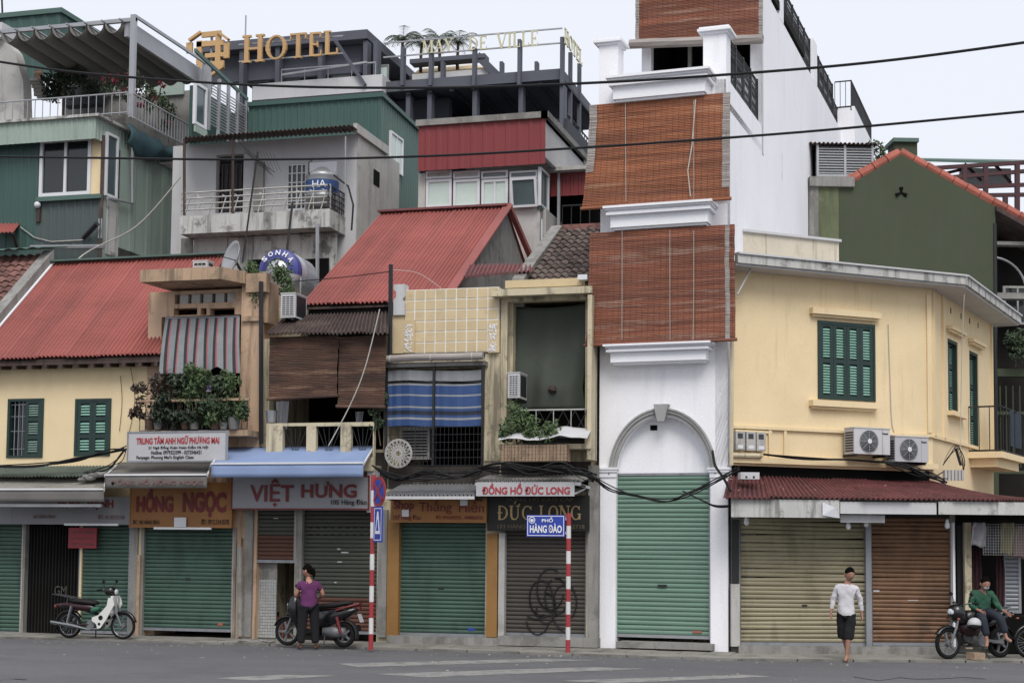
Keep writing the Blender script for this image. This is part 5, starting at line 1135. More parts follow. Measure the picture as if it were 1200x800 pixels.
# terrace frame and fabric canopy
TC = thing('terrace_canopy', 'grey fabric sun canopy gathered in folds on a steel frame over the terrace', 'canopy', LG.W(LG.at(80, 110, 1)))
f0, f1 = LG.at(0, 37, -.1), LG.at(158, 25, -.1); zc_ = (f0.z+f1.z)/2; xcr = LG.at(160, 50, -.1).x; dep_ = LGs.at(232, 80).x*.82
mat('canopy_fabric', '#6e6c68', .85, .06, 2, fine=.04)
xL_ = LG.at(4, 40, -.1).x
def fn(u, v):
    ph = (u*7) % 1; sag = -.26*math.sin(ph*PI)**.8; return (xL_+(xcr-.35-xL_)*u, -.25+dep_*v, zc_-.12+sag*(.9-.25*v)-.2*v+(.12*(1-v)**8)*(ph < .08))
MB(LG).grid(fn, 84, 8).build('fabric', 'canopy_fabric', TC, smooth=True, thick=.01)
for i in range(8):
    u = i/7; x = xL_+(xcr-.35-xL_)*u; MB(LG).tube([(x, -.4, zc_-.04), (x, dep_, zc_-.22)], .025, 5).build('rod', 'steel_grey', TC)
fm = [((-30, 40), (160, 22))]
MB(LG).beam((xL_-1, -.12, zc_+.0), (xcr, -.12, zc_+.0), .1, .1).build('front_rail', 'steel_grey', TC)
MB(LG).beam((xcr-.05, -.12, zc_+.1), (xcr-.05, dep_, zc_+.1), .06, .08).build('side_rail', 'steel_grey', TC)
MB(LG).beam((xcr-.3, -.12, zc_-.2), (xcr-.3, dep_, zc_-.25), .1, .45).build('side_beam', 'steel_grey', TC)
MB(LG).box(xcr-.14, xcr, -.2, -.08, fz1, zc_+.12).build('post', 'steel_grey', TC)
MB(LG).box(xcr-.14, xcr+.05, dep_-.3, dep_-.1, fz1-.5, zc_+.1).build('post', 'steel_grey', TC)
railing(LG, LG.at(-20, 120, -.3).x, xcr-.1, LG.at(60, 141, -.3).z, LG.at(80, 114, -.3).z, -.3, 'terrace_railing', 'steel_grey', K1, .22, .012, rails=(.1, 1))
LT_ = Fr(LG.W((xcr, -.2, 0)), PI/2); railing(LT_, 0, dep_-.1, fz1-.05, LG.at(80, 114, -.3).z, 0, 'terrace_railing', 'steel_grey', K1, .16, .012, rails=(.05, 1))
# things on the terrace
RWl = thing('pale_rounded_wall', 'pale rounded plaster end wall at the upper left edge beside the terrace', 'wall', LG.W(LG.at(10, 110, .6)))
q0, q1 = LG.at(-40, 120, .9), LG.at(29, 120, .9); q2 = LG.at(17, 60, .9); q3 = LG.at(0, 44, .9)
MB(LG).prism([(q0.x, q0.z-.5), (q1.x, q1.z-.5), (LG.at(27, 95, .9).x, LG.at(27, 95, .9).z), (q2.x, q2.z), (LG.at(9, 50, .9).x, LG.at(9, 50, .9).z), (q3.x, q3.z), (q0.x, q3.z)], .9, 1.3).build('wall', 'plaster_light', RWl)
MB(LG).box(LG.at(-30, 30, .8).x, LG.at(5, 30, .8).x, .7, 1.4, LG.at(0, 45, .8).z, LG.at(0, 28, .8).z).build('coping_block', 'wall_offwhite', RWl)
tp = thing('terrace_plant', 'dark spreading bonsai-like shrub on the upper left terrace', 'plant', LG.W(LG.at(78, 118, 2))); q = LG.W(LG.at(75, 98, 2))
gg = MB(); clumps(gg, [q, q+Vector((-.5, 0, 0)), q+Vector((.5, 0, .05)), q+Vector((.1, 0, .25)), q+Vector((-.3, 0, -.25)), q+Vector((.8, 0, -.15))], .38, 260, .06); gg.build('foliage', 'leaf_dark', tp, recalc=False)
MB().tube([q-Vector((0, 0, .9)), q], .04, 5).build('stem', 'stem_brown', tp)
for k, (px, py, lab) in enumerate(((131, 103, 'pink flowering plant behind the terrace rail, left of the post'), (150, 100, 'pink flowering plant close to the left side of the terrace post'), (170, 115, 'pink flowering plant just right of the terrace post'), (186, 112, 'tall pink bougainvillea above the side terrace rail'), (198, 135, 'greenish shrub with few pink flowers near the end of the side terrace rail'))):
    Y_ = .6 if k < 2 else 1.0+.9*(k-2); q = LG.W(LG.at(px, py, Y_)); t = thing('flowering_plant', lab, 'plant', q-Vector((0, 0, .7)))
    gg = MB(); clumps(gg, [q+Vector((random.uniform(-.2, .2), 0, random.uniform(-.3, .3))) for _ in range(4)], .26, 60, .05); gg.build('foliage', 'leaf_green', t, recalc=False)
    gg = MB(); clumps(gg, [q+Vector((random.uniform(-.22, .22), -.15, random.uniform(-.3, .3))) for _ in range(4)], .1, 24 if k < 4 else 10, .05); gg.build('flowers', 'flower_pink', t, recalc=False)
    MB().tube([q-Vector((0, 0, .8)), q-Vector((0, 0, .2)), q+Vector((.05, 0, .2))], .015, 4).build('stem', 'stem_brown', t)
tk = thing('steel_water_tank', 'horizontal steel water tank half hidden behind terrace plants', 'water tank', LG.W(LG.at(100, 100, 4))); q = LG.W(LG.at(92, 90, 4)); MB().lathe([(.0, -.6), (.35, -.55), (.42, -.45), (.42, .8), (.35, .9), (0, .95)], q, (1, 0, 0), 16).build('drum', 'steel_grey', tk, smooth=True)
MB().box(q.x-.4, q.x+.8, q.y-.2, q.y+.2, q.z-.9, q.z-.35).build('stand', 'metal_dark', tk)
# terrace back room
TB = thing('terrace_room', 'dim grey room with tan panels at the back of the roof terrace', 'room', LG.W((xcr-2, dep_, 10)))
MB(LG).box(xL_-1, xcr-.3, dep_+.4, dep_+.6, fz1-.3, zc_-.45).build('wall', 'plaster_grey', TB)
for a, b, m in ((40, 48, 'bamboo_brown'), (70, 78, 'wall_peach_worn'), (128, 150, 'clad_green_grey'), (170, 215, 'clad_green_grey')): B(LG, 'wall_panel', m, TB, a, 82, b, 112, dep_+.3, dep_+.38)
for i in range(6): B(LG, 'stair_tread', 'plaster_light', TB, 33+i*2, 92+i*4, 44+i*2, 94.5+i*4, 1.6+i*.1, 1.9+i*.1)
# dark green box further back
K0 = thing('green_box_house', 'flat green metal-clad rooftop box at the upper left corner', 'rooftop room', (-24, 12, 11)); LK = Fr((0, 11, 0), 0)
x0, x1, z0, z1 = LK.rect(-60, 22, 70, 60, 0); ribwall(LK, x0, x1, z0-1, z1, 0, .4, 'cladding', 'clad_green', K0); MB(LK).box(x0, x1+.1, -.1, 4, z1, z1+.15).build('roof_edge', 'clad_green_trim', K0)
LKs = Fr(LK.W((x1, 0, 0)), PI/2); ribwall(LKs, 0, 3.9, z0-1, z1, 0, .4, 'cladding', 'clad_green', K0)
MB(LK).tube([LK.at(3, 22, .3), LK.at(2, -8, .3)], .03, 4).build('mast', 'metal_dark', K0)
# ---------------------------------------------------------------- white balcony house
Yw = 6.8; LW = Fr((0, Yw, 0), 0); yb_ = -1.1
K2 = thing('white_balcony_house', 'grimy white house with a stained concrete balcony and steel rails', 'house', (-16, 8, 0))
xa, xb_ = LW.at(226, 200).x, LW.at(418, 200).x; zt_ = LW.at(330, 163).z
d1 = LW.rect(253, 181, 285, 249); d2 = LW.rect(336, 192, 359, 246)
mb = wall(LW, xa-.6, xb_, 5, zt_, [d1, d2]); body(mb, xa-.6, xb_, .22, 3.2, 5, zt_); mb.build('wall', 'wall_offwhite', K2)
LWs = Fr(LW.W((xb_+.004, 0, 0)), PI/2); xs2 = LWs.at(455, 220).x; MB(LWs).box(0, 3.2, -.02, .0, 5, zt_).build('side_wall', 'plaster_light', K2)
B(LWs, 'side_window', 'dark_void', K2, 438, 200, 445, 218, -.03, .0)
MB(LW).box(d1[0]-.1, d1[1]+.1, 1.5, 1.55, d1[2], d1[3]).build('back_wall', 'dark_void', K2)
dr = B(LW, 'door', 'metal_dark', K2, 259, 192, 284, 249, .15, .2); 
for i in range(5): B(LW, 'door_bar', 'roof_rust', dr, 260+i*5.5, 193, 261+i*5.5, 248, .10, .14)
window(LW, 336, 192, 359, 246, .02, K2, 'frame_white', 'glass_dark', 4, 5, fw=.04, name='grid_door')
B(LW, 'door_panel', 'trim_white', K2, 362, 190, 394, 246, -.03, .0); B(LW, 'pilaster', 'plaster_grey', K2, 297, 190, 308, 247, -.12, 0)
bz = LW.rect(211, 250, 400, 272, yb_); xbr = LW.at(386, 260, yb_).x; xbl = LW.at(211, 260, yb_).x
zb0, zb1 = LW.at(300, 270, yb_).z, LW.at(300, 249, yb_).z
bp = MB(LW).box(xbl, xbr, yb_, yb_+.12, zb0, zb1).box(xbr-.12, xbr, yb_+.12, 0, zb0, zb1).box(xbl, xbr-.12, yb_+.12, 0, zb0, zb0+.12).build('balcony_parapet', 'wall_grimy_white', K2)
railing(LW, xbl, xbr, zb1+.02, LW.at(300, 221, yb_).z, yb_+.05, 'balcony_railing', 'plaster_light', K2, .45, .012, rails=(.25, .5, .75, 1))
mb = MB(LW)
for i in range(12): x = xbl+(xbr-xbl)*(i+.5)/12; z = zb1+.02; mb.tube([(x-.08, yb_+.05, z), (x+.06, yb_+.05, z+.45), (x-.05, yb_+.05, z+.5)], .018, 4)
mb.build('rail_ornament', 'plaster_light', K2)
LWb = Fr(LW.W((xbr-.05, yb_, 0)), PI/2); railing(LWb, 0, 1.1, zb1+.02, LW.at(300, 221, yb_).z, 0, 'balcony_railing', 'metal_dark', K2, .14, .012, rails=(.25, .5, .75, 1))
lo = LW.rect(212, 273, 395, 330, -.5); MB(LW).box(xbl+.1, xbr-.1, -.5, -.3, 5, zb0-.02).build('lower_wall', 'wall_grimy_white', K2)
for k, (a, b, c, d, m) in enumerate(((228, 276, 266, 300, 'plaster_light'), (212, 279, 226, 298, 'plaster_grey'), (290, 304, 310, 325, 'dark_void'), (352, 303, 385, 330, 'dark_void'))): B(LW, 'wall_panel' if k < 2 else 'small_window', m, K2, a, b, c, d, -.53, -.5)
corr(LW, LW.at(217, 161, yb_-.1), (LW.at(412, 155, yb_-.1).x, yb_-.1, LW.at(217, 161, yb_-.1).z+.02), (xb_, .2, zt_+.12), (xa-.4, .2, zt_+.12), 40, .02, 'porch_roof', 'roof_rust', K2, rows=2)
B(LWs, 'wall_cap', 'plaster_light', K2, 418, 158, 456, 168, -.1, .0)
for px in (216, 273): MB(LW).tube([LW.at(px, 163, yb_+.05), LW.at(px, 252, yb_+.05)], .04, 6).build('porch_post', 'roof_rust', K2)
MB(LW).tube([LW.at(405, 160, yb_+.05), LW.at(405, 222, yb_+.05)], .02, 5).build('porch_post', 'steel_grey', K2)
MB(LW).tube([LW.at(372, 262, yb_-.05), LW.at(372, 330, yb_-.05)], .05, 6).build('downpipe', 'steel_grey', K2)
# vertical steel tank on that balcony
VT = thing('upright_water_tank', 'upright steel water tank with a blue band on the white balcony', 'water tank', LW.W(LW.at(376, 248, -.5)))
q = LW.W(LW.at(377, 246, -.5)); r = LW.at(395, 220, -.5).x-LW.at(377, 220, -.5).x; hh_ = LW.at(377, 200, -.5).z-q.z
MB().lathe([(0, 0), (r, 0), (r, hh_*.28), (r*1.03, hh_*.3), (r, hh_*.32), (r, hh_*.8), (r*1.03, hh_*.82), (r*.95, hh_*.9), (r*.5, hh_*1.0), (r*.3, hh_*1.06), (0, hh_*1.06)], q, n=24).build('drum', 'steel_grey', VT, smooth=True)
MB().lathe([(r*1.015, hh_*.4), (r*1.02, hh_*.4), (r*1.02, hh_*.7), (r*1.015, hh_*.7)], q, n=24).build('band', 'screen_blue', VT)
text('HA', LW, 366, 211, 382, 219, -.5-r*1.04, 'text_white', VT)
MB(LW).tube([LW.at(362, 205, -.9), LW.at(362, 190, -.9), LW.at(366, 188, -.9)], .015, 4).tube([LW.at(391, 205, -.9), LW.at(408, 218, -.9), LW.at(414, 240, -.9), LW.at(412, 270, -.9)], .025, 5).build('hose', 'cable_black', VT)
# tv antennas on poles
AN = thing('tv_antenna', 'rooftop tv antenna with many rods on a tall thin pole before the white balcony', 'antenna', LW.W(LW.at(285, 305, -2.2)))
MB(LW).tube([LW.at(284, 308, -2.2), LW.at(302, 178, -2.2)], .025, 5).build('pole', 'metal_dark', AN)
mb = MB(LW)
for i in range(9):
    a = LW.at(289+i*3.0, 178+i*2.4, -2.2); mb.tube([a+Vector((-.13, -.1, .2)), a+Vector((.13, .1, -.2))], .006, 4)
mb.tube([LW.at(286, 178, -2.2), LW.at(322, 202, -2.2)], .012, 4)
for i in range(7): a = LW.at(300+i*4, 186+i*.8, -2.2); mb.tube([a+Vector((-.1, 0, .25)), a+Vector((.12, 0, -.22))], .005, 4)
mb.build('rods', 'metal_dark', AN)
AN = thing('tv_pole', 'second leaning thin pole rising before the white balcony beside the drum tank', 'antenna pole', LW.W(LW.at(330, 300, -3))); MB(LW).tube([LW.at(334, 312, -3.2), LW.at(343, 236, -3.2)], .03, 5).build('pole', 'metal_dark', AN)
# ---------------------------------------------------------------- green shed above, grille and window beside it
Ys = 9.5; LS = Fr((0, Ys, 0), 0); K3 = thing('green_shed', 'green corrugated metal rooftop room behind the white balcony house', 'rooftop room', (-15, 11, 9))
x0, x1 = LS.at(291, 140).x, LS.at(446, 140).x; zt_ = LS.at(370, 120).z; ribwall(LS, x0, x1, zt_-3, zt_, 0, .2, 'cladding', 'clad_green', K3)
LSs = Fr(LS.W((x1, 0, 0)), PI/2); xe_ = LSs.at(491, 200).x; wv = LSs.rect(458.5, 158, 473, 202)
zsl = LSs.at(491, 156).z
ribwall(LSs, 0, xe_, zt_-5, zt_, 0, .2, 'cladding', 'clad_green_trim', K3, top=lambda x: zt_+(zsl-zt_)*x/xe_)
window(LSs, 458.5, 158, 473, 202, -.08, K3, 'frame_white', 'glass_pale', 2, fw=.06)
MB(LS).hexa([(x0, -.1, zt_), (x1+.1, -.1, zt_), (x1+.1, xe_, zsl), (x0, xe_, zsl), (x0, -.1, zt_+.12), (x1+.1, -.1, zt_+.12), (x1+.1, xe_, zsl+.12), (x0, xe_, zsl+.12)]).build('roof', 'clad_green', K3)
MB(LS).box(x0, x0+.1, .05, xe_, zt_-4, zt_-.3).build('wall', 'plaster_grey', K3)
GLs = Fr(LS.W((LS.at(228, 140, -3).x, -3.2, 0)), PI/2); K3b = thing('side_terrace_grille', 'white steel security grille and glass panel beside the green shed', 'grille', GLs.W((1, 0, 9)))
window(GLs, 229, 99, 243, 149, 0, K3b, 'frame_white', 'glass_mid', 1, fw=.08)
B(GLs, 'lower_panel', 'clad_green_grey', K3b, 229, 150, 243, 158, 0, .05)
a, b, c, d = GLs.rect(245, 112, 289, 157, 0)
gz0, gz1 = c, d; s0 = None
for i in range(14):
    z = gz0+(gz1-gz0)*i/13
    if s0 is None: s0 = MB(GLs).box(a, b, 0, .02, z, z+.03).build('grille_bar', 'steel_grey', K3b); l0_ = s0.location.copy()
    else: inst(s0, 'grille_bar', l0_+Vector((0, 0, (gz1-gz0)*i/13)), (0, 0, 0), K3b)
for i in range(5): x = a+(b-a)*i/4; MB(GLs).box(x-.04, x+.04, -.03, .05, gz0-.2, gz1+.3).build('post', 'steel_grey', K3b)
MB(GLs).beam((a-.9, 0, gz1+.65), (b, 0, gz1+.25), .06, .1).build('top_rail', 'clad_green_trim', K3b)
MB(GLs).box(a, b, .5, .6, gz0-1, gz1).build('wall', 'clad_green', K3b)
# ---------------------------------------------------------------- red clad house
Yr = 7.6; LR = Fr((0, Yr, 0), 0); K4 = thing('red_clad_house', 'house topped with red metal cladding over a band of white framed windows', 'house', (-10, 9, 8))
x0, x1 = LR.at(494, 170).x, LR.at(642, 170).x; z1 = LR.at(565, 147).z; z0 = LR.at(568, 199).z
ribwall(LR, x0, x1, z0, z1, -.25, .3, 'cladding', 'clad_red', K4, amp=.015)
LRs = Fr(LR.W((x1, -.25, 0)), PI/2); zsx = LRs.at(682, 195)
MB(LR).box(x0-.05, x1+.08, -.35, -.2, z1, z1+.16).build('roof_edge', 'plaster_grey', K4)
xend = LRs.at(684, 180).x
MB(LRs).box(-.1, xend, -.1, .1, z1, z1+.16).build('roof_edge', 'plaster_grey', K4)
MB(LR).box(x0, x1, -.2, 5.5, z1-.1, z1).build('roof', 'plaster_grey', K4)
MB(LRs).box(.02, xend, .0, .1, LRs.at(660, 205).z, z1).build('side_wall', 'wall_offwhite', K4)
zb_ = LR.at(565, 246).z
for k, (a, b) in enumerate(((499, 529), (531, 562), (564, 595), (597, 630))):
    w_ = window(LR, a, 210, b, 243, 0, K4, 'frame_white', 'glass_pale' if k < 2 else ('glass_pale', 'glass_mid')[k == 3], 1 if k != 2 else 2, fw=.07)
    window(LR, a, 200, b, 209, 0, K4, 'frame_white', 'glass_mid' if k > 1 else 'plaster_light', 1, fw=.05, name='transom_window')
MB(LR).box(LR.at(577, 230).x, LR.at(593, 230).x, .08, .14, zb_+.2, LR.at(580, 212).z).build('dark_curtain', 'interior_dark', K4)
ow = window(LR, 598, 208, 629, 242, -.25, K4, 'frame_white', 'glass_mid', 1, fw=.06, label='window pane tilted open outwards')
ow.rotation_euler = (rad(12), 0, rad(-2))
window(LRs, 634, 200, 644, 245, .15, K4, 'frame_white', 'glass_mid', 1, fw=.06)
xl_ = LR.at(490, 230).x; MB(LR).box(xl_, LR.at(499, 230).x-.02, 0, .2, 5, z0).box(LR.at(499, 230).x, x1-.2, .0, .2, 5, zb_).box(x1-.2, x1-.1, .25, 4, 5, zb_).build('wall', 'plaster_light', K4)
MB(LR).box(xl_, x1-.3, .9, 1.0, zb_-.1, z0).build('back_wall', 'interior_dark', K4)
B(LR, 'corner_post', 'clad_green', K4, 630, 199, 634, 245, -.05, .1)
LR2 = Fr((0, Yr+1.2, 0), 0); K4b = thing('red_lean_to', 'small red clad lean-to with dark opening beside the tall white house', 'lean-to', LR2.W((-7, 0, 8)))
x0, x1, z0, z1 = LR2.rect(645, 202, 700, 229, 0); ribwall(LR2, x0, x1, z0, z1, 0, .2, 'cladding', 'clad_red', K4b, amp=.015); MB(LR2).box(x0-.2, x1, -.3, 1, z1, z1+.1).build('roof_edge', 'plaster_light', K4b)
B(LR2, 'back_wall', 'dark_void', K4b, 640, 225, 705, 290, .8, .9); B(LR2, 'post', 'steel_grey', K4b, 653, 200, 656, 270, -.1, -.02)
railing(LR2, LR2.at(658, 250).x, LR2.at(690, 250).x, LR2.at(670, 268).z, LR2.at(670, 240).z, .1, 'railing', 'metal_dark', K4b, .2, .015)
# ---------------------------------------------------------------- dark hotel on the skyline
Yh = 24.; HT = Fr((0, Yh, 0), 0); mat('hotel_dark', '#565965', .8, .08, .5, fine=.03); mat('hotel_deck', '#3c3e47', .85, .08, .5, fine=.03); mat('gold_letter', '#c79a58', .45, .1, .6, blot=.15, bc='#8d6b3d'); mat('cream_letter', '#cfc9a0', .5, .08, .6)
K5 = thing('dark_hotel', 'dark steel-framed hotel rooftop with pergola decks on the skyline', 'hotel', (-17, 26, 10))
def hb(nm, m, a, b, c, d, y0, y1): return B(HT, nm, m, K5, a, b, c, d, y0, y1)
zr = HT.at(370, 50).z
xl_, xr_ = HT.at(232, 60).x, HT.at(430, 60).x
MB(HT).box(xl_, xr_, 0, 9, zr, zr+.35).build('pavilion_roof', 'hotel_dark', K5)
z2 = HT.at(370, 105).z
MB(HT).box(xl_, xr_+1, 5, 5.3, z2-4, zr).build('back_wall', 'hotel_deck', K5)
MB(HT).box(xl_, xr_-.5, .6, .8, zr-1.1, zr-.02).build('beam_screen', 'hotel_dark', K5)
for px in (280, 322, 372, 425, 437): hb('column', 'hotel_dark', px, 48, px+5, 135, .1, .5)
pz = HT.rect(296, 93, 448, 112, -.4); MB(HT).box(pz[0], pz[1], -.4, 7, pz[2], pz[3]).build('parapet', 'wall_offwhite', K5)
railing(HT, HT.at(330, 90, -.3).x, HT.at(440, 90, -.3).x, pz[3], HT.at(385, 78, -.3).z, -.3, 'glass_rail', 'steel_grey', K5, .9, .02)
for a, b in ((297, 315), (333, 352), (388, 409), (440, 455)): window(HT, a, 76, b, 96, 1.0, K5, 'steel_grey', 'glass_pale', 1, fw=.05)
for a, b in ((318, 330), (345, 358), (370, 385), (395, 412), (418, 428)): window(HT, a, 106, b, 118, .2, K5, 'frame_white', 'glass_mid', 1, fw=.06)
MB(HT).box(xl_-2, xr_+3, 1, 1.4, z2-4, pz[2]).build('wall', 'hotel_deck', K5)
MB(HT).beam(HT.at(393, 48, -.5), HT.at(428, 100, -.5), .12).build('brace', 'hotel_dark', K5); MB(HT).beam(HT.at(330, 88, -.5), HT.at(430, 73, -.5), .07).build('brace', 'steel_grey', K5)
hb('mast', 'steel_grey', 287, 18, 288, 45, .5, .56)
# right deck
zd = HT.at(560, 97).z; xd0, xd1 = HT.at(452, 100).x, HT.at(659, 97).x
MB(HT).box(xd0, xd1, 0, 7, zd-.1, zd+.3).build('deck_roof', 'hotel_dark', K5)
for i in range(9): x = xd0+(xd1-xd0)*i/8; MB(HT).box(x-.08, x+.08, .1, 6.9, zd-.22, zd-.12).build('deck_joist', 'hotel_deck', K5)
for px in (478, 503, 556, 610, 659): hb('column', 'hotel_dark', px-2.5, 100, px+2.5, 160, .2, .6)
for px in (518, 587, 628): hb('column', 'hotel_dark', px-2, 100, px+2, 150, 5.5, 5.9)
lf = HT.rect(450, 128, 572, 150, 5); MB(HT).box(lf[0]-3, lf[1], 5, 5.3, lf[2]-2, HT.at(500, 112, 5).z).build('back_wall', 'hotel_deck', K5)
hb('pale_panel', 'wall_offwhite', 560, 130, 575, 142, 4.8, 4.9)
MB(HT).box(xd0, xd1+.2, 0, 7, HT.at(560, 146).z-1.2, HT.at(560, 146).z).build('deck_floor', 'hotel_deck', K5)
HS = Fr(HT.W((xd1, 0, 0)), PI/2); railing(HS, 0, 7, HT.at(650, 146).z, HT.at(650, 128).z, 0, 'terrace_railing', 'metal_dark', K5, .4, .02)
MB(HT).box(xd0-6, xd1-3.5, 2, 8, 5, HT.at(560, 146).z-1.3).build('wall', 'hotel_deck', K5)
for px in (518, 587, 628, 504): hb('roof_post', 'hotel_dark', px-1.8, 72, px+1.8, 96, 1.5, 1.8)
pyr = MB(HT); a = HT.rect(483, 84, 573, 100, 2.0); ax = HT.at(515, 74, 3.5)
pyr.v = [Vector(p) for p in ((a[0], 2, a[3]), (a[1], 2, a[3]), (a[1], 6, a[3]), (a[0], 6, a[3]), (ax.x-1, 4, ax.z), (ax.x+1.3, 4, ax.z))]; pyr.f = [(0,1,5,4), (1,2,5), (2,3,4,5), (3,0,4)]; pyr.build('tent_roof', 'wall_tile_yellow', K5)
MB(HT).box(a[0], a[1], 2, 6, a[2]-.4, a[3]).build('tent_wall', 'wall_offwhite', K5)
hb('upper_beam', 'hotel_dark', 480, 66, 568, 71, 1.8, 2.4); MB(HT).beam(HT.at(560, 66, 2), HT.at(590, 96, 2), .3).build('upper_beam', 'hotel_dark', K5)
# sign on posts
SG = thing('hotel_name_sign', 'cream rooftop letters MAY DE VILLE on steel posts along the hotel front', 'sign', HT.W(HT.at(560, 60, 0)))
for px in (471, 504, 555, 608, 658): B(HT, 'post', 'hotel_dark', SG, px-1.8, 46 if px > 600 else 55, px+1.8, 100, -.2, .1)
a = HT.at(560, 58, -.1); 
for dz in (.0, .55): MB(HT).beam((HT.at(450, 60).x, -.05, a.z+dz), (xd1, -.05, a.z+dz), .05).build('rail', 'steel_grey', SG)
serif('MAY', HT, 495, 47, 532, 62, -.2, 'cream_letter', SG); serif('DE', HT, 549, 43, 572, 59, -.2, 'cream_letter', SG); serif('VILLE', HT, 582, 38, 632, 56, -.2, 'cream_letter', SG)
SG2 = thing('hotel_side_sign', 'cream rooftop letters facing right at the corner of the hotel terrace', 'sign', HS.W(HS.at(670, 55, 0)))
for px, p0, p1 in ((659, 44, 150), (668.5, 62, 168), (679, 75, 178)): 
    q = HS.at(px, p0, 0); MB(HS).box(q.x-.07, q.x+.07, -.07, .07, HS.at(px, p1).z, q.z).build('post', 'hotel_dark', SG2)
a, b, c, d = HS.rect(661, 48, 682, 64, -.15); serif('HOTEL', HS, 661, 47, 682, 65, -.15, 'cream_letter', SG2)
# HOTEL letters and emblem
SH = thing('hotel_sign', 'large gold serif letters HOTEL standing in front of the dark pavilion', 'sign', HT.W(HT.at(340, 70, -1)))
for ch, a, b, t, u in (('H', 285, 311, 42, 74), ('O', 312, 338, 42, 71), ('T', 340, 361, 40, 69), ('E', 362, 379, 39, 67), ('L', 380, 398, 37, 65)): serif(ch, HT, a, t, b, u, -1.0, 'gold_letter', SH, gap=0, dep=.12)
for t in (48, 68): q0, q1 = HT.at(280, t+5, -.85), HT.at(402, t-6, -.85); MB(HT).beam((q0.x, -.85, (q0.z+q1.z)/2), (q1.x, -.85, (q0.z+q1.z)/2), .05).build('rail', 'steel_grey', SH)
SL = thing('hotel_emblem', 'gold lattice emblem left of the HOTEL letters', 'emblem', HT.W(HT.at(240, 80, -1)))
g_ = lambda px, py: HT.at(px, py, -1)
for (a, b, c, d) in ((236, 37, 256, 43), (230, 48, 262, 54), (230, 48, 236, 76), (252, 36, 258, 82), (240, 62, 262, 67), (238, 48, 243, 52), (232, 72, 262, 78), (218, 50, 225, 62), (262, 50, 268, 68)): B(HT, 'emblem_bar', 'gold_letter', SL, a, b, c, d, -1-.002*a/100, -.9)
for a, b in (((222, 48), (236, 38)), ((256, 38), (268, 47)), ((236, 80), (246, 90)), ((246, 90), (262, 78))): MB(HT).beam(g_(*a), g_(*b), .18, .1).build('emblem_bar', 'gold_letter', SL)
B(HT, 'post', 'steel_grey', SL, 246, 40, 248, 110, -.85, -.75)
# palms
for k, (px, py, lab) in enumerate(((472, 47, 'leftmost potted palm on the hotel roof'), (494, 52, 'second potted palm from the left on the hotel roof'), (516, 50, 'tall potted palm behind the word MAY on the hotel roof'), (537, 50, 'rightmost potted palm on the hotel roof'))):
    q = HT.W(HT.at(px, py, 2.5)); t = thing('palm_tree', lab, 'palm', q-Vector((0, 0, 1.6)), 'palms on the hotel roof')
    MB().tube([q-Vector((0, 0, 1.7)), q-Vector((.03, 0, .8)), q], [.09, .07, .06], 6).build('trunk', 'stem_brown', t)
    gg = MB()
    for i in range(15):
        az = i*2.4+k; L = random.uniform(.65, .95); up = random.uniform(.5, 1.5); d = Vector((math.cos(az), math.sin(az), 0)); pts = [q+d*L*s+Vector((0, 0, up*L*s-1.0*L*s*s)) for s in (0, .2, .4, .6, .8, 1)]
        gg.tube(pts, .012, 3, caps=False)
        for a, b in zip(pts, pts[1:]):
            for s in (0, .33, .66):
                p = a.lerp(b, s); side = d.cross(Vector((0, 0, 1)))
                for sg in (-1, 1): e = p+side*sg*.26+d*.12-Vector((0, 0, .1)); gg.quad(p, p+d*.035, e)
    gg.build('fronds', 'palm_green', t, recalc=False)
# ---------------------------------------------------------------- signs and awnings of the street floor
mat('sign_white', '#b4b4b8', .5, .05, 1.5, blot=.15, bc='#9b9ba0', b0=.62); mat('sign_yellow', '#a06617', .5, .08, 1.5, blot=.3, bc='#8e6420', b0=.6)
mat('sign_black', '#1a1815', .5, .1, 2); mat('sign_red', '#9c2230', .5, .1, 2, blot=.2); mat('sign_blue', '#1f3fae', .4, .04, 2)
mat('awning_blue', '#8098c4', .8, .05, 1.5, blot=.15, bc='#74829f'); mat('awning_grey', '#6c6965', .85, .08, 2, blot=.4, bc='#5f5c58', b0=.55)
mat('awning_old', '#8c887f', .85, .1, 2, st=.5, sc_='#4a4640', blot=.5, bc='#57524a', b0=.52)
def board(name, m, a, b, c, d, y0, y1, label, cat='sign', edge=None):
    x0, x1, z0, z1 = M0.rect(a, b, c, d, y0); t = thing(name, label, cat, ((x0+x1)/2, y0, z0))
    MB().box(x0, x1, y0, y1, z0, z1).build('board', m, t)
    if edge:
        e = .03; MB().box(x0-.002, x1+.002, y0-.012, y0-.002, z0-.002, z0+e).box(x0-.002, x1+.002, y0-.012, y0-.002, z1-e, z1+.002).box(x0-.002, x0+e, y0-.012, y0-.002, z0+e, z1-e).box(x1-e, x1+.002, y0-.012, y0-.002, z0+e, z1-e).build('border', edge, t)
    return t
mat('sign_dull', '#85858a', .5, .05, 1.5, blot=.25, bc='#6b6b70', b0=.6)
t = board('shop_sign', 'sign_dull', -40, 582, 152, 614, -.32, -.2, 'long dirty white signboard HÙNG MẠNH over the leftmost shutters')
text('HÙNG MẠNH', M0, 68, 583, 133, 597, -.33, 'text_red_dull', t, bold=.03); text('107 HÀNG ĐÀO', M0, 39, 602, 65, 607, -.33, 'text_faded', t); text('ĐT: 04.38252165', M0, 115, 603, 146, 608, -.33, 'text_faded', t)
B(M0, 'sign_joint', 'metal_grey', t, 13, 583, 13.6, 614, -.324, -.31); B(M0, 'sign_joint', 'metal_grey', t, 89.5, 583, 90, 614, -.324, -.31); B(M0, 'lamp_tube', 'frame_white', t, 75, 613, 138, 615.5, -.5, -.45)
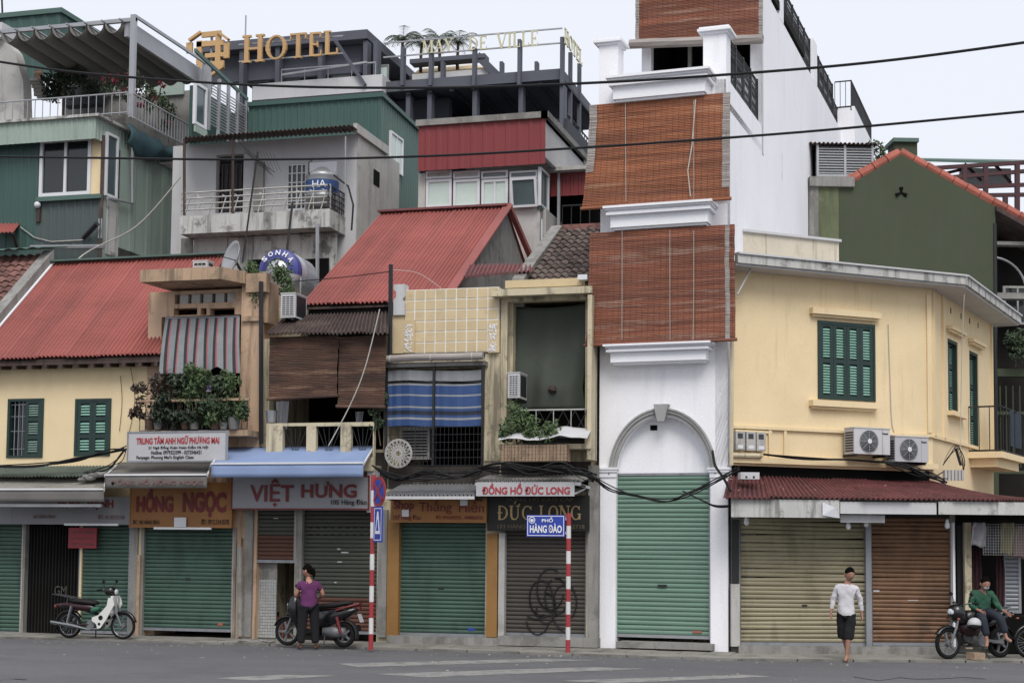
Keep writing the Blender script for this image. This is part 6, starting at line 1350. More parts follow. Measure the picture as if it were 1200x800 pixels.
t = board('red_plaque', 'sign_red', 80, 618, 113, 642, -.1, -.06, 'small red plaque with three pale lines beside the dark doorway')
for k, s in enumerate(('MUA BÁN', 'ĐỒNG HỒ', 'SỬA CHỮA')): text(s, M0, 83, 621+k*7, 110, 625+k*7, -.105, 'text_faded', t)
t = board('shop_sign', 'sign_yellow', 152, 565, 272, 618, -.3, -.2, 'wide yellow signboard with red letters HỒNG NGỌC', edge='sign_yellow')
text('HỒNG', M0, 160, 571, 203, 600, -.31, 'text_red_dull', t, bold=.05); text('NGỌC', M0, 214, 575, 265, 606, -.31, 'text_red_dull', t, bold=.05)
text('ĐC: 105 HÀNG ĐÀO', M0, 156, 608, 187, 614, -.31, 'text_black', t); text('ĐT: 0912.334.0578', M0, 236, 608, 268, 614, -.31, 'text_black', t)
tag(B(M0, 'notice_paper', 'text_white', None, 204, 606, 218, 617, -.35, -.34), 'white paper notice taped on the yellow HỒNG NGỌC sign', 'notice')
B(M0, 'lamp_tube', 'frame_white', t, 180, 617.5, 247, 620, -.5, -.45)
t = board('school_sign', 'sign_white', 149, 505, 266, 541, -1.15, -1.1, 'white English-class sign TRUNG TÂM ANH NGỮ with red heading below the plants', edge='metal_grey')
text('TRUNG TÂM ANH NGỮ PHƯƠNG MAI', M0, 160, 510, 257, 520, -1.155, 'text_red', t, bold=.03)
text('21 Ngõ Đồng Xuân Hoàn Kiếm Hà Nội', M0, 174, 521.5, 244, 526.5, -1.155, 'text_black', t, bold=.01); text('Hotline: 0979323399 - 0373546421', M0, 177, 527.5, 236, 532, -1.155, 'text_black', t, bold=.01); text("Fanpage: Phuong Mai's English Class", M0, 160, 533.5, 227, 538.5, -1.155, 'text_black', t, bold=.01)
def awning(a_back, b_back, a_fr, b_fr, drop, mt, mv, label, yb=-.1, yf=-1.3, nm='shop_awning', edge='frame_white'):
    p0, p1 = M0.at(*a_back, yb), M0.at(*b_back, yb); q0, q1 = M0.at(*a_fr, yf), M0.at(*b_fr, yf); zf = (q0.z+q1.z)/2; zb = (p0.z+p1.z)/2; q0.z = q1.z = zf; p0.z = p1.z = zb
    t = thing(nm, label, 'awning', (p0+p1)/2); sd_ = random.random()*9
    def fn(u, v): p = p0.lerp(p1, u).lerp(q0.lerp(q1, u), v); p.z -= .035*math.sin(v*PI)*(1+.4*math.sin(u*9+sd_)); return p
    MB().grid(fn, 20, 6).build('top_sheet', mt, t, smooth=True, thick=.008)
    def fn(u, v): p = q0.lerp(q1, u); return (p.x, p.y-.012*math.sin(u*21+sd_)*v, p.z-.01-drop*v)
    MB().grid(fn, 30, 3).build('valance', mv, t, smooth=True, thick=.006)
    MB().beam(q0-Vector((0, .01, -.0)), q1-Vector((0, .01, 0)), .035, .035).build('front_bar', edge, t)
    for p, q in ((p0, q0), (p1, q1)): MB().beam(p-Vector((0, 0, .03)), q-Vector((0, 0, .03)), .03, .04).build('side_arm', edge, t)
    return t, q0, q1
t, q0, q1 = awning((140, 541), (248, 541), (123, 556), (243, 556), .27, 'awning_grey', 'awning_grey', 'worn grey awning with faded red lettering under the white English-class sign', yb=-.35)
text('ĐỒNG HỒ HỒNG NGỌC', M0, 130, 560, 238, 569, -1.325, 'text_faded', t, bold=.02)
awning((262, 525), (438, 521), (248, 545), (426, 540), .27, 'awning_blue', 'awning_blue', 'clean pale blue awning above the VIỆT HƯNG sign', yb=-.15, yf=-1.5)
awning((-40, 559), (124, 557), (-40, 573), (122, 573), .26, 'awning_old', 'awning_grey', 'old stained white awning at the left edge above the HÙNG MẠNH board', yb=-.3, yf=-1.2)
B(M0, 'support_tube', 'wall_offwhite', None, -40, 590, 118, 593.5, -1.1, -1.04)
tag(bpy.data.objects['support_tube'], 'long pale metal tube below the old stained awning at the left', 'tube')
a = M0.at(-40, 558, -.75); b = M0.at(135, 557, -.75); c = M0.at(152, 546, -.02); t = thing('corrugated_canopy', 'dull green corrugated sheet canopy below the yellow house windows', 'canopy', (a+b)/2)
corr(M0, a, (b.x, -.75, a.z), (c.x, -.02, c.z), (a.x, -.02, c.z), 44, .022, 'sheet', 'roof_green', t, jag=.05)
for k in range(9):
    q = M0.at(96+k*3.3, 561-k*.8+random.uniform(-1.5, 1.5), -.8); r = random.uniform(.05, .11)
    tag(MB().sph(q, (r*1.5, r, r*.6), 6, 4).build('rubble', 'plaster_grey'), 'broken lump of grey debris on the old awning by the sign', 'rubble', 'rubble on the old awning') if k < 9 else 0
mat('sign_grey', '#95959a', .5, .05, 1.5, blot=.25, bc='#76767b', b0=.6)
t = board('shop_sign', 'sign_grey', 271, 557, 433, 597, -.5, -.35, 'white signboard with red border and red letters VIỆT HƯNG', edge='text_red_dull')
text('VIỆT', M0, 293, 561, 344, 593, -.515, 'text_red_dull', t, bold=.02); text('HƯNG', M0, 353, 564, 418, 583, -.515, 'text_red_dull', t, bold=.03); text('105 Hàng Đào', M0, 388, 585, 430, 592.5, -.515, 'text_black', t, bold=.01)
tag(B(M0, 'sign_side_panel', 'sign_white', None, 430, 548, 438, 600, -.45, -.1), 'narrow pale end panel right of the VIỆT HƯNG sign', 'panel')
for (p0x, p1x, yt, yf, lab, nn) in ((450, 556, 568, 580, 'grey corrugated canopy above the yellow Thắng Hiền sign', 34), (557, 681, 557, 564, 'short grey corrugated canopy above the ĐỒNG HỒ ĐỨC LONG strip sign', 38)):
    yo = -.95 if nn == 34 else -.9; A = M0.at(p0x, yf, yo); Bq = M0.at(p1x, yf, yo); Cq = M0.at(p1x, yt, -.02); t = thing('corrugated_canopy', lab, 'canopy', (A+Bq)/2)
    corr(M0, A, (Bq.x, yo, A.z), (Bq.x+.05, -.02, Cq.z), (A.x+.05, -.02, Cq.z), int(nn*.7), .03, 'sheet', 'steel_grey' if nn == 34 else 'plaster_grey', t)
    MB().beam((A.x, yo, A.z-.05), (Bq.x, yo, A.z-.05), .03, .06).build('edge_strip', 'wall_offwhite', t)
    MB().beam((Bq.x-.03, yo, A.z-.06), (Bq.x-.03, 0, A.z-.1), .03).beam((A.x+.03, yo, A.z-.06), (A.x+.03, 0, A.z-.1), .03).build('bracket', 'metal_dark', t)
t = board('shop_sign', 'sign_yellow', 458, 584, 570, 612, -.35, -.25, 'orange-yellow signboard Shop Thắng Hiền with dull red letters', edge='sign_yellow')
text('Shop', M0, 461, 586, 485, 599, -.365, 'text_red_dull', t, bold=.02); text('Thắng', M0, 491, 585, 529, 602, -.365, 'text_red_dull', t); text('Hiền', M0, 538, 585, 567, 600, -.365, 'text_red_dull', t)
text('107 Hàng Đào', M0, 461, 603, 493, 610, -.365, 'text_red_dull', t); text('ĐT: 0934302725 - 0988822736', M0, 511, 604, 566, 608, -.365, 'text_red_dull', t)
for (a, b, c, d, lab) in ((471, 597, 479, 605, 'white paper scrap low on the left of the Thắng Hiền sign'), (539, 584, 548, 592, 'white paper scrap at the top edge of the Thắng Hiền sign')): tag(B(M0, 'notice_paper', 'text_white', None, a, b, c, d, -.375, -.37), lab, 'notice')
t = board('shop_sign', 'sign_white', 558, 564.5, 673, 581, -.94, -.9, 'long white strip sign ĐỒNG HỒ ĐỨC LONG in dark red')
text('ĐỒNG HỒ ĐỨC LONG', M0, 565, 565.5, 668, 579, -.945, 'text_red', t, bold=.03)
MB().beam(M0.at(674, 566, -.9), M0.at(692, 572, -.1), .05).beam(M0.at(674, 578, -.9), M0.at(690, 570, -.1), .03).build('bracket', 'wall_offwhite', t)
t = board('shop_sign', 'sign_black', 571, 580, 690, 622, -.28, -.2, 'black signboard with gold serif letters ĐỨC LONG')
serif('ĐỨC', M0, 583, 592, 625, 609, -.285, 'text_gold', t, dep=.01); serif('LONG', M0, 632, 592, 682, 609, -.285, 'text_gold', t, dep=.01)
mat('text_dimgold', '#6b5c45', .6, .1, 3)
text('ĐỒNG HỒ CAO CẤP', M0, 592, 581, 672, 587, -.285, 'text_dimgold', t); text('103 HÀNG ĐÀO - ĐT: 39232718', M0, 583, 613, 685, 619, -.285, 'text_dimgold', t)
mat('shade_grime', '#3f3a34', .95, .25, 2, st=.6, sc_='#1d1a17', blot=.6, bc='#6b6253', b0=.6)
B(M0, 'shade_band', 'shade_grime', H4, 455, 546, 585, 572, -.02, .0); B(M0, 'shade_band', 'shade_grime', H5, 587, 541, 692, 572, -.02, .0); B(M0, 'shade_band', 'shade_grime', H3, 437, 530, 454, 572, -.02, .0)  # boards added above the signs; shade and grime put into their dark colour
# ---------------------------------------------------------------- street sign poles
def pole(px, pyb, pyt, label, name='sign_pole', ph=0, r=.045):
    base = atZ(px, pyb, -.012); fr = Fr((base.x, base.y, 0), 0); top = fr.at(px, pyt, 0).z; t = thing(name, label, 'street sign', base)
    n = 11; seg = (top-base.z)/n; mat('pole_red', '#a8222c', .4, .06, 3, blot=.2); mat('pole_white', '#d3d1cf', .4, .05, 3, blot=.2)
    for i in range(n): z = base.z+i*seg; MB().tube([(base.x, base.y, z), (base.x, base.y, z+seg)], r, 12).build('band', 'pole_red' if (i+ph) % 2 == 0 else 'pole_white', t, smooth=False)
    return t, fr
t, fr = pole(434.5, 761, 556, 'red and white banded pole with a no-stopping disc and small blue plate')
SF_ = Fr(fr.W((.0, -.06, 0)), rad(15.5+14-62)); 
cz = fr.at(440, 576, -.05).z; rr = .29; SF_ = Fr(fr.W((.08, -.07, 0)), rad(15.5+14-72))
MB(SF_).lathe([(0, -.01), (rr, -.01), (rr, .01), (0, .01)], (.12, 0, cz), (0, 1, 0), 28).build('disc', 'sign_red', t)
MB(SF_).lathe([(0, -.013), (rr*.8, -.013), (rr*.8, -.01)], (.12, 0, cz), (0, 1, 0), 28).build('disc_face', 'sign_blue', t)
MB(SF_).beam((.12-rr*.57, -.017, cz-rr*.57), (.12+rr*.57, -.017, cz+rr*.57), .01, .055, up=(-1, 0, 1)).build('disc_bar', 'sign_red', t); MB(SF_).beam((.12-rr*.57, -.021, cz+rr*.57), (.12+rr*.57, -.021, cz-rr*.57), .01, .055, up=(1, 0, 1)).build('disc_bar', 'sign_red', t)
z1_, z0_ = fr.at(440, 593, -.05).z, fr.at(440, 635, -.05).z
MB(SF_).box(-.06, .3, -.01, .01, z0_, z1_).build('plate', 'sign_blue', t)
MB(SF_).box(-.03, .27, -.014, -.011, z1_-.05, z1_-.035).box(-.03, .27, -.014, -.011, z0_+.035, z0_+.05).box(-.03, -.015, -.014, -.011, z0_+.05, z1_-.05).box(.255, .27, -.014, -.011, z0_+.05, z1_-.05).prism([(.02, z0_+.16), (.22, z0_+.16), (.14, z1_-.1), (.1, z1_-.1)], -.015, -.011).build('pictogram', 'text_white', t)
MB(SF_).prism([(.07, z0_+.22), (.17, z0_+.22), (.13, z1_-.25), (.11, z1_-.25)], -.018, -.0155).build('pictogram', 'sign_blue', t)
t, fr = pole(665.5, 764, 601, 'red and white banded pole carrying the blue street name plate PHỐ HÀNG ĐÀO', ph=0)
x0, x1, z0, z1 = fr.rect(617, 603, 662, 628.5, -.03)
MB(fr).box(x0, x1, -.03, -.01, z0, z1).build('name_plate', 'sign_blue', t)
e = .012; o_ = .018; MB(fr).box(x0+o_, x1-o_, -.034, -.031, z0+o_, z0+o_+e).box(x0+o_, x1-o_, -.034, -.031, z1-o_-e, z1-o_).box(x0+o_, x0+o_+e, -.034, -.031, z0+o_+e, z1-o_-e).box(x1-o_-e, x1-o_, -.034, -.031, z0+o_+e, z1-o_-e).build('plate_border', 'text_white', t)
text('PHỐ', fr, 635, 605.5, 648, 611.5, -.036, 'text_white', t, bold=.02); text('HÀNG ĐÀO', fr, 621, 613, 658.5, 624, -.036, 'text_white', t, bold=.03)
q = fr.at(623.5, 609, -.036); MB(fr).lathe([(.05, 0), (.065, 0), (.065, .003), (.05, .003)], (q.x, -.038, q.z), (0, 1, 0), 14).box(q.x-.03, q.x+.03, -.039, -.036, q.z-.03, q.z+.02).build('plate_emblem', 'text_white', t)
MB(fr).box(x1, x1+.06, -.02, .0, z0+.05, z0+.1).box(x1, x1+.06, -.02, .0, z1-.1, z1-.05).build('clamp', 'steel_grey', t)
# ---------------------------------------------------------------- air conditioners
def ac_unit(fr, a, b, c, d, y, dep, label, mode='fan', brand=False, m='wall_offwhite', grp=None, logo=''):
    x0, x1, z0, z1 = fr.rect(a, b, c, d, y); t = thing('air_conditioner', label, 'air conditioner', fr.W(((x0+x1)/2, y+dep/2, z0)), grp)
    e = .02; MB(fr).box(x0, x1, y, y+dep, z0, z1).build('casing', m, t)
    MB(fr).box(x0-.012, x1+.012, y-.012, y+dep+.01, z1, z1+.02).build('lid', m, t)
    if mode == 'fan':
        cx, cz = x0+(x1-x0)*.4, (z0+z1)/2; r = (z1-z0)*.42
        MB(fr).lathe([(0, 0), (r, 0), (r, -.006), (0, -.006)], (cx, y-.003, cz), (0, 1, 0), 28).build('fan_opening', 'metal_dark', t)
        g = MB(fr)
        for k in (1, .86, .72, .58, .44, .3): g.tube([(cx+r*k*math.cos(i*PI/14), y-.025, cz+r*k*math.sin(i*PI/14)) for i in range(29)], .006, 4, caps=False)
        for k in range(8): g.tube([(cx, y-.025, cz), (cx+r*math.cos(k*PI/4), y-.025, cz+r*math.sin(k*PI/4))], .006, 4)
        g.build('fan_guard', 'steel_grey', t); MB(fr).lathe([(0, 0), (.05, 0), (.05, .01), (0, .01)], (cx, y-.045, cz), (0, 1, 0), 12).build('hub_cap', 'frame_white', t)
        s0 = MB(fr)
        for k in range(8): z = z0+.05+(z1-z0-.1)*k/8; s0.box(x0-.006, x0-.001, y+.03, y+dep-.03, z, z+.03)
        s0.build('side_vents', 'metal_dark', t, kind='stuff'); B_ = MB(fr).box(x0+(x1-x0)*.78, x0+(x1-x0)*.785, y-.003, y, z0, z1).build('panel_seam', 'metal_grey', t)
        if logo: text(logo, fr, 0, 0, 0, 0, y-.002, 'text_black', t, sq=(x0+(x1-x0)*.79, x1-.05, z1-.11, z1-.07))
    else:
        MB(fr).box(x0+.03, x1-.03, y-.004, y-.001, z0+.04, z1-.04).build('coil', 'metal_dark', t); g = MB(fr)
        for k in range(10): z = z0+.04+(z1-z0-.1)*k/9; g.box(x0+.03, x1-.03, y-.014, y-.006, z, z+.018)
        for k in range(4): x = x0+.03+(x1-x0-.07)*k/3; g.box(x, x+.012, y-.018, y-.0145, z0+.04, z1-.04)
        g.build('grid_bars', m, t, kind='stuff'); MB(fr).box(x1+.001, x1+.005, y+.06, y+dep-.04, z0+.04, z1-.03).build('side_grille', 'metal_dark', t)
    MB(fr).box(x0+.05, x0+.1, y+.02, y+dep+.2, z0-.05, z0-.001).box(x1-.1, x1-.05, y+.02, y+dep+.2, z0-.05, z0-.001).build('wall_bracket', 'metal_dark', t)
    return t
ac_unit(RU, 1001, 502, 1043, 532, -.45, .32, 'white air conditioner unit with round fan, left of the two on the yellow corner house', logo='Panasonic', grp=None)
ac_unit(RU, 1049, 512, 1088, 541, -.45, .32, 'white air conditioner with darker fan, right and lower of the two on the corner house', m='sign_white', logo='Panasonic')
A1 = Fr(M0.W((M0.at(329, 358, -.3).x, -.3, 0)), 0); ac_unit(A1, 329, 344, 346, 372, 0, .6, 'air conditioner seen end-on beside the leafy pilaster above the rusty eave', 'grid')
A2 = Fr(M0.W((M0.at(596, 450, -.45).x, -.45, 0)), 0); ac_unit(A2, 595, 437, 609, 466, 0, .55, 'air conditioner seen end-on in front of the dark green curtain', 'grid')
ac_unit(M0, 456, 501, 503, 538, .25, .35, 'old grey air conditioner behind the cage of the blue screen house', 'grid', m='plaster_light')
ac_unit(M0, 226, 306, 243, 313, .3, .3, 'tiny pale unit lying on the canopy slab of the peach house', 'grid')
# meters
for k, (px, lab) in enumerate(((862.5, 'electric meter box, leftmost of three on the yellow corner wall'), (875, 'electric meter box, middle of three on the yellow corner wall'), (887, 'electric meter box, rightmost of three on the yellow corner wall'))):
    x0, x1, z0, z1 = RU.rect(px, 505+k*.6, px+10.5, 527+k*.6, -.14); t = thing('meter_box', lab, 'meter box', RU.W(((x0+x1)/2, -.1, z0)), 'meter boxes on the corner house')
    MB(RU).box(x0, x1, -.14, 0, z0, z1).build('case', 'plaster_light', t); MB(RU).box(x0+.04, x1-.05, -.145, -.141, z1-.14, z1-.04).build('glass', 'glass_dark', t); MB(RU).box(x0+.04, x1-.04, -.146, -.141, z0+.03, z0+.1).build('cover', 'frame_white', t)
tag(MB(RU).tube([RU.at(856, 533, -.15), RU.at(892, 534, -.15)], .05, 8).build('conduit_pipe', 'wall_dirty_cream'), 'short cream pipe under the three meter boxes', 'pipe')
t = thing('small_box', 'small white plastic box lying on the left end of the red canopy', 'box', RG.W(RG.at(879, 563, -.5))); x0, x1, z0, z1 = RG.rect(868, 553, 890, 563, -.55); z0 += .03
MB(RG).box(x0, x1, -.55, -.25, z0, z1).build('case', 'wall_offwhite', t)
for k in (.3, .7): q = x0+(x1-x0)*k; MB(RG).box(q-.02, q+.02, -.555, -.551, z0+.02, z0+.06).build('socket', 'metal_dark', t)
# ---------------------------------------------------------------- drum tank, dish, camera
q = M0.at(326, 317, 1.0); TK = thing('drum_water_tank', 'horizontal steel water tank with purple end band lettered SONHA', 'water tank', q-Vector((0, 0, .5)))
ax = Vector((-.05, 1, 0)).normalized(); TF = Fr(q, math.atan2(ax.y, ax.x)-PI/2); R_ = M0.at(350, 317, 1).x-q.x
mat('tank_purple', '#3a3f8c', .4, .05, 2); mat('tank_steel', '#b7b9c0', .35, .06, 2, metal=.4)
L0 = lambda p: p
MB(TF).lathe([(0, -.12), (R_*.4, -.11), (R_*.45, -.07), (R_*.7, -.05), (R_*.94, .02), (R_, .1), (R_, .5), (R_*1.03, .52), (R_, .54), (R_, 1.2), (R_*.9, 1.3), (0, 1.4)], (0, 0, 0), (0, 1, 0), 28).build('drum', 'tank_steel', TK, smooth=True)
bd = MB(TF); n_ = 24
for i in range(n_):
    a0_, a1_ = PI*(-.06)+PI*1.06*i/n_, PI*(-.06)+PI*1.06*(i+1)/n_
    for (r0, y0, r1, y1) in ((.52, -.075, .72, -.058), (.72, -.058, .95, .02), (.95, .02, 1.012, .1), (1.012, .1, 1.012, .2)):
        f = lambda r, a, y: (R_*r*math.cos(a), y-.012, R_*r*math.sin(a)); bd.quad(f(r0, a0_, y0), f(r0, a1_, y0), f(r1, a1_, y1), f(r1, a0_, y1))
bd.build('end_band', 'tank_purple', TK)
for k, ch in enumerate('SONHA'):
    a_ = rad(140-k*26); o = text(ch, TF, 0, 0, 0, 0, 0, 'text_white', TK, bold=.02, sq=(-.055, .055, -.06, .06))
    o.location = TF.W((R_*.8*math.cos(a_), -.07, R_*.8*math.sin(a_))); o.rotation_euler = (Matrix.Rotation(TF.a, 3, 'Z') @ Matrix.Rotation(rad(-20)*1, 3, 'X') @ Matrix.Rotation(-(a_-PI/2), 3, 'Y') @ Matrix.Rotation(-TF.a, 3, 'Z')).to_euler()
for yy in (.1, 1.0): MB(TF).tube([(-R_, yy, -R_*.3), (-R_, yy, -R_-.35), (R_, yy, -R_-.35), (R_, yy, -R_*.3)], .025, 5).build('stand', 'steel_grey', TK)
MB(TF).box(-R_-.1, R_+.1, -.1, 1.4, -2.4, -R_-.36).build('plinth', 'wall_dirty_cream', TK)
DS = thing('satellite_dish', 'grey satellite dish leaning against the peach parapet', 'satellite dish', M0.at(280, 322, .3)); q = M0.at(276, 305, .35)
r = .4; MB().lathe([(0, .0), (r*.3, -.015), (r*.6, -.05), (r*.85, -.1), (r, -.14), (r*1.02, -.135), (r*.85, -.085), (r*.5, -.02), (0, .015)], q, (.62, .75, -.25), 24).build('bowl', 'steel_grey', DS, smooth=True)
MB().tube([q, q+Vector((.15, .2, -.4))], .03, 5).tube([q, q+Vector((-.25, -.35, .05))], .012, 4).build('arm', 'metal_dark', DS)
for k, (px, py, r, n, lab, s_) in enumerate(((295, 312, .2, 150, 'green weeds sprouting beside the satellite dish', (288, 322)), (329, 320, .3, 260, 'leafy green shrub growing in front of the drum tank', (330, 335)), (335, 340, .2, 90, 'small weeds on the ledge just above the end-on air conditioner', (334, 344)), (300, 345, .2, 80, 'sparse weeds on the worn peach pilaster cap', (300, 350)), (689, 345, .12, 60, 'tiny climbing weeds at the top right corner of the curtain recess', (689, 350)))):
    q = M0.at(px, py, -.1); t = thing('wall_weed', lab, 'plant', M0.at(*s_, -.1)); gg = MB(); clumps(gg, [q, q+Vector((.1, 0, -.12))], r, n, .045); gg.build('foliage', 'leaf_light', t, recalc=False); MB().tube([M0.at(*s_, -.1), q], .01, 4).build('stem', 'stem_brown', t)
CC = thing('security_camera', 'small white security camera on a short dark pole at the tile roof', 'camera', M0.at(689, 360, -.1)); MB().tube([M0.at(690, 362, -.1), M0.at(690, 322, -.1)], .045, 6).build('pole', 'metal_dark', CC)
q = M0.at(684, 326, -.15); MB().box(q.x-.09, q.x+.1, -.3, -.1, q.z-.05, q.z+.05).build('housing', 'frame_white', CC); q = M0.at(666, 331, .6); tag(MB().box(q.x-.05, q.x+.05, .5, .65, q.z-.08, q.z+.06).build('roof_lamp', 'frame_white'), 'small white box fixed on the old tile roof', 'box')
t = tag(MB().tube([M0.at(457, 425, -.3), M0.at(458, 310, -.3)], .05, 6).build('steel_pole', 'metal_dark'), 'dark steel pole standing left of the tiled parapet', 'pole')
t = tag(MB().tube([M0.at(306, 330, -.25), M0.at(306, 520, -.25)], .05, 6).build('drain_pipe', 'metal_dark'), 'dark drainpipe running down right of the peach pilaster', 'pipe')
t = tag(MB().tube([M0.at(697, 405, -.1), M0.at(697, 540, -.1)], .035, 6).build('drain_pipe', 'plaster_grey'), 'grey drainpipe in the gap left of the tall white house', 'pipe')
t = tag(MB().tube([M0.at(858, 400, -.2), M0.at(857, 545, -.2)], .04, 6).build('drain_pipe', 'wall_dirty_cream'), 'cream drainpipe in the gap right of the tall white house', 'pipe')
t = tag(MB().tube([M0.at(281, 640, -.25), M0.at(281.5, 745, -.25)], .06, 8).build('drain_pipe', 'plaster_grey'), 'grey pipe on the shop pillar between HỒNG NGỌC and VIỆT HƯNG', 'pipe')
# ---------------------------------------------------------------- wires
def wire(pts, r, label, y=-3.0, m='cable_black', fr=M0, nm='overhead_wire', sm=8):
    P = [fr.at(a, b, y if len(q) < 1 else q[0]) for a, b, *q in pts]; out = []
    for i in range(len(P)-1):
        p0, p1, p2, p3 = P[max(i-1, 0)], P[i], P[i+1], P[min(i+2, len(P)-1)]
        for k in range(sm):
            t = k/sm; out.append(.5*((2*p1)+(p2-p0)*t+(2*p0-5*p1+4*p2-p3)*t*t+(3*p1-p0-3*p2+p3)*t**3))
    out.append(P[-1]); return tag(MB(fr).tube(out, r, 6).build(nm, m), label, 'wire')
wire([(-30, 68), (100, 86), (300, 100), (500, 103), (700, 97), (900, 84), (1050, 70), (1230, 46)], .022, 'upper black power line crossing the whole view', -6)
wire([(-30, 183), (100, 185), (300, 187), (500, 183), (700, 172), (900, 158), (1050, 145), (1230, 128)], .02, 'lower black power line crossing the whole view', -6)
wire([(445, 362), (428, 430), (410, 475), (385, 522)], .012, 'pale cord slanting down across the brown blinds', -.9, 'wire_light')
wire([(458, 318, -.3), (400, 325, -.3), (330, 331, -.1)], .01, 'thin wire from the steel pole to the drum tank', -.3)
wire([(458, 316, -.3), (490, 320, -.2), (520, 340, -.2)], .006, 'thin pale wire from the steel pole over the tiled parapet', -.3, 'wire_light')
wire([(212, 207, 4), (160, 265, 4.2), (90, 305, 4), (50, 380, 1)], .018, 'pale rope slanting across the green cladding to the red roof', 4, 'wire_light')
wire([(141, 440), (143, 470), (140, 505)], .006, 'thin vertical wire on the yellow wall left of the plants', -.04)
wire([(153, 430), (158, 470), (150, 512)], .006, 'thin curved wire on the yellow wall near the plants', -.04)
wire([(1041, 380), (1043, 440), (1046, 500), (1055, 510)], .01, 'beige cable running down the yellow facade to the right air conditioner', -.02, 'wire_light', RU)
wire([(1130, 345, -.6), (1127, 420, -.3), (1126, 480, -.05), (1125, 540, -.05)], .008, 'pale wire hanging from the corner of the roof slab', -.3, 'wire_light', RU)
wire([(880, 315), (872, 330), (864, 345)], .025, 'short pale rod between the gutter and the yellow wall', -.3, 'wire_light', RU)
def bundle(pts, n, spread, r, label, fr=M0, y=-.6, ph=0):
    t = thing('cable_bundle', label, 'cables', fr.W(fr.at(*pts[len(pts)//2][:2], y)))
    for k in range(n):
        o = [(a+random.uniform(-3, 3), b+random.gauss(0, spread)) for a, b, *_ in pts]; P = [fr.at(a, b, y+random.uniform(-.12, .12)) for a, b in o]; P[0] = fr.at(*pts[0][:2], y); out = []
        for i in range(len(P)-1):
            p0, p1, p2, p3 = P[max(i-1, 0)], P[i], P[i+1], P[min(i+2, len(P)-1)]
            for s in range(5): u = s/5; out.append(.5*((2*p1)+(p2-p0)*u+(2*p0-5*p1+4*p2-p3)*u*u+(3*p1-p0-3*p2+p3)*u**3))
        out.append(P[-1]); MB(fr).tube(out, r*random.uniform(.6, 1.3), 5).build('cable', 'cable_black', t, smooth=True)
bundle([(-20, 546), (40, 545), (90, 538), (125, 530), (148, 525)], 6, 1.6, .016, 'black cable bundle rising over the green canopy at the left', y=-.8)
bundle([(436, 545), (465, 560), (500, 556), (535, 556), (565, 550)], 9, 3.2, .014, 'thick tangle of black cables below the blue screen house', y=-.98)
bundle([(560, 548), (590, 546), (620, 553), (655, 548), (680, 553), (697, 560)], 12, 3.6, .015, 'dense knot of black cables under the planter balcony', y=-1.0)
bundle([(693, 556), (715, 572), (745, 581), (780, 586), (810, 578), (840, 563), (865, 548)], 5, 1.3, .015, 'black cable bundle swagging across the bright green shutter', y=-1.0)
bundle([(800, 575), (820, 586), (838, 593), (855, 592)], 2, .8, .014, 'short black cable loop hanging at the right white pilaster', y=-1.0)
wire([(835, 528, -.3), (838, 545, -.5), (848, 560, -.8), (856, 575, -1.0)], .025, 'single thick cable dropping from the arch to the canopy', -.5)
bundle([(895, 532), (940, 536), (990, 539), (1040, 541), (1085, 543)], 3, .8, .018, 'black cables running along the base of the yellow facade', RU, -.3)
bundle([(1035, 541), (1060, 548), (1085, 556), (1108, 562)], 9, 3, .016, 'loose black cables spilling onto the right part of the red canopy', RU, -.4)
bundle([(1105, 545), (1112, 530), (1122, 520), (1130, 545), (1128, 560)], 4, 3, .008, 'thin tangled wires at the chamfered corner below the small window', RU, -.15)
bundle([(148, 525), (140, 535), (125, 548), (100, 556)], 4, 2, .014, 'few black cables dropping beside the English-class sign', y=-.9)
q0 = RU.at(1120, 525, -.1); tag(MB(RU).tube([q0, RU.at(1126, 545, -.1)], .03, 5).build('cable_clamp', 'metal_dark'), 'black slanted clamp on the corner wall above the cables', 'clamp')
mb = MB(RU)
for k in range(6): q = RU.at(1108+k*4, 556, -.2); mb.box(q.x-.03, q.x+.03, -.22, -.15, q.z-.12, q.z+.1)
tag(mb.build('junction_boxes', 'plaster_light'), 'row of small pale junction boxes where the cables end', 'junction boxes'); bpy.data.objects['junction_boxes'].name = 'junction_box'

# stickers, lock plates and scraps on the shutters (each with its own part on the house)
def plate(fr, px, py, w_, h_, m, par, y=.035, nm='lock_plate'): q = fr.at(px, py, y); MB(fr).box(q.x-w_/2, q.x+w_/2, y, y+.01, q.z-h_/2, q.z+h_/2).build(nm, m, par)
rs_ = {o.get('label', ''): o for o in bpy.data.objects if o.name.startswith('roller_shutter')}
def fs(k): return next(o for l, o in rs_.items() if k in l)
plate(M0, 220, 678, .12, .05, 'metal_dark', fs('wide green roller shutter left')); plate(M0, 258, 731, .12, .06, 'brick_orange', fs('wide green roller shutter left'), nm='sticker')
for px, py, w_ in ((404, 647, .16), (397, 643, .07), (398, 658, .1), (393, 682, .05)): plate(M0, px, py, w_, .025, 'wall_offwhite', fs('olive roller'), nm='sticker')
plate(M0, 323, 607, .1, .02, 'wall_offwhite', fs('raised rusty')); plate(M0, 517, 689, .12, .05, 'metal_dark', fs('between the yellow pillars')); plate(M0, 552, 737, .14, .05, 'sign_blue', fs('between the yellow pillars'), nm='sticker')
plate(RG, 1027, 692, .12, .03, 'wall_offwhite', fs('orange-brown'), nm='sticker'); plate(RG, 1070, 703, .2, .015, 'wall_offwhite', fs('orange-brown'), nm='sticker'); plate(RG, 1038, 758, .12, .06, 'wall_offwhite', fs('orange-brown'), y=.0, nm='sticker')
for k in range(9):
    for j in range(2): plate(M0, 364+k*8.6, 618+j*8, .075, .018, 'dark_void', fs('olive roller'), nm='air_slot')
mb = MB()
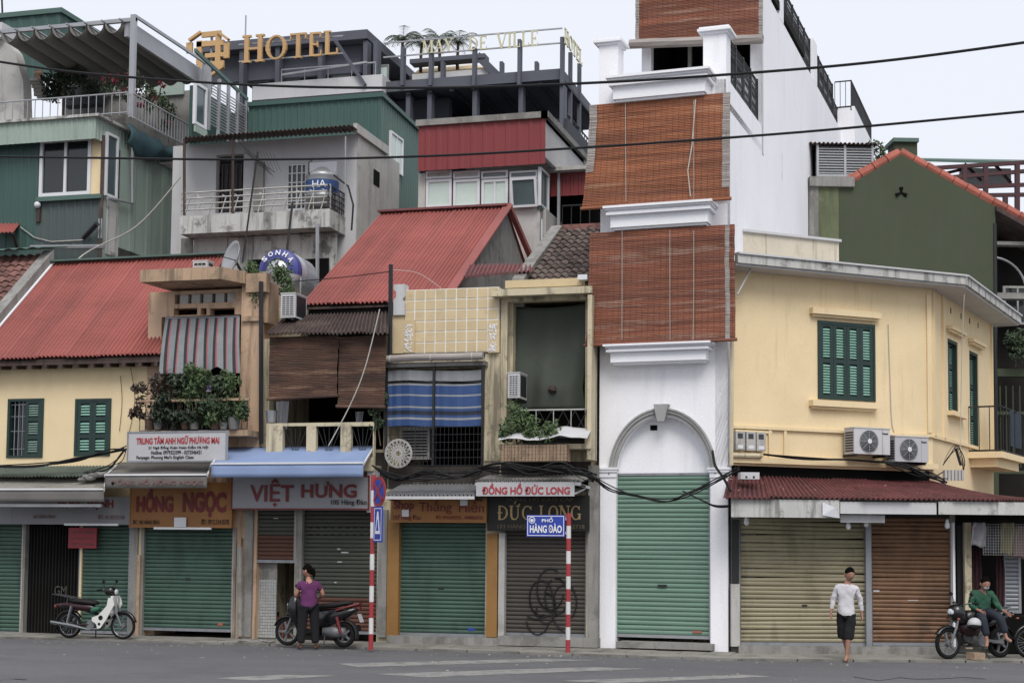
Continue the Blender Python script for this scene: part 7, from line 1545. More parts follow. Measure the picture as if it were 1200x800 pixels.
for _ in range(70):
    a = random.random(); q = F0.lerp(Fm, a*.95).lerp(b0.lerp(b1, a*.95), random.uniform(.15, .95)); s_ = random.uniform(.012, .035); q.z += .03
    d1, d2 = Vector((random.uniform(-1, 1), random.uniform(-1, 1), .1))*s_, Vector((random.uniform(-1, 1), random.uniform(-1, 1), .15))*s_; mb.quad(q-d1, q-d2*.7, q+d1, q+d2)
tag(mb.build('leaf_litter', 'wall_dirty_cream'), 'dry leaves and scraps scattered on the red canopy', 'litter', kind='stuff')
# ---------------------------------------------------------------- motorbikes (local x forward, y left, z up)
mat('tyre_black', '#1c1c1d', .85, .1, 8, spec=.2); mat('paint_black', '#141417', .25, .05, 2, fine=0, spec=.6); mat('paint_white', '#d6d6d2', .35, .05, 2, blot=.15); mat('paint_maroon', '#30141a', .3, .1, 3, fine=0)
mat('chrome', '#8b8d90', .25, .05, 3, metal=.9, fine=0); mat('engine_grey', '#77797c', .5, .15, 8, metal=.4); mat('seat_black', '#1b1a1b', .7, .1, 5); mat('lens_red', '#6f161a', .3, .05, 3, fine=0); mat('lens_clear', '#c8ccd0', .15, .05, 3, fine=0); mat('plate_white', '#b9bbbd', .5, .05, 3); mat('bag_green', '#20664f', .6, .1, 4)
def ring(mb, c, R, r, n=28, m=8):
    c = Vector(c); mb.tube([c+Vector((R*math.cos(2*PI*i/n), 0, R*math.sin(2*PI*i/n))) for i in range(n+1)], r, m, caps=False)
def wheel(fr, x, R, t, alloy=False, tw=.035, nm='wheel', y=0):
    mb = MB(fr); ring(mb, (x, y, R), R-tw, tw); w_ = mb.build(nm, 'tyre_black', t, smooth=True)
    mb = MB(fr); ring(mb, (x, y, R), R-tw*1.9, .014, 28, 6); mb.build('rim', 'chrome' if not alloy else 'engine_grey', w_, smooth=True)
    s_ = MB(fr)
    if alloy:
        for i in range(5): a = i*2*PI/5; s_.beam((x, y, R), (x+(R-tw*1.9)*math.cos(a), y, R+(R-tw*1.9)*math.sin(a)), .03, .04)
    else:
        for i in range(24): a = i*2*PI/24; s_.tube([(x+.03*math.cos(a+.5), y+(.03 if i % 2 else -.03), R+.03*math.sin(a+.5)), (x+(R-tw*1.9)*math.cos(a), y, R+(R-tw*1.9)*math.sin(a))], .0028, 3)
    s_.build('spokes', 'chrome' if not alloy else 'engine_grey', w_, kind='stuff')
    MB(fr).lathe([(0, -.06), (.05, -.055), (.06, -.02), (.06, .02), (.05, .055), (0, .06)], (x, y, R), (0, 1, 0), 14).build('hub', 'engine_grey', w_)
    return w_
def fender(fr, x, z, R, w_, a0, a1, nm, m, t):
    mb = MB(fr)
    def fn(u, v): a = a0+(a1-a0)*u; b = (v-.5)*2; r = R-.03*b*b; return (x+r*math.cos(a), w_*b, z+r*math.sin(a))
    return mb.grid(fn, 14, 4).build(nm, m, t, smooth=True, thick=.006)
def loft(fr, secs, nm, m, t, n=10):     # secs: (x, z centre, half width, half height)
    mb = MB(fr); k = len(mb.v)
    for x, z, w_, h in secs:
        for j in range(n): a = 2*PI*j/n; c, s = math.cos(a), math.sin(a); mb.v.append(Vector((x, w_*math.copysign(abs(c)**.7, c), z+h*math.copysign(abs(s)**.7, s))))
    for i in range(len(secs)-1):
        for j in range(n): mb.f.append((i*n+j, i*n+(j+1) % n, (i+1)*n+(j+1) % n, (i+1)*n+j))
    mb.f += [tuple(range(n-1, -1, -1)), tuple(range((len(secs)-1)*n, len(secs)*n))]; return mb.build(nm, m, t, smooth=True)
def bike(style, px, py, rz, label, z=-.012):
    p = atZ(px, py, z); fr = Fr((p.x, p.y, z), rz); t = thing('motorbike', label, 'motorbike', p)
    R = .28 if style != 'naked' else .29; xf, xr = .62, -.61
    al = style != 'cub'; wheel(fr, xf, R, t, al, .04 if al else .03); wheel(fr, xr, R if style != 'scooter' else .25, t, al, .05 if al else .033)
    for s in (-.09, .09): MB(fr).tube([(xf, s, R), (xf-.12, s, R+.28), (xf-.22, s*.8, .82)], [.022, .025, .018], 7).build('fork_leg', 'chrome' if style == 'cub' else 'engine_grey', t)
    MB(fr).tube([(xf-.21, 0, .6), (xf-.3, 0, .98)], .03, 7).build('steering_column', 'paint_black', t)
    hb_ = MB(fr).tube([(xf-.42, .33, 1.02), (xf-.34, .2, 1.03), (xf-.3, 0, .97), (xf-.34, -.2, 1.03), (xf-.42, -.33, 1.02)], .013, 6).build('handlebar', 'chrome', t)
    for s in (-1, 1):
        MB(fr).tube([(xf-.37, .24*s, 1.03), (xf-.43, .35*s, 1.02)], .02, 7).build('grip', 'tyre_black', hb_)
        m_ = MB(fr).tube([(xf-.34, .2*s, 1.03), (xf-.32, .26*s, 1.16)], .006, 4).build('mirror_stem', 'metal_dark', hb_); MB(fr).sph((xf-.32, .28*s, 1.19), (.02, .06, .035), 10, 6).build('mirror', 'paint_black', m_)
    if style == 'cub':
        fender(fr, xf, R, R+.035, .05, rad(15), rad(150), 'front_fender', 'paint_black', t); fender(fr, xr, R, R+.04, .06, rad(30), rad(200), 'rear_fender', 'paint_black', t)
        for s in (-.17, .17):
            q = [(.36, .86), (.46, .86), (.5, .72), (.43, .6), (.33, .42), (.2, .24), (.13, .22), (.1, .32), (0, .38), (0, .45), (.14, .5), (.26, .62), (.33, .7)]
            mb = MB(fr).prism(q, s-.012, s+.012); l_ = mb.build('leg_shield', 'paint_white', t)
            for (hx, hz, hr) in ((.2, .45, .05), (.17, .32, .03)): MB(fr).lathe([(0, -.018), (hr, -.018), (hr, .018), (0, .018)], (hx, s, hz), (0, 1, 0), 12).build('shield_hole', 'tyre_black', l_)
        MB(fr).hexa([(.4, -.15, .55), (.44, -.15, .55), (.44, .15, .55), (.4, .15, .55), (.4, -.15, .9), (.46, -.15, .9), (.46, .15, .9), (.4, .15, .9)]).build('leg_shield', 'paint_white', t)
        loft(fr, [(.44, .98, .05, .05), (.38, 1.0, .13, .09), (.28, .99, .14, .09), (.2, 1.0, .06, .04)], 'headlight_cowl', 'paint_black', t); MB(fr).sph((.45, 0, .98), (.03, .07, .06), 10, 6).build('headlight', 'lens_clear', t)
        MB(fr).box(.49, .51, -.05, .03, .74, .86).build('front_plate', 'plate_white', t)
        loft(fr, [(.04, .74, .05, .03), (-.05, .75, .12, .05), (-.25, .77, .14, .05), (-.5, .79, .12, .05), (-.62, .8, .05, .03)], 'seat', 'seat_black', t)
        loft(fr, [(.05, .62, .04, .03), (-.1, .64, .11, .08), (-.4, .66, .12, .08), (-.7, .7, .1, .05), (-.9, .68, .05, .04)], 'side_cover', 'paint_maroon', t)
        MB(fr).tube([(.3, 0, .62), (.1, 0, .5), (-.1, 0, .55), (-.5, 0, .65)], .035, 6).build('frame_tube', 'paint_black', t)
        MB(fr).tube([(.15, 0, .32), (-.15, 0, .3)], [.11, .1], 10).build('engine', 'engine_grey', t); MB(fr).lathe([(0, -.13), (.09, -.13), (.1, -.1), (.1, .1), (.09, .13), (0, .13)], (-.06, 0, .3), (0, 1, 0), 14).build('crankcase', 'engine_grey', t)
        MB(fr).tube([(.15, -.12, .22), (-.1, -.14, .2), (-.45, -.15, .27), (-.95, -.16, .34)], [.02, .022, .045, .04], 8).build('exhaust', 'chrome', t)
        for s in (-.12, .12): MB(fr).tube([(-.6, s, .3), (-.5, s, .68)], [.03, .035], 8).build('rear_shock', 'chrome', t); MB(fr).tube([(-.61, s, R), (-.1, s, .3)], .02, 5).build('swing_arm', 'paint_maroon', t)
        rk = MB(fr); 
        for s in (-.13, 0, .13): rk.tube([(-.45, s, .84), (-.95, s, .92)], .009, 5)
        for x in (-.5, -.65, -.8, -.93): rk.tube([(x, -.15, .84-(x+.45)*.16), (x, .15, .84-(x+.45)*.16)], .009, 5)
        rk.tube([(-.6, .13, .85), (-.62, .12, .7)], .009, 5).tube([(-.6, -.13, .85), (-.62, -.12, .7)], .009, 5); rk.build('rear_rack', 'chrome', t)
        MB(fr).sph((-.93, 0, .66), (.04, .06, .05), 8, 6).build('tail_light', 'lens_red', t)
        loft(fr, [(.1, .63, .03, .02), (.05, .62, .1, .06), (-.08, .6, .1, .07), (-.16, .62, .05, .03)], 'hanging_bag', 'bag_green', t)
        for s in (-1, 1): MB(fr).tube([(.0, .08*s, .2), (.02, .25*s, .2)], .015, 5).build('footpeg', 'tyre_black', t)
        MB(fr).tube([(-.05, .1, .2), (-.12, .22, .0)], .012, 5).build('side_stand', 'metal_dark', t)
    elif style == 'scooter':
        fender(fr, xf, R, R+.04, .07, rad(20), rad(150), 'front_fender', 'paint_black', t)
        loft(fr, [(.62, .72, .05, .1), (.54, .76, .17, .2), (.44, .74, .22, .3), (.36, .7, .2, .34), (.3, .64, .12, .3)], 'front_apron', 'paint_black', t)
        loft(fr, [(.42, .94, .08, .04), (.36, 1.0, .17, .07), (.24, 1.01, .12, .05)], 'handlebar_cowl', 'paint_black', t)
        loft(fr, [(.36, .3, .13, .06), (.1, .27, .18, .05), (-.1, .3, .16, .07)], 'floorboard', 'seat_black', t)
        loft(fr, [(0, .5, .08, .2), (-.1, .54, .17, .2), (-.4, .6, .19, .16), (-.7, .68, .14, .1), (-.95, .77, .05, .03)], 'rear_body', 'paint_black', t)
        loft(fr, [(.08, .76, .06, .03), (-.05, .78, .14, .05), (-.4, .82, .15, .06), (-.7, .87, .11, .04), (-.78, .87, .05, .02)], 'seat', 'seat_black', t)
        MB(fr).tube([(-.5, .17, .72), (-.75, .14, .8), (-.95, .06, .86), (-.95, -.06, .86), (-.75, -.14, .8), (-.5, -.17, .72)], .02, 6).build('trim_stripe', 'lens_red', t)
        MB(fr).sph((-.93, 0, .77), (.05, .09, .035), 8, 6).build('tail_light', 'lens_red', t); fender(fr, xr, .25, .31, .08, rad(100), rad(200), 'rear_fender', 'seat_black', t)
        MB(fr).hexa([(-1.0, -.08, .5), (-.99, -.08, .5), (-.99, .08, .5), (-1.0, .08, .5), (-.94, -.08, .66), (-.93, -.08, .66), (-.93, .08, .66), (-.94, .08, .66)]).build('number_plate', 'plate_white', t)
        loft(fr, [(-.2, .3, .14, .1), (-.45, .3, .17, .12), (-.65, .3, .12, .08)], 'engine', 'engine_grey', t)
        for s in (-.16, .16): MB(fr).tube([(-.62, s, .28), (-.52, s, .6)], .03, 8).build('rear_shock', 'lens_red', t)
        MB(fr).tube([(-.2, -.17, .2), (-.5, -.2, .25), (-.85, -.2, .38)], [.03, .07, .065], 10).build('exhaust', 'seat_black', t)
        loft(fr, [(.62, .78, .04, .03), (.6, .8, .09, .05)], 'headlight', 'lens_clear', t); MB(fr).tube([(.48, .2, .8), (.56, .16, .7), (.6, .1, .6)], .012, 5).tube([(.48, -.2, .8), (.56, -.16, .7), (.6, -.1, .6)], .012, 5).build('apron_trim', 'chrome', t)
        MB(fr).tube([(-.25, .12, .2), (-.3, .25, .0)], .014, 5).build('side_stand', 'metal_dark', t)
    else:
        fender(fr, xf, R, R+.04, .06, rad(30), rad(140), 'front_fender', 'paint_black', t)
        loft(fr, [(.58, .84, .04, .05), (.52, .86, .13, .12), (.4, .84, .17, .18), (.28, .76, .15, .16), (.2, .7, .08, .1)], 'front_fairing', 'paint_black', t)
        MB(fr).sph((.54, 0, .86), (.05, .09, .07), 10, 6).build('headlight', 'lens_clear', t)
        loft(fr, [(.3, .72, .08, .06), (.22, .78, .15, .11), (.0, .78, .16, .12), (-.12, .72, .1, .06)], 'fuel_tank', 'paint_black', t)
        loft(fr, [(.34, .56, .04, .08), (.25, .58, .17, .14), (.05, .52, .18, .14), (-.05, .48, .1, .1)], 'side_shroud', 'paint_maroon', t)
        loft(fr, [(-.08, .74, .07, .03), (-.2, .76, .13, .05), (-.5, .8, .13, .05), (-.72, .86, .09, .04), (-.8, .87, .04, .02)], 'seat', 'seat_black', t)
        loft(fr, [(-.15, .62, .08, .06), (-.35, .66, .13, .08), (-.7, .76, .1, .05), (-.9, .82, .04, .03)], 'tail_body', 'paint_black', t)
        MB(fr).tube([(-.45, .15, .8), (-.7, .13, .92), (-.88, .0, .94), (-.7, -.13, .92), (-.45, -.15, .8)], .016, 6).build('grab_rail', 'chrome', t)
        MB(fr).tube([(.12, 0, .42), (-.12, 0, .36)], [.14, .15], 10).build('engine', 'engine_grey', t); MB(fr).lathe([(0, -.15), (.11, -.15), (.13, -.1), (.13, .1), (.11, .15), (0, .15)], (-.08, 0, .34), (0, 1, 0), 14).build('crankcase', 'engine_grey', t)
        MB(fr).tube([(.32, 0, .66), (.25, 0, .3), (-.2, 0, .24), (-.25, 0, .6)], .025, 6).build('frame_tube', 'paint_black', t)
        MB(fr).tube([(.18, -.1, .36), (.1, -.16, .22), (-.3, -.17, .24), (-.85, -.19, .42)], [.02, .022, .05, .055], 10).build('exhaust', 'chrome', t)
        for s in (-.1, .1): MB(fr).beam((xr, s, R), (-.2, s, .34), .03, .05).build('swing_arm', 'engine_grey', t)
        fender(fr, xr, R, R+.05, .06, rad(95), rad(185), 'rear_fender', 'seat_black', t); MB(fr).sph((-.9, 0, .8), (.04, .06, .03), 8, 6).build('tail_light', 'lens_red', t)
        for s in (-1, 1):
            for x in (-.9, .5): MB(fr).sph((x, .16*s, .74), (.025, .035, .02), 8, 5).build('indicator', 'brick_orange', t)
        MB(fr).tube([(-.1, .1, .22), (-.15, .24, .0)], .014, 5).build('side_stand', 'metal_dark', t)
    return t, fr
bike('cub', 112, 748, rad(2), 'small motorbike with white leg shield and chrome rear rack by the green shutter')
bike('scooter', 370, 757, rad(180-4), 'black scooter with red tail trim parked behind the woman in purple')
NB, NF = bike('naked', 1142, 771, rad(180+40), 'black motorbike at the right with the man in green sitting on it')
p = atZ(1206, 771, -.012); fr = Fr((p.x, p.y, -.012), rad(25)); t = thing('motorbike', 'motorbike cut by the right edge, only a spoked wheel and dark flank in view', 'motorbike', p)
wheel(fr, 0, .3, t); fender(fr, 0, .3, .34, .06, rad(20), rad(170), 'fender', 'paint_black', t)
for s in (-.09, .09): MB(fr).tube([(0, s, .3), (.25, s, .85)], .022, 7).build('fork_leg', 'chrome', t)
loft(fr, [(.2, .75, .1, .1), (.5, .75, .16, .16), (.9, .8, .14, .1), (1.4, .85, .06, .05)], 'body', 'paint_black', t); wheel(fr, 1.22, .3, t)
loft(fr, [(.4, .4, .12, .1), (.7, .4, .14, .14), (.95, .4, .1, .1)], 'engine', 'engine_grey', t)
# ---------------------------------------------------------------- people
def skin(P, E_, sub=2):
    me = bpy.data.meshes.new('s'); ks = list(P); me.from_pydata([Vector(P[k][0]) for k in ks], [(ks.index(a), ks.index(b)) for a, b in E_], [])
    o = bpy.data.objects.new('s', me); col.objects.link(o); o.modifiers.new('k', 'SKIN'); 
    sv_ = me.skin_vertices[0].data
    for i, k in enumerate(ks):
        r = P[k][1]; sv_[i].radius = (r, r) if not isinstance(r, tuple) else r; sv_[i].use_root = i == 0
    m = o.modifiers.new('b', 'SUBSURF'); m.levels = sub; m.render_levels = sub
    bpy.context.view_layer.update(); e = o.evaluated_get(bpy.context.evaluated_depsgraph_get()); r = bpy.data.meshes.new_from_object(e)
    out = ([v.co.copy() for v in r.vertices], [tuple(p.vertices) for p in r.polygons]); bpy.data.objects.remove(o); bpy.data.meshes.remove(r); return out
def addm(mb, vf): k = len(mb.v); mb.v += vf[0]; mb.f += [tuple(i+k for i in f) for f in vf[1]]; return mb
mat('skin_tan', '#a9735a', .6, .06, 5, fine=.03); mat('skin_brown', '#a0705a', .6, .06, 5, fine=.03); mat('hair_black', '#0e0c0a', .95, .1, 8, spec=.05); mat('cloth_white', '#c6c3c8', .85, .04, 4, bump=.15, bs=14); mat('cloth_black', '#15161a', .9, .1, 4, bump=.2, bs=12)
mat('cloth_purple', '#5e1f58', .85, .06, 4, bump=.15, bs=14); mat('cloth_jacket', '#17523a', .7, .06, 4, bump=.2, bs=12); mat('cloth_navy', '#232a36', .85, .1, 4, bump=.2, bs=12); mat('sandal', '#5c3a2a', .8, .1, 6); mat('mask_blue', '#9fb0b8', .8, .05, 5); mat('eye_dark', '#100c0a', .3, .05, 3, fine=0); mat('lip', '#7a3f38', .5, .05, 3)
def hand(P, E_, w, d, out, side):   # w wrist name; d direction of fingers, out palm-width axis
    c = Vector(P[w][0]); d = Vector(d).normalized(); out = Vector(out).normalized(); nrm = d.cross(out)
    P[w+'p'] = (c+d*.045, (.026, .018)); E_.append((w, w+'p'))
    for i, (o_, L) in enumerate(((-.028, .06), (-.010, .072), (.010, .075), (.028, .068))):
        b = c+d*.085+out*o_; P[f'{w}a{i}'] = (b, .0095); P[f'{w}b{i}'] = (b+d*L*.5+nrm*.012*side, .0085); P[f'{w}c{i}'] = (b+d*L*.85+nrm*.035*side, .0065); E_ += [(w+'p', f'{w}a{i}'), (f'{w}a{i}', f'{w}b{i}'), (f'{w}b{i}', f'{w}c{i}')]
    b = c+d*.03+out*.035; P[w+'t'] = (b, .011); P[w+'u'] = (b+d*.035+out*.022+nrm*.012*side, .009); E_ += [(w, w+'t'), (w+'t', w+'u')]
def head(mb, c, yaw, tilt, s=1.0):
    s *= 1.12
    R_ = Matrix.Translation(Vector(c)) @ Matrix.Rotation(yaw, 4, 'Z') @ Matrix.Rotation(tilt, 4, 'X')     # face looks along local -y
    nu, nv = 20, 16
    def sh(t, a):
        x, y, z = math.sin(t)*math.cos(a), math.sin(t)*math.sin(a), math.cos(t)
        jaw = 1-.28*max(0, -z)**1.2; X = .076*x*jaw; Y = .096*y*(1-.12*max(0, -z)) ; Z = .115*z
        if y < 0:
            f = max(0, -y)
            Y -= .020*f*math.exp(-((x/.16)**2))*math.exp(-(((z+.12)/.16)**2))      # nose
            Y += .010*f*math.exp(-(((abs(x)-.36)/.16)**2))*math.exp(-(((z-.08)/.12)**2))  # eye sockets
            Y -= .006*f*math.exp(-((x/.25)**2))*math.exp(-(((z+.5)/.12)**2)); Y -= .008*f*math.exp(-((x/.3)**2))*math.exp(-(((z+.85)/.2)**2))
        return Vector((X*s, Y*s, Z*s))
    k = len(mb.v)
    for i in range(nv+1):
        for j in range(nu): mb.v.append(R_ @ sh(PI*i/nv, 2*PI*j/nu))
    for i in range(nv):
        for j in range(nu): mb.f.append((k+i*nu+j, k+(i+1)*nu+j, k+(i+1)*nu+(j+1) % nu, k+i*nu+(j+1) % nu))
    for sg in (-1, 1):
        e = MB(); e.sph((0, 0, 0), (.012, .022, .032), 8, 6); k = len(mb.v); mb.v += [R_ @ (v*s+Vector((.077*sg*s, .008*s, -.005*s))) for v in e.v]; mb.f += [tuple(i+k for i in f) for f in e.f]
    return R_
def face(fr, R_, t, s=1.0, mask=False):
    for sg in (-1, 1): mb = MB(fr); e = MB().sph((0, 0, 0), (.013, .006, .006), 8, 5); mb.v = [R_ @ (v*s+Vector((.03*sg*s, -.084*s, .008*s))) for v in e.v]; mb.f = e.f; mb.build('eye', 'eye_dark', t); 
    for sg in (-1, 1): mb = MB(fr); e = MB().sph((0, 0, 0), (.02, .006, .004), 8, 5); mb.v = [R_ @ (v*s+Vector((.03*sg*s, -.088*s, .03*s))) for v in e.v]; mb.f = e.f; mb.build('eyebrow', 'hair_black', t)
    mb = MB(fr); e = MB().sph((0, 0, 0), (.024, .008, .006), 8, 5) if not mask else MB().sph((0, 0, 0), (.055, .04, .04), 10, 8)
    mb.v = [R_ @ (v*s+Vector((0, (-.088 if not mask else -.066)*s, -.05*s))) for v in e.v]; mb.f = e.f; mb.build('mouth' if not mask else 'face_mask', 'lip' if not mask else 'mask_blue', t, smooth=True)
def hair(fr, R_, t, s=1.0, low=.2, pony=False, back=.0):
    mb = MB(fr); nu, nv = 22, 12
    for i in range(nv+1):
        for j in range(nu):
            a = 2*PI*j/nu; lim = PI*(.50+.22*max(0, math.sin(a))-.20*max(0, -math.sin(a))+back); tt = lim*i/nv; k = 1.17+.09*noise.noise((a*1.5, tt*3, 2+s))
            x, y, z = math.sin(tt)*math.cos(a), math.sin(tt)*math.sin(a), math.cos(tt); mb.v.append(R_ @ (Vector((.076*x*k, .096*y*k, .115*z*k))*s))
    for i in range(nv):
        for j in range(nu): mb.f.append((i*nu+j, (i+1)*nu+j, (i+1)*nu+(j+1) % nu, i*nu+(j+1) % nu))
    h = mb.build('hair', 'hair_black', t, smooth=True, thick=.006)
    if pony:
        pts = [R_ @ Vector(q) for q in ((0, .09, .03), (0, .13, .0), (.01, .14, -.08), (.02, .12, -.17))]; MB(fr).tube(pts, [.03, .038, .034, .012], 9).build('ponytail', 'hair_black', t, smooth=True)
HEM = {'shirt': .84, 't_shirt': .80, 'jacket': .80, 'shorts': .37}
def hem(mb, fr, nm, m, t, z):      # cut a garment off level at its hem
    o = mb.build(nm, m, t, smooth=True); bm = bmesh.new(); bm.from_mesh(o.data)
    for f in range(1): bmesh.ops.subdivide_edges(bm, edges=bm.edges[:], cuts=1, use_grid_fill=True)
    bm.normal_update()
    for v in bm.verts:      # creases
        c = v.co; v.co = c+v.normal*(.014*noise.noise((c.x*6+c.z*9, c.y*6, c.z*5-c.x*7))+.008*noise.noise(c*22))
    bmesh.ops.bisect_plane(bm, geom=bm.verts[:]+bm.edges[:]+bm.faces[:], plane_co=(0, 0, fr.o.z+z-o.location.z), plane_no=(0, 0, -1), clear_outer=True)
    bm.to_mesh(o.data); bm.free(); o.data.shade_smooth(); return o
def person(label, px, py, z, rz, J, E_, hands, hc, skinm, wear, hs=1.0, mask=False, pony=False, base=None):
    p = base or atZ(px, py, z); fr = Fr((p.x, p.y, z if base is None else base.z), rz); t = thing('person', label, 'person', (p.x, p.y, fr.o.z))
    P = dict(J); E2 = list(E_)
    for h in hands: hand(P, E2, *h)
    mb = MB(fr); addm(mb, skin(P, E2, 1)); R_ = head(mb, *hc, hs); mb.build('body', skinm, t, smooth=True)
    face(fr, R_, t, hs, mask); hair(fr, R_, t, hs, pony=pony)
    for nm, m, Q, E3 in wear: addm(MB(fr), ([], [])); mb = MB(fr); addm(mb, skin(Q, E3, 2)); mb.build(nm, m, t, smooth=True) if nm not in HEM else hem(mb, fr, nm, m, t, HEM[nm])
    return t
fa = lambda px: math.atan2(0, 1)
# man walking towards the camera
J = {'pel': ((0, 0, .93), (.13, .10)), 'sp': ((0, 0, 1.12), (.12, .09)), 'ch': ((.01, -.01, 1.30), (.14, .10)), 'nk': ((.03, -.02, 1.44), .05), 'hd': ((.05, -.04, 1.52), .05),
 'sl': ((-.16, 0, 1.37), .055), 'el': ((-.225, .03, 1.12), .04), 'wl': ((-.27, -.03, .89), .026), 'sr': ((.18, 0, 1.37), .055), 'er': ((.25, .03, 1.11), .04), 'wr': ((.28, .02, .87), .026),
 'hl': ((-.09, 0, .88), .085), 'kl': ((-.05, .06, .48), .055), 'al': ((.03, .22, .12), .035), 'tl': ((.04, .10, .03), .032), 'hr': ((.09, 0, .88), .085), 'kr': ((.04, -.10, .49), .055), 'ar': ((.0, -.10, .09), .035), 'tr': ((-.03, -.23, .03), .032)}
E1 = [('pel', 'sp'), ('sp', 'ch'), ('ch', 'nk'), ('nk', 'hd'), ('ch', 'sl'), ('sl', 'el'), ('el', 'wl'), ('ch', 'sr'), ('sr', 'er'), ('er', 'wr'), ('pel', 'hl'), ('hl', 'kl'), ('kl', 'al'), ('al', 'tl'), ('pel', 'hr'), ('hr', 'kr'), ('kr', 'ar'), ('ar', 'tr')]
shirt = {'pel': ((0, 0, .70), (.185, .15)), 'p2': ((0, 0, .86), (.18, .145)), 'p3': ((0, 0, .98), (.165, .13)), 'sp': ((0, 0, 1.12), (.145, .11)), 'ch': ((.01, -.01, 1.30), (.165, .115)), 'nk': ((.025, -.015, 1.41), (.08, .07)), 'sl': ((-.155, 0, 1.335), .072), 'el': ((-.225, .03, 1.12), .055), 'wl': ((-.262, -.015, .93), .042), 'sr': ((.17, 0, 1.335), .072), 'er': ((.25, .03, 1.11), .055), 'wr': ((.278, .022, .91), .042)}
Es = [('pel', 'p2'), ('p2', 'p3'), ('p3', 'sp'), ('sp', 'ch'), ('ch', 'nk'), ('ch', 'sl'), ('sl', 'el'), ('el', 'wl'), ('ch', 'sr'), ('sr', 'er'), ('er', 'wr')]
shorts = {'pel': ((0, 0, .94), (.145, .11)), 'hl': ((-.085, 0, .83), .11), 'kl': ((-.06, .05, .47), .10), 'k2': ((-.055, .05, .40), .10), 'hr': ((.085, 0, .83), .11), 'kr': ((.04, -.07, .46), .105), 'k3': ((.04, -.08, .39), .105)}
Eh = [('pel', 'hl'), ('hl', 'kl'), ('kl', 'k2'), ('pel', 'hr'), ('hr', 'kr'), ('kr', 'k3')]
def sandals(fr_t, J_, ks): return [('sandal', 'sandal', {'a': (Vector(J_[a][0])+Vector((0, 0, -.075 if J_[a][0][2] > .08 else -.06)), .03), 'b': (Vector(J_[b][0])+Vector((0, 0, -.018)), .034)}, [('a', 'b')]) for a, b in ks]
person('man walking in a white long-sleeved shirt and dark knee-length shorts', 992, 775, -.05, rad(4), J, E1, [('wl', (0, -.1, -1), (.2, 1, 0), 1), ('wr', (.05, -.1, -1), (-.2, 1, 0), -1)], ((.065, -.06, 1.585), rad(22), rad(18)), 'skin_brown',
 [('shirt', 'cloth_white', shirt, Es), ('shorts', 'cloth_black', shorts, Eh), ('sandal', 'sandal', {'a': ((.04, .2, .03), .03), 'b': ((.04, .07, .012), .034)}, [('a', 'b')]), ('sandal', 'sandal', {'a': ((.0, -.07, .02), .03), 'b': ((-.03, -.26, .012), .034)}, [('a', 'b')])])
# woman seen from behind
J = {'pel': ((0, 0, .88), (.15, .12)), 'sp': ((0, 0, 1.05), (.13, .10)), 'ch': ((0, .0, 1.20), (.14, .10)), 'nk': ((-.01, .02, 1.33), .045), 'hd': ((-.015, .03, 1.41), .045),
 'sl': ((-.165, .01, 1.26), .055), 'el': ((-.26, .02, 1.0), .043), 'wl': ((-.17, .24, .98), .025), 'sr': ((.165, .01, 1.26), .055), 'er': ((.28, .0, 1.02), .043), 'wr': ((.19, .24, .95), .025),
 'hl': ((-.1, 0, .83), .1), 'kl': ((-.12, .01, .45), .06), 'al': ((-.14, 0, .1), .036), 'tl': ((-.19, .12, .03), .032), 'hr': ((.1, 0, .83), .1), 'kr': ((.12, .01, .45), .06), 'ar': ((.14, 0, .1), .036), 'tr': ((.19, .12, .03), .032)}
sh = {'pel': ((0, 0, .68), (.20, .165)), 'p2': ((0, 0, .86), (.195, .16)), 'sp': ((0, 0, 1.03), (.155, .12)), 'ch': ((0, 0, 1.2), (.165, .12)), 'nk': ((-.005, .01, 1.30), (.085, .07)), 'sl': ((-.16, .01, 1.225), .08), 'el': ((-.235, .015, 1.13), .075), 'sr': ((.16, .01, 1.225), .08), 'er': ((.245, .01, 1.10), .075)}
Es2 = [('pel', 'p2'), ('p2', 'sp'), ('sp', 'ch'), ('ch', 'nk'), ('ch', 'sl'), ('sl', 'el'), ('ch', 'sr'), ('sr', 'er')]
tr = {'pel': ((0, 0, .9), (.155, .125)), 'hl': ((-.095, 0, .8), .12), 'kl': ((-.12, .01, .45), .095), 'al': ((-.135, 0, .16), .08), 'a2': ((-.14, 0, .09), .08), 'hr': ((.095, 0, .8), .12), 'kr': ((.12, .01, .45), .095), 'ar': ((.135, 0, .16), .08), 'a3': ((.14, 0, .09), .08)}
Et = [('pel', 'hl'), ('hl', 'kl'), ('kl', 'al'), ('al', 'a2'), ('pel', 'hr'), ('hr', 'kr'), ('kr', 'ar'), ('ar', 'a3')]
person('woman seen from behind in a purple t-shirt and black trousers beside the scooter', 361, 759, -.012, rad(24), J, E1, [('wl', (.3, 1, 0), (0, 0, 1), 1), ('wr', (-.3, 1, 0), (0, 0, 1), -1)], ((-.03, .04, 1.485), rad(-125), rad(12)), 'skin_tan',
 [('t_shirt', 'cloth_purple', sh, Es2), ('trousers', 'cloth_black', tr, Et), ('sandal', 'sandal', {'a': ((-.13, -.04, .02), .03), 'b': ((-.2, .15, .012), .034)}, [('a', 'b')]), ('sandal', 'sandal', {'a': ((.13, -.04, .02), .03), 'b': ((.2, .15, .012), .034)}, [('a', 'b')])], pony=True)
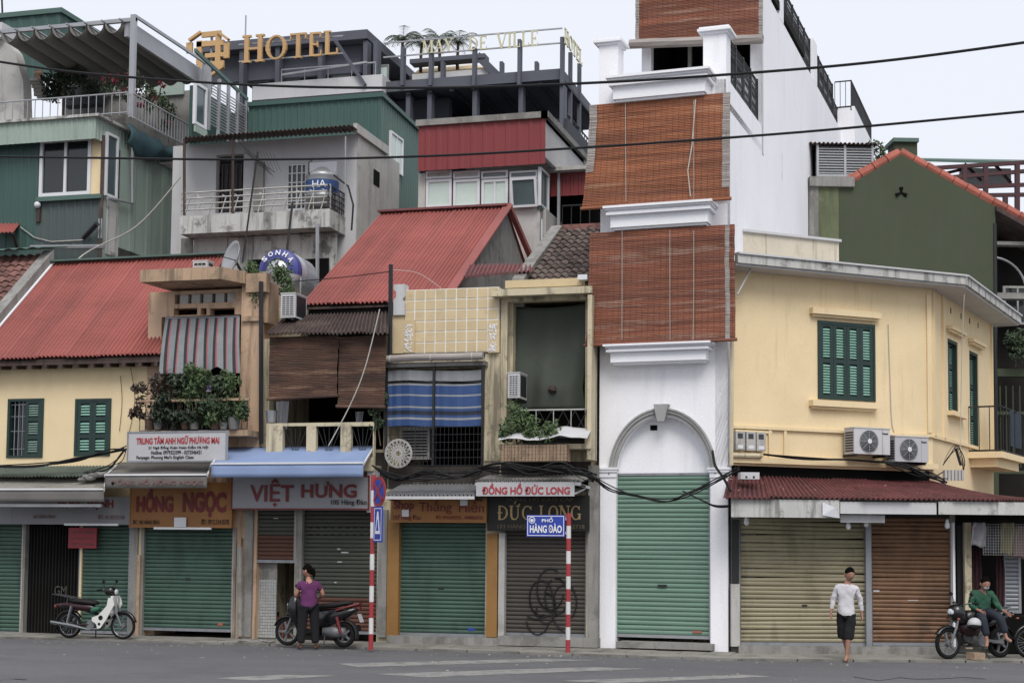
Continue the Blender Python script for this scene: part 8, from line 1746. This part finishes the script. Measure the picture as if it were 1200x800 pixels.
# man sitting sideways on the motorbike
J = {'pel': ((0, 0, .86), (.13, .11)), 'sp': ((0, -.02, 1.0), (.12, .1)), 'ch': ((-.01, -.06, 1.16), (.14, .1)), 'nk': ((.0, -.1, 1.28), .045), 'hd': ((.02, -.13, 1.34), .045),
 'sl': ((-.17, -.05, 1.21), .055), 'el': ((-.22, -.12, .98), .04), 'wl': ((-.08, -.3, .90), .026), 'sr': ((.16, -.05, 1.21), .055), 'er': ((.27, -.08, .99), .04), 'wr': ((.38, -.28, .88), .026),
 'hl': ((-.09, -.06, .84), .085), 'kl': ((-.05, -.42, .78), .06), 'al': ((.02, -.44, .34), .036), 'tl': ((-.01, -.56, .26), .032), 'hr': ((.1, -.06, .84), .085), 'kr': ((.26, -.40, .80), .06), 'ar': ((.36, -.42, .42), .036), 'tr': ((.44, -.52, .36), .032)}
jk = {'pel': ((0, 0, .74), (.18, .16)), 'sp': ((0, -.02, 1.0), (.15, .12)), 'ch': ((-.01, -.06, 1.16), (.165, .12)), 'nk': ((0, -.09, 1.27), (.07, .065)), 'sl': ((-.17, -.05, 1.21), .075), 'el': ((-.22, -.12, .98), .062), 'wl': ((-.12, -.25, .92), .045), 'sr': ((.16, -.05, 1.21), .075), 'er': ((.27, -.08, .99), .062), 'wr': ((.34, -.22, .91), .045)}
Ej = [('pel', 'sp'), ('sp', 'ch'), ('ch', 'nk'), ('ch', 'sl'), ('sl', 'el'), ('el', 'wl'), ('ch', 'sr'), ('sr', 'er'), ('er', 'wr')]
tr = {'pel': ((0, 0, .87), (.14, .12)), 'hl': ((-.09, -.07, .84), .105), 'kl': ((-.05, -.42, .78), .085), 'al': ((.015, -.44, .44), .07), 'hr': ((.1, -.07, .84), .105), 'kr': ((.26, -.40, .80), .085), 'ar': ((.35, -.42, .50), .07)}
Et3 = [('pel', 'hl'), ('hl', 'kl'), ('kl', 'al'), ('pel', 'hr'), ('hr', 'kr'), ('kr', 'ar')]
sp_ = NF.W((-.2, 0, 0)); sp_ = Vector((sp_.x, sp_.y, -.03))
person('man in a green jacket and face mask sitting sideways on the black motorbike', 0, 0, 0, rad(6), J, E1, [('wl', (.6, -.5, -.3), (0, .3, 1), 1), ('wr', (.4, -.8, -.3), (0, .3, 1), -1)], ((.035, -.16, 1.40), rad(18), rad(16)), 'skin_brown',
 [('jacket', 'cloth_jacket', jk, Ej), ('trousers', 'cloth_navy', tr, Et3)], mask=True, base=sp_)
hm = thing('helmet', 'pale grey helmet hanging on the front of the black motorbike', 'helmet', NF.W((.2, .25, .6))); q = Vector((.22, .26, .66))
MB(NF).sph(q, (.13, .12, .11), 14, 10).build('shell', 'plate_white', hm, smooth=True); MB(NF).sph(q+Vector((.02, .03, -.05)), (.125, .1, .06), 12, 8).build('trim', 'tyre_black', hm, smooth=True)
cb = tag(MB(NF).box(.1, .35, .18, .4, .01, .13).build('cardboard_box', 'wall_peach_worn'), 'small battered tan box on the ground under the black motorbike', 'box')
bk_ = thing('dark_bin', 'dark basket standing in the tiled passage beside the red stool', 'basket', M0.at(314, 742, .7)); MB().lathe([(0, 0), (.2, 0), (.24, .45), (.22, .45), (.18, .02)], M0.at(314, 742, .7)+Vector((0, 0, .02)), n=12).build('body', 'metal_dark', bk_)
st_ = thing('red_stool', 'red plastic stool just inside the tiled passage', 'stool', M0.at(327, 742, .35)); q = M0.at(327, 742, .35); q.z = 0
MB().box(q.x-.15, q.x+.15, q.y-.15, q.y+.15, .42, .45).build('seat', 'lens_red', st_)
for sx_ in (-1, 1):
    for sy_ in (-1, 1): MB().beam((q.x+.16*sx_, q.y+.16*sy_, 0), (q.x+.13*sx_, q.y+.13*sy_, .42), .03).build('leg', 'lens_red', st_)
for k, (px, lab) in enumerate(((300, 'coiled grey hose on the pavement by the tiled passage'),)):
    q = atZ(px, 752, 0); mb = MB(); 
    for r in (.3, .34, .27): mb.tube([q+Vector((r*math.cos(i*PI/10)*(1.2), r*.6*math.sin(i*PI/10), .015+.012*(i % 3))) for i in range(21)], .012, 5)
    tag(mb.build('hose', 'plaster_grey'), lab, 'hose')
